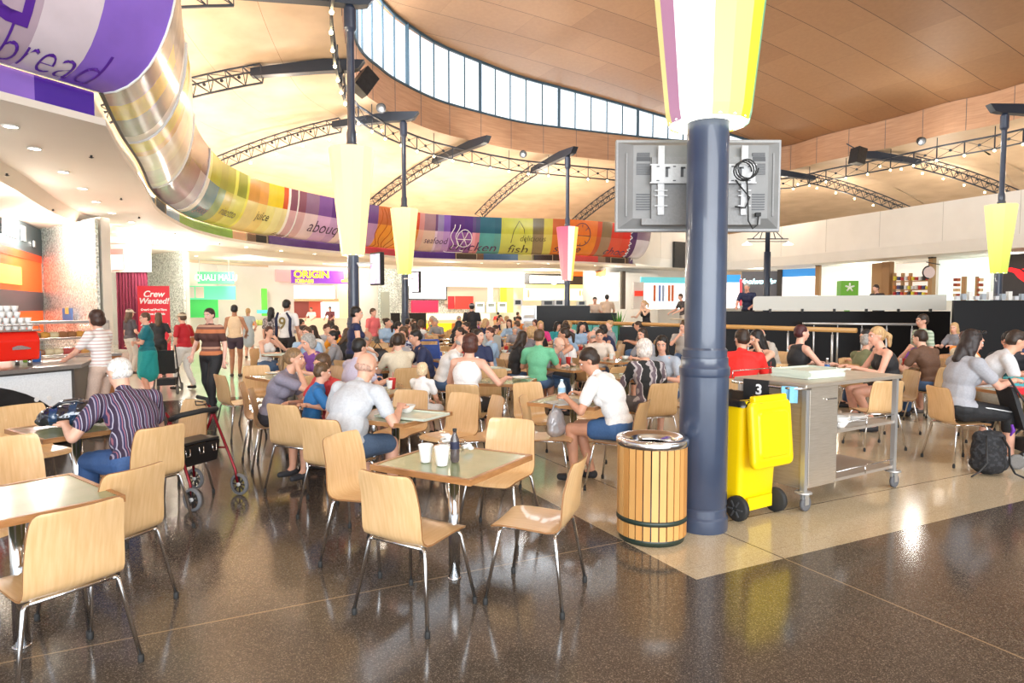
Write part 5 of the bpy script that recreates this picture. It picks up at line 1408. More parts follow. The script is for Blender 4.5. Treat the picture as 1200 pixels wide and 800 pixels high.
# coffee counter with machine, cakes
P1, P2, P3, P4 = Vector((-6.35, 6.0)), Vector((-5.42, 8.15)), Vector((-5.86, 9.35)), Vector((-7.6, 8.7))
e = g_('coffee_counter', 'coffee counter', 'counter')
e['label'] = 'coffee counter with grey top and a big black rounded shape on its white front'
o = MB(); o.prism([(P1.x, P1.y), (P2.x, P2.y), (P3.x, P3.y), (P4.x, P4.y), (-8.2, 6.8)], .05, .93); o.build('body', cmat((.10, .09, .085), .4), e)
o = MB(); o.prism([(P1.x + .08, P1.y - .05), (P2.x + .09, P2.y), (P3.x, P3.y + .07), (P4.x, P4.y + .05), (-8.25, 6.75)], .93, .975); o.build('countertop', cmat((.20, .18, .165), .3), e)
d = (P2 - P1).normalized(); n_ = Vector((d.y, -d.x)); R = Matrix(((d.x, 0, n_.x), (d.y, 0, n_.y), (0, 1, 0)))
o = MB(); o.prism([(.05, .1), (2.3, .1), (2.3, .9), (.05, .9)], .005, .015, R=R, c=v3(P1, 0)); o.build('white_front', cmat((.80, .82, .84)), e)
o = MB(); o.prism([(.1, .1)] + [(.95 + 1.3 * math.cos(a) * .97, .1 + .76 * math.sin(a)) for a in [PI * k / 22 for k in range(23)] if .95 + 1.3 * math.cos(a) * .97 > .1] + [(.1, .5)], .016, .024, R=R, c=v3(P1, 0)); o.build('black_shape', M['black'], e)
for u, w in ((1.88, .60), (2.02, .60), (1.2, .48)):
    o = MB(); o.prism([(u + .028 * math.cos(a * PI / 6), w + .028 * math.sin(a * PI / 6)) for a in range(12)], .025, .03, R=R, c=v3(P1, 0)); o.build('white_dot', cmat(W_), e)
red = mat('gloss_red', (.80, .02, .01), .2, coat=.5)
cmx = at(12, 405, Y=7.75); e = empty('coffee_machine', (cmx.x - .15, 7.65, .976), math.atan2(d.y, d.x), 'glossy red espresso machine with a rail of cups on top', 'coffee machine')
o = MB(); o.prism([(-.20, .08), (-.22, .32), (-.17, .42), (.20, .42), (.22, .08)], -.42, .42, R=Matrix(((0, 0, 1), (1, 0, 0), (0, 1, 0)))); b = o.build('body', red, e, bevel=.02)
o = MB(); o.box((0, 0, .43), (.86, .44, .02)); o.tube([(-.42, -.2, .44), (-.42, -.2, .49), (.42, -.2, .49), (.42, -.2, .44)], .008, n=6); o.tube([(-.42, .2, .44), (-.42, .2, .49), (.42, .2, .49), (.42, .2, .44)], .008, n=6)
for s in (-.36, .36): o.tube([(s, -.1, .0), (s, -.1, .1)], .025, n=8); o.tube([(s, .15, .0), (s, .15, .1)], .025, n=8)
o.build('chrome_trim', M['chrome'], e)
o = MB(); o.prism([(.05 * k, .02 * math.sin(k)) for k in range(5)] + [(.2, -.03), (0, -.03)], 0, .004, R=Matrix(((1, 0, 0), (0, 0, -1), (0, 1, 0))), c=(.1, -.225, .24)); o.build('silver_badge', M['chrome'], e)
o = MB(); o.lathe([(.026, 0), (.038, .07), (.036, .07), (.024, .004)], n=10); cupm = o.mesh('coffee_cup', mat('white_porcelain', (.85, .84, .82), .2))
random.seed(2); dm = Matrix.Rotation(math.atan2(d.y, d.x), 3, 'Z')
for lay, n in ((0, 9), (1, 7), (2, 5), (3, 2)):
    for k in range(n):
        for q in (-.09, .03):
            p = Vector((cmx.x - .15, 7.65, .976)) + dm @ Vector((.38 - .08 * k - lay * .02 - (.0 if lay < 2 else .1), q, .441 + lay * .071))
            c = ob('coffee_cup', cupm, None); c.location = p; tag(c, 'upturned white cup stacked on the red espresso machine', 'cup', 'cups on the espresso machine')
def simple(name, loc, label, cat, mbuild, m=None, rz=0, group=None):
    o = MB(); mbuild(o); b = o.build(name, m); b.location = loc; b.rotation_euler = (0, 0, rz); tag(b, label, cat, group); return b
pc = at(36, 424, z=.976)
simple('drink_tin', pc, 'green and blue tin on the coffee counter', 'tin', lambda o: (o.lathe([(.05, 0), (.05, .13)], (-.04, 0, 0), cmat((.35, .6, .08)), 12), o.lathe([(.05, 0), (.05, .14)], (.06, .02, 0), cmat((.06, .2, .6)), 12)))
simple('green_bowl', at(20, 424, z=.976), 'small green bowl on the coffee counter', 'bowl', lambda o: o.lathe([(.02, 0), (.05, .05), (.045, .05), (.015, .01)], n=12), cmat((.2, .5, .1)))
# glass cake cabinet
cc = Vector((-6.75, 10.0)); e = empty('cake_cabinet', v3(cc, 0), R_(62), 'curved glass cake cabinet on the counter beside the striped-blouse woman', 'display cabinet')
o = MB(); o.box((0, 0, .46), (1.2, .75, .92)); o.build('base', cmat((.5, .2, .07)), e)
o = MB(); o.box((0, .1, 1.45), (1.2, .4, .04)); o.box((0, -.02, .94), (1.2, .75, .04)); o.box((0, .1, 1.2), (1.16, .35, .02)); o.box((-.59, .1, 1.2), (.02, .4, .5)); o.box((.59, .1, 1.2), (.02, .4, .5)); o.build('frame', M['steelgrey'], e)
o = MB(); o.grid([[Vector((x, -.10 - .28 * math.sin(a), .96 + .49 * math.cos(a))) for x in (-.58, 0, .58)] for a in [k * PI / 2 / 8 for k in range(9)]]); o.build('curved_glass', M['glass'], e)
random.seed(9)
for lv, z in ((0, .97), (1, 1.22)):
    for k in range(9):
        c = random.choice([(.75, .35, .05), (.55, .04, .03), (.80, .68, .42), (.25, .35, .06), (.35, .14, .05)])
        o = MB(); o.lathe([(.06, 0), (.075, .03), (.07, .07), (.03, .09), (.0, .092)], n=10)
        b = o.build('cake', cmat(c)); p = Vector((-.5 + .125 * k, .0 if lv == 0 else .1, z)); w = v3(cc, 0) + Matrix.Rotation(R_(62), 3, 'Z') @ p; b.location = w
        tag(b, 'small colourful cake or roll inside the curved glass cabinet', 'cake', 'cakes in the glass cabinet')
ps = wp([Vector((-14.5, 20.3)), Vector((-11.1, 17.75))], 79.5, 91, 361, 377, cmat((.05, .16, .42)), .12, .02, 'small blue and gold poster on the silver mosaic wall', 'poster')
ps2 = MB(); ps2.box((0, -.016, .12), (.24, .01, .18)); ps2.build('gold_picture', cmat((.6, .45, .12)), ps)
# doorway between the mosaic walls
DW = [Vector((-19, 26)), Vector((-11.5, 24.2))]
wp(DW, 126, 178, 0, 0, M['white'], .0, .12, 'white and pale red header wall above the maroon doorway', 'wall panel', 'header_wall', zr=(4.0, 2.95))
b = wp(DW, 127, 150, 292, 316, em((.75, .18, .16), .5), .1, .04, 'glowing red and white sign panel above the maroon doorway', 'sign')
b = wp(DW, 127, 149, 299, 316, em((1, .93, .90), .9), .13, .03); b.name = 'white_sign_face'; tag(b, 'white lit face of the sign above the maroon doorway', 'sign')
cur = mat('maroon_curtain', (.16, .008, .035), .7)
e = g_('maroon_curtain', 'dark maroon curtain filling the doorway between the mosaic walls', 'curtain')
o = MB(); A_, B_ = hit(138, DW), hit(174, DW); rows = [[], []]
for k in range(49):
    t = k / 48; p = A_.lerp(B_, t) + Vector((0, -.05 * math.sin(k * 1.3))); rows[0].append(v3(p, .05)); rows[1].append(v3(p, 2.95))
o.grid(rows); o.build('cloth', cur, e)
# red recruitment poster stand
pb = at(183, 402, z=0); pb = Vector((-11.3, 20.9, 0)); e = empty('poster_stand', pb, R_(8), 'red free-standing poster reading Crew Wanted! beside the maroon doorway', 'poster')
o = MB(); o.box((0, 0, 1.22), (.94, .03, 2.2)); o.build('poster_board', mat('poster_red', (.72, .025, .05), .4), e)
o = MB(); o.box((0, 0, .05), (.96, .3, .08)); o.build('base', M['steelgrey'], e)
wi = mat('white_print', (.9, .9, .9), .5)
for body, sz, z, sh in (('Crew', .27, 2.06, .25), ('Wanted!', .25, 1.84, .25), ('Casual and Part Time', .088, 1.57, 0), ('Positions Available', .088, 1.44, 0), ('Apply Now', .17, 1.12, .2)):
    text(body, sz, wi, (0, -.022, z), parent=e, shear=sh, bold=.006)
# green juice bar
e = g_('juice_bar_front', 'bright green juice bar front with a hanging sign', 'shopfront')
JB = [Vector((-16.6, 33.2)), Vector((-13.2, 34.2))]
q = lambda nm, pa, pb, y0, y1, m, off=.0, th=.06: wp(JB, pa, pb, y0, y1, m, off, th, name=nm, parent=e)
gs = em((.10, .62, .22), .45); q('header_panel', 220, 277, 335, 351, em((.10, .60, .32), .5)); q('green_wall', 220, 256, 351, 372, em((.04, .42, .08), .35), -.05); q('menu_board', 221, 229, 336, 349, cmat((.75, .72, .66)), .06); q('menu_board', 230.5, 240, 336, 349, cmat((.75, .66, .60)), .06)
b = q('hanging_sign', 235, 277, 319, 333, gs, .5)
sign_text(b, 'QUALI MALU', .42, em((.9, 1, .95), .9), sx=.8)
o = MB()
for px in (237, 271):
    p = hit(px, JB) + Vector((.15, -.5)); o.bar(v3(p, 3.2), v3(p, 4.0), .03)
o.build('hanger', M['steelgrey'], e)
JC = [Vector((-15.5, 30.5)), Vector((-7.5, 33))]
b = wp([Vector((-12, 27.5)), Vector((-8.8, 28.5))], 272, 345, 382, 409, cmat((.80, .74, .66)), .0, .8, 'long white juice and salad counter with a dark kick base', 'counter', 'white_counter')
ek = wp([Vector((-12, 27.5)), Vector((-8.8, 28.5))], 272, 345, 409, 413, M['black'], .02, .8, name='kick_base'); ek.name = 'kick_board'; tag(ek, 'dark kick board under the long white counter', 'kick board')
random.seed(4)
for k in range(16):
    px = 276 + k * 4.2; p = hit(px, [Vector((-12, 27.5)), Vector((-8.8, 28.5))]); c = random.choice([(.5, .6, .15), (.75, .3, .08), (.2, .4, .08), (.8, .75, .6), (.6, .1, .08)])
    simple('food_tub', v3(p, .87), 'tub of fruit or salad on the long white counter', 'food tub', lambda o: o.lathe([(.12, 0), (.15, .12), (.1, .2), (.02, .24)], n=10), cmat(c), group='food tubs on the white counter')
b = wp(BACK, 306, 312, 338, 370, em((.12, .55, .06), .4), .15, .1, 'tall lime green wall strip left of the jersey man', 'wall panel', 'green_strip')  # strip and the shelf below glow by emission, neither is a lamp
b = wp(BACK, 300, 316, 363, 367, em((.1, .6, .6), .4), .2, .1, 'short turquoise wall shelf crossing the lime strip', 'shelf', 'turquoise_shelf')
b = wp(BACK, 322, 341, 316, 330, em((.9, .30, .28), .5), .2, .1, 'soft pink-red lit sign left of the yellow and purple kebab sign', 'sign', 'pink_sign')
# kebab shop
e = g_('kebab_shop_front', 'kebab shop front, yellow on purple sign over a lit menu and red wall', 'shopfront')
KB = [Vector((-12.6, 37.9)), Vector((-8.2, 40.6))]
KB = [Vector((-13.0, 36.9)), Vector((-8.0, 39.2))]
q = lambda nm, pa, pb, y0, y1, m, off=.0, th=.08: wp(KB, pa, pb, y0, y1, m, off, th, name=nm, parent=e)
b = q('sign_board', 342, 412, 317, 332, mat('sign_purple', (.16, .03, .32), .4, emit=.5))
ye = em((1, .80, .02), 1.0); text('ORIGIN', .54, ye, (-.55, -.06, .12), parent=b, bold=.016, sx=1.05); text('KEBABS', .27, ye, (-.95, -.06, -.25), parent=b, bold=.008, sx=1.1)
o = MB(); o.box((1.45, -.05, .06), (.4, .02, .5), em((.8, .10, .02), .6)); o.box((1.35, -.06, -.2), (.5, .02, .14), ye); o.box((1.5, -.06, .1), (.22, .02, .12), ye); o.build('corner_graphic', None, b)
q('menu_lightbox', 345, 392, 335, 350, em((1, .95, .88), 1.0), .1); q('counter_hood', 345, 396, 350, 353, cmat((.55, .38, .2), .3), .3, .3)
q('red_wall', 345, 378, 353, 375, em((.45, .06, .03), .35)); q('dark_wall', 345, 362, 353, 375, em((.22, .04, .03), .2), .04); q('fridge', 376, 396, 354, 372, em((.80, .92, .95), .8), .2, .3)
q('graphic_wall', 396, 416, 334, 378, em((.85, .72, .28), .55), .05); q('service_counter', 343, 412, 372, 392, em((.80, .62, .42), .35), 1.6, .6)  # wall and counter brightened by their own emission
# mosaic and passage right of it, blackboards
b = wp(BACK, 445, 454.5, 342, 378, cmat((.30, .32, .27)), .25, .1, 'grey-green door in the far mosaic wall', 'door', 'far_door'); 
for a, c, y0, y1, lb in ((455, 475, 366, 386, 'black low partition right of the far door'), (436, 446, 366, 386, 'black low partition left of the far door')):
    wp(BACK, a, c, y0, y1, M['black'], 3.0, .1, lb, 'partition', 'black_partition')
# noodle bar with white screen and red glass
e = g_('noodle_bar_front', 'food bar front with a big white menu screen and red glass panels, centre left', 'shopfront')
q = lambda nm, pa, pb, y0, y1, m, off=.0, th=.08: wp(BACK, pa, pb, y0, y1, m, off, th, name=nm, parent=e)
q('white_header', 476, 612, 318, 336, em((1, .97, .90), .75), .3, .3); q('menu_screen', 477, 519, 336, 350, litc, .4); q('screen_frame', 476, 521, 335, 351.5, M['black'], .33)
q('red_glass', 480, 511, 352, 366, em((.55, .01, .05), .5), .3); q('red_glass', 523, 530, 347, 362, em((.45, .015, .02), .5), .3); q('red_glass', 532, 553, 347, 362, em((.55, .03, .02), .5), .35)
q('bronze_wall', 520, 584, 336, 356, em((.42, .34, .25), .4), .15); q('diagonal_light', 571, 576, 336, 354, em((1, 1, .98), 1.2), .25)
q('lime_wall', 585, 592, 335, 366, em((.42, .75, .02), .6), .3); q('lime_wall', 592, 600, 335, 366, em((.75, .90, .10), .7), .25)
q('food_display', 482, 560, 367, 374, em((1, .85, .55), .8), 1.6, .5); q('yellow_counter', 485, 515, 378, 392, em((.90, .72, .02), .45), 1.6, .5); q('counter_face', 482, 600, 374, 395, em((.55, .48, .36), .25), 1.2, .5)  # counters given a faint glow in place of shop lighting
for px in (560, 573, 586): q('menu_card', px - 5, px + 5, 354, 366, em((.85, .88, .85), .6), .5); q('menu_picture', px - 3.5, px + 3.5, 355.5, 359, cmat((.25, .3, .28)), .56)
text('noodle bar', .5, em((.85, .85, .25), .6), v3(hit(523, BACK) + Vector((.2, -.75)), 3.25), parent=None).name = 'header_lettering'
hl = bpy.data.objects['header_lettering']; hl['label'] = 'faint yellow lettering on the white header above the red panels'; hl['category'] = 'lettering'; hl.rotation_euler = (PI / 2, 0, .4)
# bakery / sandwich shop behind the servery
e = g_('sandwich_shop_front', 'sandwich shop front with black and orange signs over glowing yellow menus, centre', 'shopfront')
q('sign_board', 612, 701, 321.5, 333.5, cmat((.03, .025, .02), .4), .45)
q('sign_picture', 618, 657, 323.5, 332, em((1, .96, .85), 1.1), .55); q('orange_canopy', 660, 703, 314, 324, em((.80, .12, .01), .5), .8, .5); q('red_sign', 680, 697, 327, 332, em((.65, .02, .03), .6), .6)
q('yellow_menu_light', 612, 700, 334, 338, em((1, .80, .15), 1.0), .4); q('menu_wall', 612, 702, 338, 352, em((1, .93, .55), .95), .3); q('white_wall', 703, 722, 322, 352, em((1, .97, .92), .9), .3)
random.seed(8)
for k in range(22): q('menu_line', 616 + k * 4, 618.4 + k * 4, 339.5 + random.random() * 2, 342 + random.random() * 7, cmat((.42, .32, .2)), .36, .02)
o = MB(); o.lathe([(.001, 0), (.26, 0), (.26, .03), (.001, .03)], n=24); b = o.build('round_badge', em((.95, .95, 1), 1.0), e); p = hit(645, BACK); b.location = (p.x + .2, p.y - .75, yz(329.5, p)); b.rotation_euler = (PI / 2, 0, 0)
# pharmacy / white shop with turquoise band
e = g_('white_lit_shop_front', 'white lit shopfront with a turquoise band and red pictures left of the thick column', 'shopfront')
WB = [Vector((7.8, 44)), Vector((17.8, 46.5))]
q = lambda nm, pa, pb, y0, y1, m, off=.0, th=.08: wp(WB, pa, pb, y0, y1, m, off, th, name=nm, parent=e)
q('turquoise_band', 750, 848, 325, 332, em((.12, .50, .55), .5)); q('white_window', 750, 848, 332, 362, em((.95, .98, 1), 1.05), -.02)
for px, c in ((766, (.7, .2, .1)), (772, (.25, .35, .7)), (776, (.4, .5, .7)), (783, (.75, .25, .12)), (787, (.7, .2, .1))): q('picture_strip', px - 1.6, px + 1.6, 334, 353, cmat(c), .08, .02)
q('kiosk_post', 724, 728, 318, 362, cmat((.12, .1, .08)), .5, .3); q('red_machine', 737, 746, 341, 347, em((.65, .04, .02), .5), .8, .3); q('white_machine', 736, 748, 331, 362, cmat((.75, .73, .7)), .7, .25)
wp(BK[0:3], 787, 812, 284, 314, M['black'], .12, .2, 'black sign box fixed on the white bulkhead left of the column', 'sign box', 'black_sign_box')
# shopfronts under the right bulkhead
FR = [Vector((9, 49)), Vector((18.8, 48.4)), Vector((21.4, 45.5)), Vector((26.6, 32.0)), Vector((29, 24))]
e = g_('right_hand_shopfronts', 'row of brightly lit shopfronts under the long white bulkhead at the right', 'shopfront')
q = lambda nm, pa, pb, y0, y1, m, off=.0, th=.08: wp(FR, pa, pb, y0, y1, m, off, th, name=nm, parent=e)
q('shop_glass_lit', 850, 866, 330, 361, em((.97, .93, .95), 1.0), .1); q('blue_band', 850, 866, 322, 331, em((.03, .25, .65), .7), .12); q('red_post', 865, 868, 327, 358, em((.6, .08, .1), .5), .2)
b = q('grey_fascia', 868, 912, 318, 350, cmat((.13, .13, .15), .5), .1); text('Woolworths', .52, em((.55, .95, 1), 1.6), (-.35, -.06, .25), parent=b, shear=.3, bold=.02)
q('dark_post', 912, 917, 316, 350, cmat((.05, .045, .04)), .2, .2)
q('blue_band', 917, 958, 315, 324, em((.03, .22, .55), .6), .1); q('shop_glass_lit', 917, 958, 324, 350, em((1, .97, .95), 1.1), .1)
tim = cmat((.42, .24, .10), .5)
q('timber_post', 958, 963, 309, 346, tim, .4, .3); q('shop_glass_lit', 963, 1025, 311, 346, em((.80, .84, .76), .55), .1)
q('timber_wall', 1024, 1041, 308, 346, tim, .2, .2); q('timber_wall', 1041, 1050, 307, 346, cmat((.34, .18, .07), .5), .5, .4)
q('shop_interior', 1050, 1096, 308, 346, em((.85, .78, .70), .5), .1); q('timber_post', 1095, 1100, 300, 346, tim, .5, .3); q('black_cap', 1095, 1100, 297, 303, M['black'], .55, .3); q('black_cap', 958, 963, 307, 312, M['black'], .45, .3)  # interior brightness put in as emission on a flat panel
for y in (329, 339): q('shelf', 1050, 1095, y, y + 1.2, tim, .35, .3)
for px in (1051, 1061, 1070): q('shelf_upright', px, px + 2, 320, 346, tim, .4, .2)
random.seed(6)
for y in (325, 335.5, 343):
    for k in range(10):
        px = 1053 + k * 4.2; q('boxed_goods', px, px + 2.6, y - random.random() * 1.5, y + 3.4, cmat(random.choice([(.7, .6, .05), (.5, .04, .04), (.08, .08, .2), (.7, .7, .7), (.05, .05, .05), (.6, .2, .05)])), .45, .2)
q('shop_interior', 1100, 1160, 303, 352, em((.75, .86, .80), .6), .1)
q('timber_frame', 1130, 1135, 324, 352, tim, .3, .1); q('timber_frame', 1146, 1149, 324, 352, tim, .3, .1)
for k, px in enumerate((1122, 1126, 1150, 1153)):
    for j in range(4): q('shelf_item', px - 1.5, px + 1.5, 326 + j * 6, 329.5 + j * 6, cmat(random.choice([(.35, .06, .03), (.5, .12, .05), (.7, .5, .3)])), .3, .1)
b = q('dark_sign_wall', 1174, 1230, 297, 350, cmat((.02, .018, .025), .4), .1)
rr = em((.85, .01, .015), 1.0); o = MB()
sw = [(-.9, .35), (-.5, .42), (-.1, .30), (.25, .02), (.6, -.10), (1.0, .0), (.65, -.28), (.15, -.35), (-.15, -.12), (-.35, .14), (-.65, .24)]
o.prism(sw, -.02, .02, R=Matrix(((1, 0, 0), (0, 0, 1), (0, 1, 0))), c=(-.15, -.08, .05)); o.prism([(.0, .32), (.4, .38), (.9, .25), (1.3, -.05), (.95, .05), (.6, .14), (.25, .18)], -.02, .02, R=Matrix(((1, 0, 0), (0, 0, 1), (0, 1, 0))), c=(-.15, -.08, .05)); o.build('red_swoosh', rr, b)
# hanging shop bracket sign, green block
p = Vector((xat(992, 33), 33)); e = empty('green_display_block', (p.x, p.y, 0), R_(-8), 'green block sign with a white star flower above the pale screen', 'sign')
o = MB(); o.box((0, 0, 2.55), (.82, .6, .75)); o.box((0, 0, 1.1), (.2, .2, 2.2)); o.build('block', em((.10, .28, .02), .35), e)
o = MB()
for k in range(5):
    a = PI / 2 + k * 2 * PI / 5; o.tube([(-.0, -.315, 2.6), (.22 * math.cos(a), -.315, 2.6 + .22 * math.sin(a))], [.05, .04], n=8)
o.build('white_star', cmat((.85, .9, .8)), e)
p = Vector((xat(1086, 26), 26)); e = empty('hanging_round_sign', (p.x, p.y, 0), 0, 'round hanging sign on a bracket beside the timber post', 'sign')
o = MB(); R = Matrix(((1, 0, 0), (0, 0, 1), (0, 1, 0))); o.prism([(.24 * math.cos(a * PI / 12), .24 * math.sin(a * PI / 12)) for a in range(24)], -.03, .03, R=R, c=(0, 0, 3.0)); o.build('disc', cmat((.75, .6, .55)), e)
o = MB(); o.tube([(.24 * math.cos(a), -.03, 3 + .24 * math.sin(a)) for a in [PI * .5 + k * PI / 12 for k in range(13)]], .03, n=6); o.bar((0, 0, 3.24), (0, 0, 3.4), .02); o.bar((-.1, 0, 3.4), (.45, 0, 3.3), .03); o.build('bracket', M['black'], e)
# low counters: row of glassware on the tall black wall at the right
simple('till_counter_items', (xat(1165, 17.3), 17.3, 1.85), 'row of pale jars and machines on the black wall at the right', 'counter items', lambda o: [o.box((x * .17 - 1.0, 0, .05 + .03 * (x % 3)), (.1, .1, .1 + .06 * (x % 3)), cmat([(.6, .62, .65), (.35, .4, .45), (.75, .75, .72)][x % 3])) for x in range(12)])
# screens on columns
for px, Y, y0, y1, lb, s in ((442, 17.6, 296, 334, 'portrait screen on a bracket beside the tall column', 1.0), (488, 28.2, 318, 343, 'smaller portrait screen on the far column', 1.0)):
    a = at(px, (y0 + y1) / 2, Y=Y); h = (y1 - y0) / 775 * Y; w = h * .62
    e = empty('advertising_screen', a, R_(-48), lb, 'screen')
    o = MB(); o.box((0, 0, 0), (w, .12, h)); o.build('housing', M['black'], e, bevel=.01)
    o = MB(); o.box((0, -.065, 0), (w * .86, .01, h * .9)); sm = em((.8, .75, .9), .9); tex(sm, ramp(sm, noise(sm, 3.5, 1), [(.35, (.20, .05, .30)), (.5, (.85, .8, .9)), (.62, (.45, .25, .6)), (.75, (.95, .9, .9))]), 'Emission Color'); o.build('display', sm, e)
    o = MB(); v = Vector((-.8 if px == 442 else -.42, -.02, .15)); R = Matrix.Rotation(R_(48), 3, 'Z'); o.bar((0, .05, .15), R @ Vector((-.55, .1, .15)), .05); o.build('bracket_arm', M['steelgrey'], e)
# ---------------------------------------------------------------- television seen from behind
tx = xat(816, 5.42); e = empty('television', (tx, 5.42, 2.67), 0, 'large grey flat television seen from behind, mounted on the foreground column', 'television')
gp = dapple(mat('grey_tv_plastic', (.42, .41, .40), .5), (.20, .20, .195), (.25, .245, .24), 4); gd = cmat((.08, .08, .085), .5, name='dark_grey_plastic')
o = MB(); o.box((0, .03, 0), (1.34, .05, .74)); o.build('casing_rim', cmat((.30, .295, .29), .4, name='rim_plastic'), e, bevel=.008)
o = MB(); o.add([(-.65, 0, -.345), (.65, 0, -.345), (.65, 0, .345), (-.65, 0, .345), (-.54, -.06, -.27), (.54, -.06, -.27), (.54, -.06, .31), (-.54, -.06, .31)], [(0, 1, 5, 4), (1, 2, 6, 5), (2, 3, 7, 6), (3, 0, 4, 7), (4, 5, 6, 7)]); o.build('back_shell', gp, e)
o = MB(); o.box((0, -.075, -.04), (.80, .04, .50)); o.box((0, -.07, -.30), (.95, .045, .05)); o.box((-.59, -.03, 0), (.012, .03, .5)); o.box((.59, -.03, 0), (.012, .03, .5)); o.build('raised_panel', cmat((.24, .235, .23), .5, name='grey_plastic'), e)
o = MB()
for sx in (-1, 1):
    for z, h in ((.20, .03), (.12, .08), (-.14, .12)):
        for k in range(7): o.box((sx * .46, -.062, z - h / 2 + k * h / 6), (.11, .01, h / 14))
    o.box((sx * .46, -.062, .235), (.10, .012, .028))
o.build('vent_slots', gd, e)
wm = cmat((.55, .55, .55), .35, name='white_bracket_steel')
o = MB(); o.box((0, -.135, .07), (.82, .012, .13)); o.box((0, -.125, .14), (.84, .03, .01)); o.box((0, -.125, .0), (.84, .03, .01)); o.build('wall_plate', wm, e)
o = MB()
for x in (-.29, -.17, -.05, .17, .29):
    o.box((x, -.143, .08), (.022, .004, .075)); o.box((x + .008, -.143, .115), (.035, .004, .014))
for x in (-.36, -.23, -.11, .11, .23, .36):
    for z in (.125, .015): o.box((x, -.143, z), (.022, .004, .008))
o.build('plate_slots', gd, e)
for s in (-1, 1):
    o = MB(); o.box((s * .33, -.112, .02), (.05, .028, .54)); 
    for z in (-.1, -.18, -.06): o.bar((s * .33 - .05, -.13, z), (s * .33 + .05, -.13, z), .008)
    o.build('mount_rail', wm, e)
o = MB(); o.tube([(.30 + .075 * math.cos(a), -.155 - .003 * k, .08 + .075 * math.sin(a)) for k, a in enumerate([i * PI / 8 for i in range(49)])], .006, M['rubber'], 6)
o.tube([(.25, -.15, .02), (.30, -.16, -.05), (.36, -.16, -.12), (.33, -.15, -.20), (.25, -.15, -.19)], .006, M['rubber'], 6)
o.tube([(.34, -.15, .02), (.35, -.15, -.14), (.36, -.14, -.30), (.40, -.13, -.36), (.44, -.12, -.33), (.45, -.11, -.26)], .006, M['rubber'], 6); o.box((.45, -.10, -.245), (.04, .03, .03), M['rubber'])
o.build('power_cable', None, e)
o = MB(); o.box((0, -.23, .07), (.2, .2, .16)); o.build('column_clamp', M['navy'], e)
# ---------------------------------------------------------------- slatted timber litter bin
bx_ = at(763, 628, z=0); e = empty('litter_bin', (bx_.x, bx_.y, 0), 0, 'round timber-slatted litter bin with a shiny steel rim beside the column', 'bin')
oak = mat('oiled_timber_slats', (.6, .32, .12), .4)
t_ = N(oak, 'ShaderNodeTexCoord'); s_ = N(oak, 'ShaderNodeSeparateXYZ'); link(oak, t_.outputs['Object'], s_.inputs[0])
ang = math_n(oak, 'FLOOR', math_n(oak, 'MULTIPLY', math_n(oak, 'ARCTAN2', s_.outputs[1], s_.outputs[0]), 28 / (2 * PI))); wn = N(oak, 'ShaderNodeTexWhiteNoise', noise_dimensions='1D'); link(oak, ang, wn.inputs['W'])
tex(oak, mixc(oak, math_n(oak, 'ADD', math_n(oak, 'MULTIPLY', wn.outputs['Value'], .8), math_n(oak, 'MULTIPLY', noise(oak, 4, 4, stretch=(8, 8, .6)), .3)), (.52, .22, .05), (.78, .45, .16)))
o = MB(); n = 28
for k in range(n):
    a0, a1 = 2 * PI * k / n + .02, 2 * PI * (k + 1) / n - .02; 
    vs = [(r * math.cos(a), r * math.sin(a), z) for z in (.045, .70) for r, a in ((.252, a0), (.252, a1), (.236, a1), (.236, a0))]
    o.add(vs, [(0, 1, 2, 3), (4, 5, 6, 7), (0, 1, 5, 4), (1, 2, 6, 5), (2, 3, 7, 6), (3, 0, 4, 7)])
o.build('timber_slats', oak, e)
o = MB(); o.lathe([(.235, .03), (.235, .70), (.23, .70), (.23, .03)], n=36, cap=False); o.build('inner_drum', M['black'], e)
for z0, z1 in ((.0, .055), (.15, .185)):
    o = MB(); o.lathe([(.254, z0), (.256, z0), (.256, z1), (.254, z1)] if z0 else [(.2, 0), (.235, 0), (.248, .055), (.2, .055)], n=36, cap=bool(not z0)); o.build('dark_band', cmat((.02, .035, .025), .4), e)
o = MB(); o.lathe([(.256, .69), (.262, .70), (.262, .735), (.255, .745), (.23, .748), (.17, .725), (.15, .70), (.15, .66), (.148, .66), (.148, .70), (.168, .728)], n=40, cap=False); o.build('steel_rim', M['chrome'], e)
# ---------------------------------------------------------------- yellow wheelie bin
yel = mat('yellow_plastic', (.90, .62, .0), .35)
e = empty('wheelie_bin', (1.86, 5.47, 0), R_(32 + 180), 'yellow wheelie bin with its lid hanging open and a black liner', 'bin')
# local: +Y = rear (axle, lid) side
def rsq(hx, hy, r, n=4, cy=0):
    out = []
    for cx, cy_, a0 in ((hx - r, hy - r, 0), (-hx + r, hy - r, 90), (-hx + r, -hy + r, 180), (hx - r, -hy + r, 270)):
        for k in range(n + 1): a = R_(a0 + 90 * k / n); out.append((cx + r * math.cos(a), cy + cy_ + r * math.sin(a)))
    return out
o = MB(); rows = []
for z, hx, hy, r in ((.06, .21, .225, .04), (.09, .215, .23, .05), (.86, .235, .265, .05), (.90, .24, .27, .05), (.90, .255, .285, .055), (.945, .255, .285, .055), (.945, .225, .255, .05), (.7, .21, .24, .05)):
    rows.append([Vector((x, y, z)) for x, y in rsq(hx, hy, r)])
o.grid(rows, close=True); o.add(rows[0], [tuple(range(len(rows[0])))]); o.box((0, .25, .93), (.46, .08, .05)); o.box((0, .23, .12), (.30, .06, .10))
b = o.build('bin_body', yel, e); es = b.modifiers.new('split', 'EDGE_SPLIT'); es.split_angle = R_(35)
lid = empty('lid', (0, .30, .93)); lid.parent = e; lid.rotation_euler = (R_(6), 0, 0)
o = MB(); rows = []
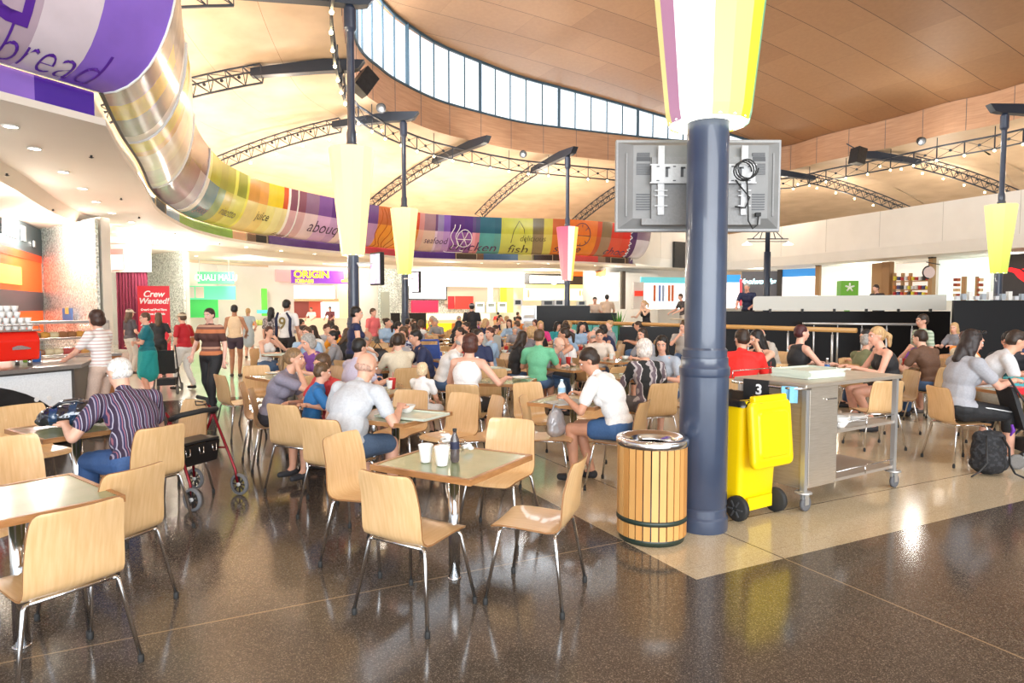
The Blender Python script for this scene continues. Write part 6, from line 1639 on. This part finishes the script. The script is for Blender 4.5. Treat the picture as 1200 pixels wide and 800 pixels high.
for dy, hx, hz, r in ((-.0, .24, .26, .05), (.03, .245, .265, .05), (.05, .235, .255, .05), (.055, .20, .20, .04), (.05, .18, .18, .04), (.065, .17, .17, .04)):
    rows.append([Vector((x, dy, z - .26)) for x, z in rsq(hx, hz, r)])
o.grid(rows, close=True, smooth=False); o.add(rows[0], [tuple(range(len(rows[0])))]); o.add(rows[-1], [tuple(range(len(rows[-1])))])
o.box((0, .02, .02), (.40, .05, .05)); o.mats = [yel]; me_ = o.mesh('lid', yel); bpy.data.objects.remove(lid)
lid = bpy.data.objects.new('lid', me_); COL.objects.link(lid); lid.parent = e; lid.location = (0, .30, .95); lid.rotation_euler = (R_(5), 0, 0); bv = lid.modifiers.new('bevel', 'BEVEL'); bv.width = .012; bv.segments = 3; bv.limit_method = 'ANGLE'
o = MB(); o.box((.13, .045, -.02), (.05, .01, .018)); o.build('black_label', M['black'], lid)
for s in (-1, 1):
    R = Matrix(((0, 0, 1), (1, 0, 0), (0, 1, 0))); w = empty('wheel', (s * .235, .23, .10)); bpy.data.objects.remove(w)
    o = MB(); pr = [(.0, -.028), (.07, -.028), (.085, -.02), (.10, -.02), (.10, .02), (.085, .02), (.07, .028), (0, .028)]
    vs = MB(); vs.lathe([(max(.001, r), z) for r, z in pr], n=24, cap=False)
    o.add([R @ Vector(v) for v in vs.v], vs.f, M['rubber'], True); 
    for k in range(6): a = k * PI / 3; o.bar((s * .03, .02 * math.cos(a), .02 * math.sin(a)), (s * .03, .07 * math.cos(a), .07 * math.sin(a)), .012, .012, cmat((.06, .06, .065)))
    b = o.build('wheel', None, e); b.location = (s * .235, .23, .10)
o = MB(); rows = []
random.seed(1)
for z, hx, hy in ((.80, .20, .23), (.95, .222, .252), (.965, .25, .28), (.95, .262, .292), (.91, .266, .296)):
    rows.append([Vector((x + random.uniform(-.004, .004), y + random.uniform(-.004, .004), z + random.uniform(-.006, .006))) for x, y in rsq(hx, hy, .055)])
o.grid(rows, close=True); o.add([Vector((p.x, p.y, .80)) for p in rows[0]], [tuple(range(len(rows[0])))]); o.build('bin_liner', mat('black_liner', (.012, .012, .013), .25), e)
# ---------------------------------------------------------------- stainless tray trolley
tv = Vector((math.cos(R_(32)), math.sin(R_(32)))); tw = Vector((math.cos(R_(122)), math.sin(R_(122))))
T0 = Vector((2.40, 5.36)); cx_, cy_ = T0 + tv * .70 + tw * .34
e = empty('tray_trolley', (cx_, cy_, 0), R_(32), 'stainless steel tray trolley with a cupboard and open shelves right of the yellow bin', 'trolley')
L, Dp = .70, .34
o = MB(); o.box((0, 0, 1.045), (2 * L + .06, 2 * Dp + .04, .035)); o.build('worktop', M['steel'], e, bevel=.006)
for sx in (-1, 1):
    for sy in (-1, 1):
        o = MB(); o.box((sx * (L - .02), sy * (Dp - .02), .60), (.04, .04, .86)); o.build('post', M['steelgrey'], e)
        o = MB(); o.lathe([(.07, .155), (.07, .165), (.05, .17), (.02, .17)], n=14); o.box((0, 0, .13), (.05, .02, .05)); o.box((.02, -.022, .10), (.05, .005, .09)); o.box((.02, .022, .10), (.05, .005, .09)); o.mats = []
        c = o.build('caster', M['steelgrey'], e); c.location = (sx * (L - .02), sy * (Dp - .02), 0)
        w = MB(); v = MB(); v.lathe([(.001, -.016), (.05, -.016), (.062, -.012), (.062, .012), (.05, .016), (.001, .016)], n=18, cap=False)
        w.add([(a, c2, b_) for a, b_, c2 in v.v], v.f, cmat((.12, .12, .13)), True); b = w.build('caster_wheel', None, c); b.location = (.03, 0, .062)
o = MB(); o.box((-L + .24, 0, .61), (.44, 2 * Dp - .05, .86)); o.build('cupboard', M['steel'], e, bevel=.004)
o = MB(); o.box((-L + .25, -Dp + .012, .615), (.39, .02, .82)); dr = o.build('cupboard_door', M['steel'], e, bevel=.003)
o = MB(); o.bar((-L + .26, -Dp - .012, .92), (-L + .40, -Dp - .012, .92), .012); o.build('door_handle', M['chrome'], dr)
for z, nm in ((.62, 'middle_shelf'), (.20, 'bottom_shelf')):
    o = MB(); o.box((.22, 0, z), (.94, 2 * Dp - .04, .025)); 
    o.build(nm, mat('matt_steel_shelf', (.42, .36, .30), .5, .5), e)
    o = MB()
    for sy in (-1, 1):
        o.tube([(-.22, sy * (Dp - .02), z + .07), (L - .03, sy * (Dp - .02), z + .07)], .006, n=6); o.tube([(.22, sy * (Dp - .02), z), (.22, sy * (Dp - .02), z + .07)], .006, n=6)
    o.build('guard_rail', M['chrome'], e)
o = MB(); o.tube([(-L + .05, -Dp - .0, 1.02), (-L - .10, -Dp + .0, 1.03), (-L - .14, -Dp + .08, 1.03), (-L - .14, Dp - .05, 1.03), (-L - .05, Dp, 1.03)], .012, n=8)
o.tube([(-L - .10, Dp - .02, 1.06), (-L - .10, Dp - .02, 1.12), (-.1, Dp - .02, 1.12)], .005, n=6); o.build('push_handle', M['chrome'], e)
TM = Matrix.Rotation(R_(32), 3, 'Z'); tl = lambda x, y, z: Vector((cx_, cy_, 0)) + TM @ Vector((x, y, z))
o = MB(); o.box((0, 0, .004), (.52, .38, .006)); 
for s in (-1, 1): o.box((s * .255, 0, .012), (.012, .38, .016)); o.box((0, s * .185, .012), (.50, .012, .016))
trm = o.mesh('tray', mat('pale_green_tray', (.62, .68, .58), .3))
trays = []
def tray(loc, rz, label, group=None): b = bpy.data.objects.new('food_tray', trm); COL.objects.link(b); b.location = loc; b.rotation_euler = (0, 0, rz); return tag(b, label, 'tray', group)
for k in range(4): tray(tl(-.15 + .01 * (k % 2), .02, 1.064 + .018 * k), R_(32 + 2 * (k % 3 - 1)), 'pale green tray in the stack on top of the steel trolley', 'trays stacked on the trolley')
o = MB(); o.lathe([(.03, 0), (.035, .006), (.068, .055), (.065, .055), (.03, .010), (.001, .008)], n=18); bowlm = o.mesh('bowl', mat('white_bowl', (.80, .78, .74), .25))
o = MB(); o.lathe([(.05, 0), (.07, .004), (.115, .018), (.113, .02), (.065, .008), (.001, .008)], n=22); platem = o.mesh('plate', mat('white_plate', (.80, .78, .75), .25))
def dish(me, nm, loc, label, group, s=1): b = bpy.data.objects.new(nm, me); COL.objects.link(b); b.location = loc; b.scale = (s, s, s); return tag(b, label, nm.split('_')[-1], group)
dish(bowlm, 'serving_bowl', tl(-.12, -.12, .633), 'large brown-rimmed bowl on the trolley shelf', None, 1.5)
for k in range(3): dish(bowlm, 'small_bowl', tl(-.08, -.26, .633 + .022 * k), 'small white bowl nested in the stack at the front of the trolley shelf', 'small bowls on the trolley')
for k in range(5): dish(platem, 'white_plate', tl(.12, -.1, .633 + .012 * k), 'white plate in the left plate pile on the trolley shelf', 'left pile of plates')
for k in range(4): dish(platem, 'white_plate', tl(.36, -.12, .633 + .012 * k), 'white plate in the right plate pile on the trolley shelf', 'right pile of plates')
o = MB(); o.box((0, 0, 0), (.22, .02, .17)); b = o.build('number_tag', M['black']); b.location = tl(-L - .165, .02, .99); b.rotation_euler = (0, 0, R_(32 - 78)); tag(b, 'black tag with a white 3 hanging on the trolley handle', 'tag')
text('3', .12, wi, (.03, -.014, 0), parent=b, bold=.003)
o = MB(); o.grid([[Vector((x, .012 * math.sin(x * 60 + z * 9), -z)) for x in (-.045, -.02, 0, .02, .045)] for z in (0, .03, .07, .11)]); o.grid([[Vector((x + .05, -.02 + .01 * math.sin(x * 70 + z * 9), -z * 1.2)) for x in (-.03, -.01, .01, .03)] for z in (0, .03, .07, .11)])
b = o.build('blue_cloth', cmat((.20, .50, .75))); b.location = tl(-L - .135, -Dp + .08, 1.045); b.rotation_euler = (0, 0, R_(32 - 60)); tag(b, 'light blue cleaning cloth draped over the trolley handle', 'cloth')
# ---------------------------------------------------------------- red rollator
e = empty('walking_frame', (-2.82, 5.74, 0), R_(-22), 'dark red wheeled walking frame with black seat beside the elderly man', 'walking frame'); e.scale = (.95, .95, .95)
rd = mat('metallic_red', (.22, .008, .015), .25, .5)
for s in (-1, 1):
    o = MB(); o.tube([(.30, s * .26, .12), (.27, s * .26, .25), (.02, s * .24, .80), (-.04, s * .24, .86)], .013, n=8); o.tube([(-.25, s * .26, .12), (-.25, s * .25, .3), (-.02, s * .24, .66), (.03, s * .24, .78)], .013, n=8); o.tube([(-.20, s * .25, .42), (.20, s * .25, .45)], .008, n=6); o.build('side_frame', rd, e)
    o = MB(); o.tube([(-.02, s * .24, .84), (-.04, s * .24, .90), (-.16, s * .24, .915)], [.012, .018, .019], n=10); o.build('hand_grip', M['rubber'], e)
    o = MB(); o.tube([(-.03, s * .24, .86), (-.1, s * .25, .84), (-.19, s * .25, .83), (-.20, s * .25, .87), (-.10, s * .25, .865)], .006, n=6); o.build('brake_lever', M['black'], e)
    o = MB(); o.tube([(-.08, s * .25, .84), (.02, s * .27, .76), (.0, s * .27, .5), (-.22, s * .27, .2)], .0035, n=5); o.build('brake_cable', M['black'], e)
    for x in (.31, -.25):
        wv = MB(); wv.lathe([(.078, -.014), (.10, -.014), (.104, 0), (.10, .014), (.078, .014), (.078, -.014)], n=24, cap=False)
        o = MB(); o.add([(a, c2, b_) for a, b_, c2 in wv.v], wv.f, cmat((.16, .16, .17)), True)
        for k in range(8): a = k * PI / 4; o.bar((0, 0, 0), (.08 * math.cos(a), 0, .08 * math.sin(a)), .012, .012, M['black'])
        o.tube([(0, -.02, 0), (0, .02, 0)], .018, cmat((.5, .5, .5)), 10)
        b = o.build('wheel', None, e); b.location = (x, s * .27, .104)
o = MB(); o.box((.0, 0, .545), (.24, .46, .03)); o.build('seat_board', M['black'], e, bevel=.01)
o = MB(); o.add([(-.13, -.22, .53), (.13, -.22, .53), (.13, .22, .53), (-.13, .22, .53), (-.11, -.20, .34), (.11, -.20, .34), (.11, .20, .34), (-.11, .20, .34)], [(0, 1, 5, 4), (1, 2, 6, 5), (2, 3, 7, 6), (3, 0, 4, 7), (4, 5, 6, 7)]); o.build('bag', mat('black_vinyl', (.015, .014, .014), .3), e)
for y in (-.15, 0, .15):
    o = MB(); o.tube([(-.135, y - .025, .50), (-.14, y - .02, .44), (-.14, y + .02, .44), (-.135, y + .025, .50)], .005, n=6); o.tube([(.135, y - .025, .50), (.14, y - .02, .44), (.14, y + .02, .44), (.135, y + .025, .50)], .005, n=6); o.build('wire_hook', M['chrome'], e)
o = MB(); o.tube([(.03, -.24, .78), (.12, -.2, .82), (.16, 0, .835), (.12, .2, .82), (.03, .24, .78)], .024, n=10); o.build('padded_backrest', M['rubber'], e)
# ---------------------------------------------------------------- bags, pram
def bag_mesh(o, pts, m): [o.ball(*p, m) for p in pts]
hb = at(73, 514, z=.75); e = empty('handbag', (-3.50, 5.22, .751), R_(20), 'black and blue patent handbag on the table beside the elderly man', 'handbag')
pat = mat('patent_leather', (.012, .012, .02), .08, coat=1); patb = mat('blue_patent', (.01, .04, .10), .08, coat=1)
me_ = blob_mesh([('e', (0, 0, .085), (.21, .11, .085)), ('e', (.08, 0, .10), (.15, .10, .095)), ('e', (-.1, .01, .08), (.13, .10, .08)), ('c', (-.2, 0, .05), (.2, 0, .05), .05, .05)], .012, 'bag_body', [pat, patb], 2, None, lambda c: 1 if -.14 < c.x < -.08 or .0 < c.x < .05 else 0, .012)
ob('bag_body', me_, e)
o = MB()
for s in (-1, 1): o.tube([(-.12, s * .03, .15), (-.06, s * .05, .19), (.05, s * .05, .20), (.13, s * .03, .16)], .012, n=8)
o.build('strap', pat, e)
e = empty('backpack', (4.82, 6.62, 0), R_(-10), 'black patterned backpack standing on the floor at the right', 'backpack')
bp = blotch('black_print_fabric', (.012, .012, .014), (.03, .03, .035), 30, .55)
me_ = blob_mesh([('e', (0, 0, .22), (.165, .10, .23)), ('e', (0, -.01, .11), (.18, .12, .11)), ('c', (-.07, 0, .36), (.07, 0, .36), .08, .08), ('e', (0, -.09, .14), (.12, .06, .12))], .014, 'bag_body', [bp], 3, None, None, .008); ob('bag_body', me_, e)
for s in (-1, 1):
    o = MB(); o.tube([(s * .07, -.10, .40), (s * .10, -.17, .30), (s * .10, -.19, .15), (s * .16, -.17, .05), (s * .24, -.20, .012)], .014, n=8, sc=.5); o.build('strap', M['black'], e)
o = MB(); o.tube([(-.04, 0, .42), (0, -.01, .46), (.04, 0, .42)], .01, n=8); o.build('grab_handle', M['black'], e)
e = empty('pram', (5.60, 6.95, 0), R_(80), 'black folding pram cut off by the right edge of the picture', 'pram')
o = MB(); o.box((0, 0, .42), (.34, .42, .06)); o.add([(-.17, .2, .42), (.17, .2, .42), (.17, .34, .85), (-.17, .34, .85), (-.17, .24, .40), (.17, .24, .40), (.17, .38, .85), (-.17, .38, .85)], [(0, 1, 2, 3), (4, 5, 6, 7), (0, 1, 5, 4), (2, 3, 7, 6), (1, 2, 6, 5), (3, 0, 4, 7)]); o.box((0, 0, .22), (.32, .4, .12)); o.build('seat', cmat((.02, .02, .022)), e)
o = MB()
for s in (-1, 1): o.tube([(s * .2, -.32, .12), (s * .2, .1, .45), (s * .2, .42, .95)], .012, n=8); o.tube([(s * .2, .32, .12), (s * .2, -.05, .48)], .012, n=8)
o.build('frame', M['black'], e)
for x in (-.21, .21):
    for y in (-.32, .32):
        v = MB(); v.lathe([(.001, -.018), (.05, -.018), (.075, -.02), (.08, 0), (.075, .02), (.05, .018), (.001, .018)], n=20, cap=False)
        o = MB(); o.add([(c2, a, b_) for a, b_, c2 in v.v], v.f, cmat((.16, .15, .14)), True); b = o.build('wheel', None, e); b.location = (x, y, .08)
simple('purple_ribbon', (5.22, 6.85, .46), 'purple ribbon tied to the pram', 'ribbon', lambda o: o.tube([(0, 0, 0), (.02, 0, -.06), (-.01, 0, -.12)], [.012, .02, .008], n=6), cmat((.15, .03, .35)))
pr_ = [x for x in bpy.data.objects if x.name == 'pram'][0]
c = pr_.copy(); COL.objects.link(c); c.location = (-6.75, 12.9, 0); c.rotation_euler = (0, 0, R_(200)); c['label'] = 'dark pram standing behind the teal dress woman at the left'
for ch in list(pr_.children): k_ = ch.copy(); COL.objects.link(k_); k_.parent = c
# silver handbag on the chair
me_ = blob_mesh([('e', (0, 0, .13), (.13, .07, .15)), ('e', (.02, 0, .07), (.15, .08, .08))], .012, 'bag_body', [mat('silver_leather', (.45, .44, .46), .35, .3)], 2, None, None, .008)
e = empty('handbag', (.42, 6.30, .447), R_(60), 'silver-grey handbag on the chair left of the woman in the white tee', 'handbag'); ob('bag_body', me_, e)
o = MB(); o.tube([(-.08, 0, .24), (-.04, 0, .31), (.04, 0, .31), (.08, 0, .24)], .008, n=6); o.build('strap', cmat((.3, .3, .32)), e)
e = empty('handbag', (xat(442, 10.9), 10.9, .752), R_(0), 'black handbag on a table left of the patterned-top woman', 'handbag')
ob('bag_body', blob_mesh([('e', (0, 0, .12), (.21, .07, .13)), ('c', (-.17, 0, .03), (.17, 0, .03), .04, .04)], .014, 'bag_body', [M['black']], 2), e)
o = MB(); o.tube([(-.1, 0, .2), (0, 0, .34), (.1, 0, .2)], .01, n=6); o.build('strap', M['black'], e)
# ---------------------------------------------------------------- things on tables
foam = mat('white_foam', (.88, .87, .83), .6)
o = MB(); o.lathe([(.026, 0), (.027, .004), (.039, .088), (.041, .092), (.038, .094), (.036, .088), (.024, .006), (.001, .005)], n=20); fcup = o.mesh('foam_cup', foam)
def put(name, me, loc, label, cat, group=None, s=1, rz=0): b = bpy.data.objects.new(name, me); COL.objects.link(b); b.location = loc; b.scale = (s, s, s); b.rotation_euler = (0, 0, rz); return tag(b, label, cat, group)
TT = .7505
c1 = at(499, 541, z=TT); c2 = at(518, 545, z=TT)
put('foam_cup', fcup, c1, 'left white foam cup on the foreground table', 'cup', s=1.15); put('foam_cup', fcup, c2, 'right white foam cup on the foreground table', 'cup', s=1.2)
def bottle(loc, label, capc, liquid, lab, h=.22, r=.032):
    e = empty('drink_bottle', loc, 0, label, 'bottle')
    o = MB(); o.lathe([(r * .8, 0), (r, .012), (r, h * .35), (r * .9, h * .45), (r, h * .55), (r * .95, h * .68), (r * .4, h * .86), (r * .38, h * .93)], n=16, cap=True); o.build('bottle_body', liquid, e)
    o = MB(); o.lathe([(r * 1.02, h * .40), (r * 1.02, h * .62)], n=16, cap=False); o.build('bottle_label', lab, e)
    o = MB(); o.lathe([(r * .46, h * .92), (r * .46, h)], n=12); o.build('bottle_cap', capc, e); return e
clear = mat('clear_plastic', (.85, .88, .9), .05, trans=.9, alpha=.55)
bottle(at(533, 541, z=TT), 'cola bottle with a black cap on the foreground table', M['black'], mat('cola_plastic', (.16, .13, .13), .08, trans=.5), cmat((.015, .018, .05)), .205, .028)
bottle((.50, 6.62, TT), 'white milk bottle on the table left of the woman in the white tee', cmat((.5, .7, .85)), mat('milk_plastic', (.80, .88, .90), .3), cmat((.35, .6, .8)), .21, .038)
wb = at(967, 431, z=TT + .0); bottle((4.28, 8.95, TT), 'clear water bottle standing behind the steel trolley', cmat((.85, .85, .85)), clear, cmat((.05, .15, .45)), .24, .034)
hp_ = at(530, 528, z=TT); e = empty('condiment_basket', hp_, R_(10), 'round wire basket with folded napkins on the foreground table', 'basket')
o = MB()
for z, r in ((.004, .075), (.035, .085), (.062, .09)): o.tube([(r * math.cos(a), r * math.sin(a), z) for a in [k * PI / 10 for k in range(21)]], .002, n=5)
for k in range(10): a = k * PI / 5; o.tube([(.075 * math.cos(a), .075 * math.sin(a), .004), (.09 * math.cos(a), .09 * math.sin(a), .062)], .0016, n=4)
o.build('wire_frame', M['chrome'], e)
random.seed(12); o = MB()
for k in range(7):
    c = Vector((random.uniform(-.05, .05), random.uniform(-.04, .04), .03 + .012 * k)); o.box(c, (.055, .035, .012), R=Matrix.Rotation(random.uniform(-.6, .6), 3, 'X') @ Matrix.Rotation(random.uniform(0, 3), 3, 'Z'))
o.build('napkins', cmat(W_), e)
simple('crumpled_napkin', at(548, 528, z=TT), 'crumpled white napkin on the foreground table', 'napkin', lambda o: [o.ball((.02 * math.cos(k * 1.7), .015 * math.sin(k * 2.1), .018 + .006 * k), (.022, .016, .014), None, 7, 5) for k in range(4)], cmat(W_))
tray((-.86, 5.66, TT), R_(-28), 'tray with a bowl in front of the bald man'); dish(bowlm, 'soup_bowl', (-.93, 5.80, TT + .008), 'white bowl on the tray in front of the bald man', None, 1.2)
simple('magazine', (.55, 6.45, TT), 'open magazine on the table by the milk bottle', 'magazine', lambda o: (o.box((-.10, 0, .004), (.2, .27, .008)), o.box((.10, 0, .004), (.2, .27, .008))), cmat((.55, .58, .56)), .5)
simple('lunch_box', (5.45, 7.12, TT), 'red plastic lunch box on the right-hand table', 'box', lambda o: (o.prism(rsq(.11, .08, .03), 0, .06), o.prism(rsq(.115, .085, .03), .06, .072)), mat('red_plastic', (.75, .01, .02), .3), .1)
simple('teal_container', (5.62, 7.38, TT), 'teal container behind the red lunch box', 'container', lambda o: (o.prism(rsq(.13, .09, .03), 0, .09), o.prism(rsq(.10, .06, .03), .09, .15)), cmat((.05, .35, .38)), .3)
e = empty('cap', (6.35, 8.35, TT), 0, 'teal patterned cap lying on the far right table', 'hat'); 
o = MB(); o.ball((0, 0, .06), (.10, .12, .08), n=12, h=8); o.box((0, -.14, .03), (.14, .1, .008)); o.build('crown', blotch('teal_print', (.03, .2, .26), (.4, .5, .5), 30, .6), e)
bpy.data.objects.remove(e.children[0]) if False else None
# small items on the crowd tables
cola = mat('takeaway_cup_red', (.6, .04, .04), .4); capm = [fcup]
o = MB(); o.lathe([(.030, 0), (.042, .12), (.044, .125), (.001, .127)], n=12); o.tube([(0, 0, .12), (.01, 0, .19)], .003, n=5); rcup = o.mesh('soft_drink_cup', cola)
random.seed(21); used = 0
def put_items(x, y, i):
    global used
    rr = random.random()
    for j in range(random.choice([2, 3, 4])):
        px, py = x + random.uniform(-.22, .22), y + random.uniform(-.22, .22); k = random.choice('tcdpr')
        if k == 't': tray((px, py, TT), random.uniform(0, 3), 'pale tray left on one of the crowd tables', 'trays on the crowd tables')
        elif k == 'c': put('foam_cup', fcup, (px, py, TT + .03), 'white foam cup on one of the crowd tables', 'cup', 'foam cups on the crowd tables')
        elif k == 'd': dish(bowlm, 'food_bowl', (px, py, TT + .02), 'white bowl on one of the crowd tables', 'bowls on the crowd tables')
        elif k == 'p': dish(platem, 'dinner_plate', (px, py, TT + .02), 'white plate on one of the crowd tables', 'plates on the crowd tables')
        else: put('soft_drink_cup', rcup, (px, py, TT + .02), 'red soft drink cup on one of the crowd tables', 'cup', 'red drink cups on the crowd tables')
for i, (x, y) in enumerate(TABLES):
    if i < 3 or (x, y) in ((-1.02, 5.75), (.62, 6.62), (5.75, 7.35)): continue
    put_items(x, y, i)
simple('coffee_cup_brown', (1.98, 9.15, TT), 'dark red takeaway coffee cup just left of the thick column', 'cup', lambda o: (o.lathe([(.03, 0), (.042, .11)], n=14, m=cmat((.10, .01, .015))), o.lathe([(.045, .11), (.04, .125), (.001, .127)], n=14, m=cmat(W_))))
# newspaper read by the white haired man, blue pram in the crowd
simple('newspaper', (xat(572, 15.3), 14.2, .80), 'white newspaper held by the man in the navy jacket', 'newspaper', lambda o: (o.box((-.16, 0, .12), (.32, .01, .36), R=Matrix.Rotation(.5, 3, 'X') @ Matrix.Rotation(.2, 3, 'Z')), o.box((.16, 0, .12), (.32, .01, .36), R=Matrix.Rotation(.5, 3, 'X') @ Matrix.Rotation(-.2, 3, 'Z'))), cmat((.62, .65, .62)))
e = empty('blue_pram', (xat(503, 12.2), 12.2, 0), R_(15), 'bright blue framed pushchair among the crowd tables, left of centre', 'pram')
o = MB()
for s in (-1, 1):
    o.tube([(s * .22, -.3, .1), (s * .22, .1, .6), (s * .2, .25, 1.05)], .018, n=8); o.tube([(s * .22, .3, .1), (s * .22, -.1, .6), (s * .2, -.1, .85)], .018, n=8)
o.tube([(-.2, .25, 1.05), (.2, .25, 1.05)], .018, n=8); o.build('frame', cmat((.03, .09, .42), .4), e)
o = MB(); o.box((0, 0, .45), (.4, .35, .05)); o.box((0, .16, .72), (.4, .04, .5)); o.build('seat', cmat((.03, .07, .28)), e)
for x in (-.22, .22):
    for y in (-.3, .3):
        v = MB(); v.lathe([(.001, -.02), (.09, -.02), (.1, 0), (.09, .02), (.001, .02)], n=16, cap=False); o = MB(); o.add([(c2, a, b_) for a, b_, c2 in v.v], v.f, M['rubber'], True); b = o.build('wheel', None, e); b.location = (x, y, .1)
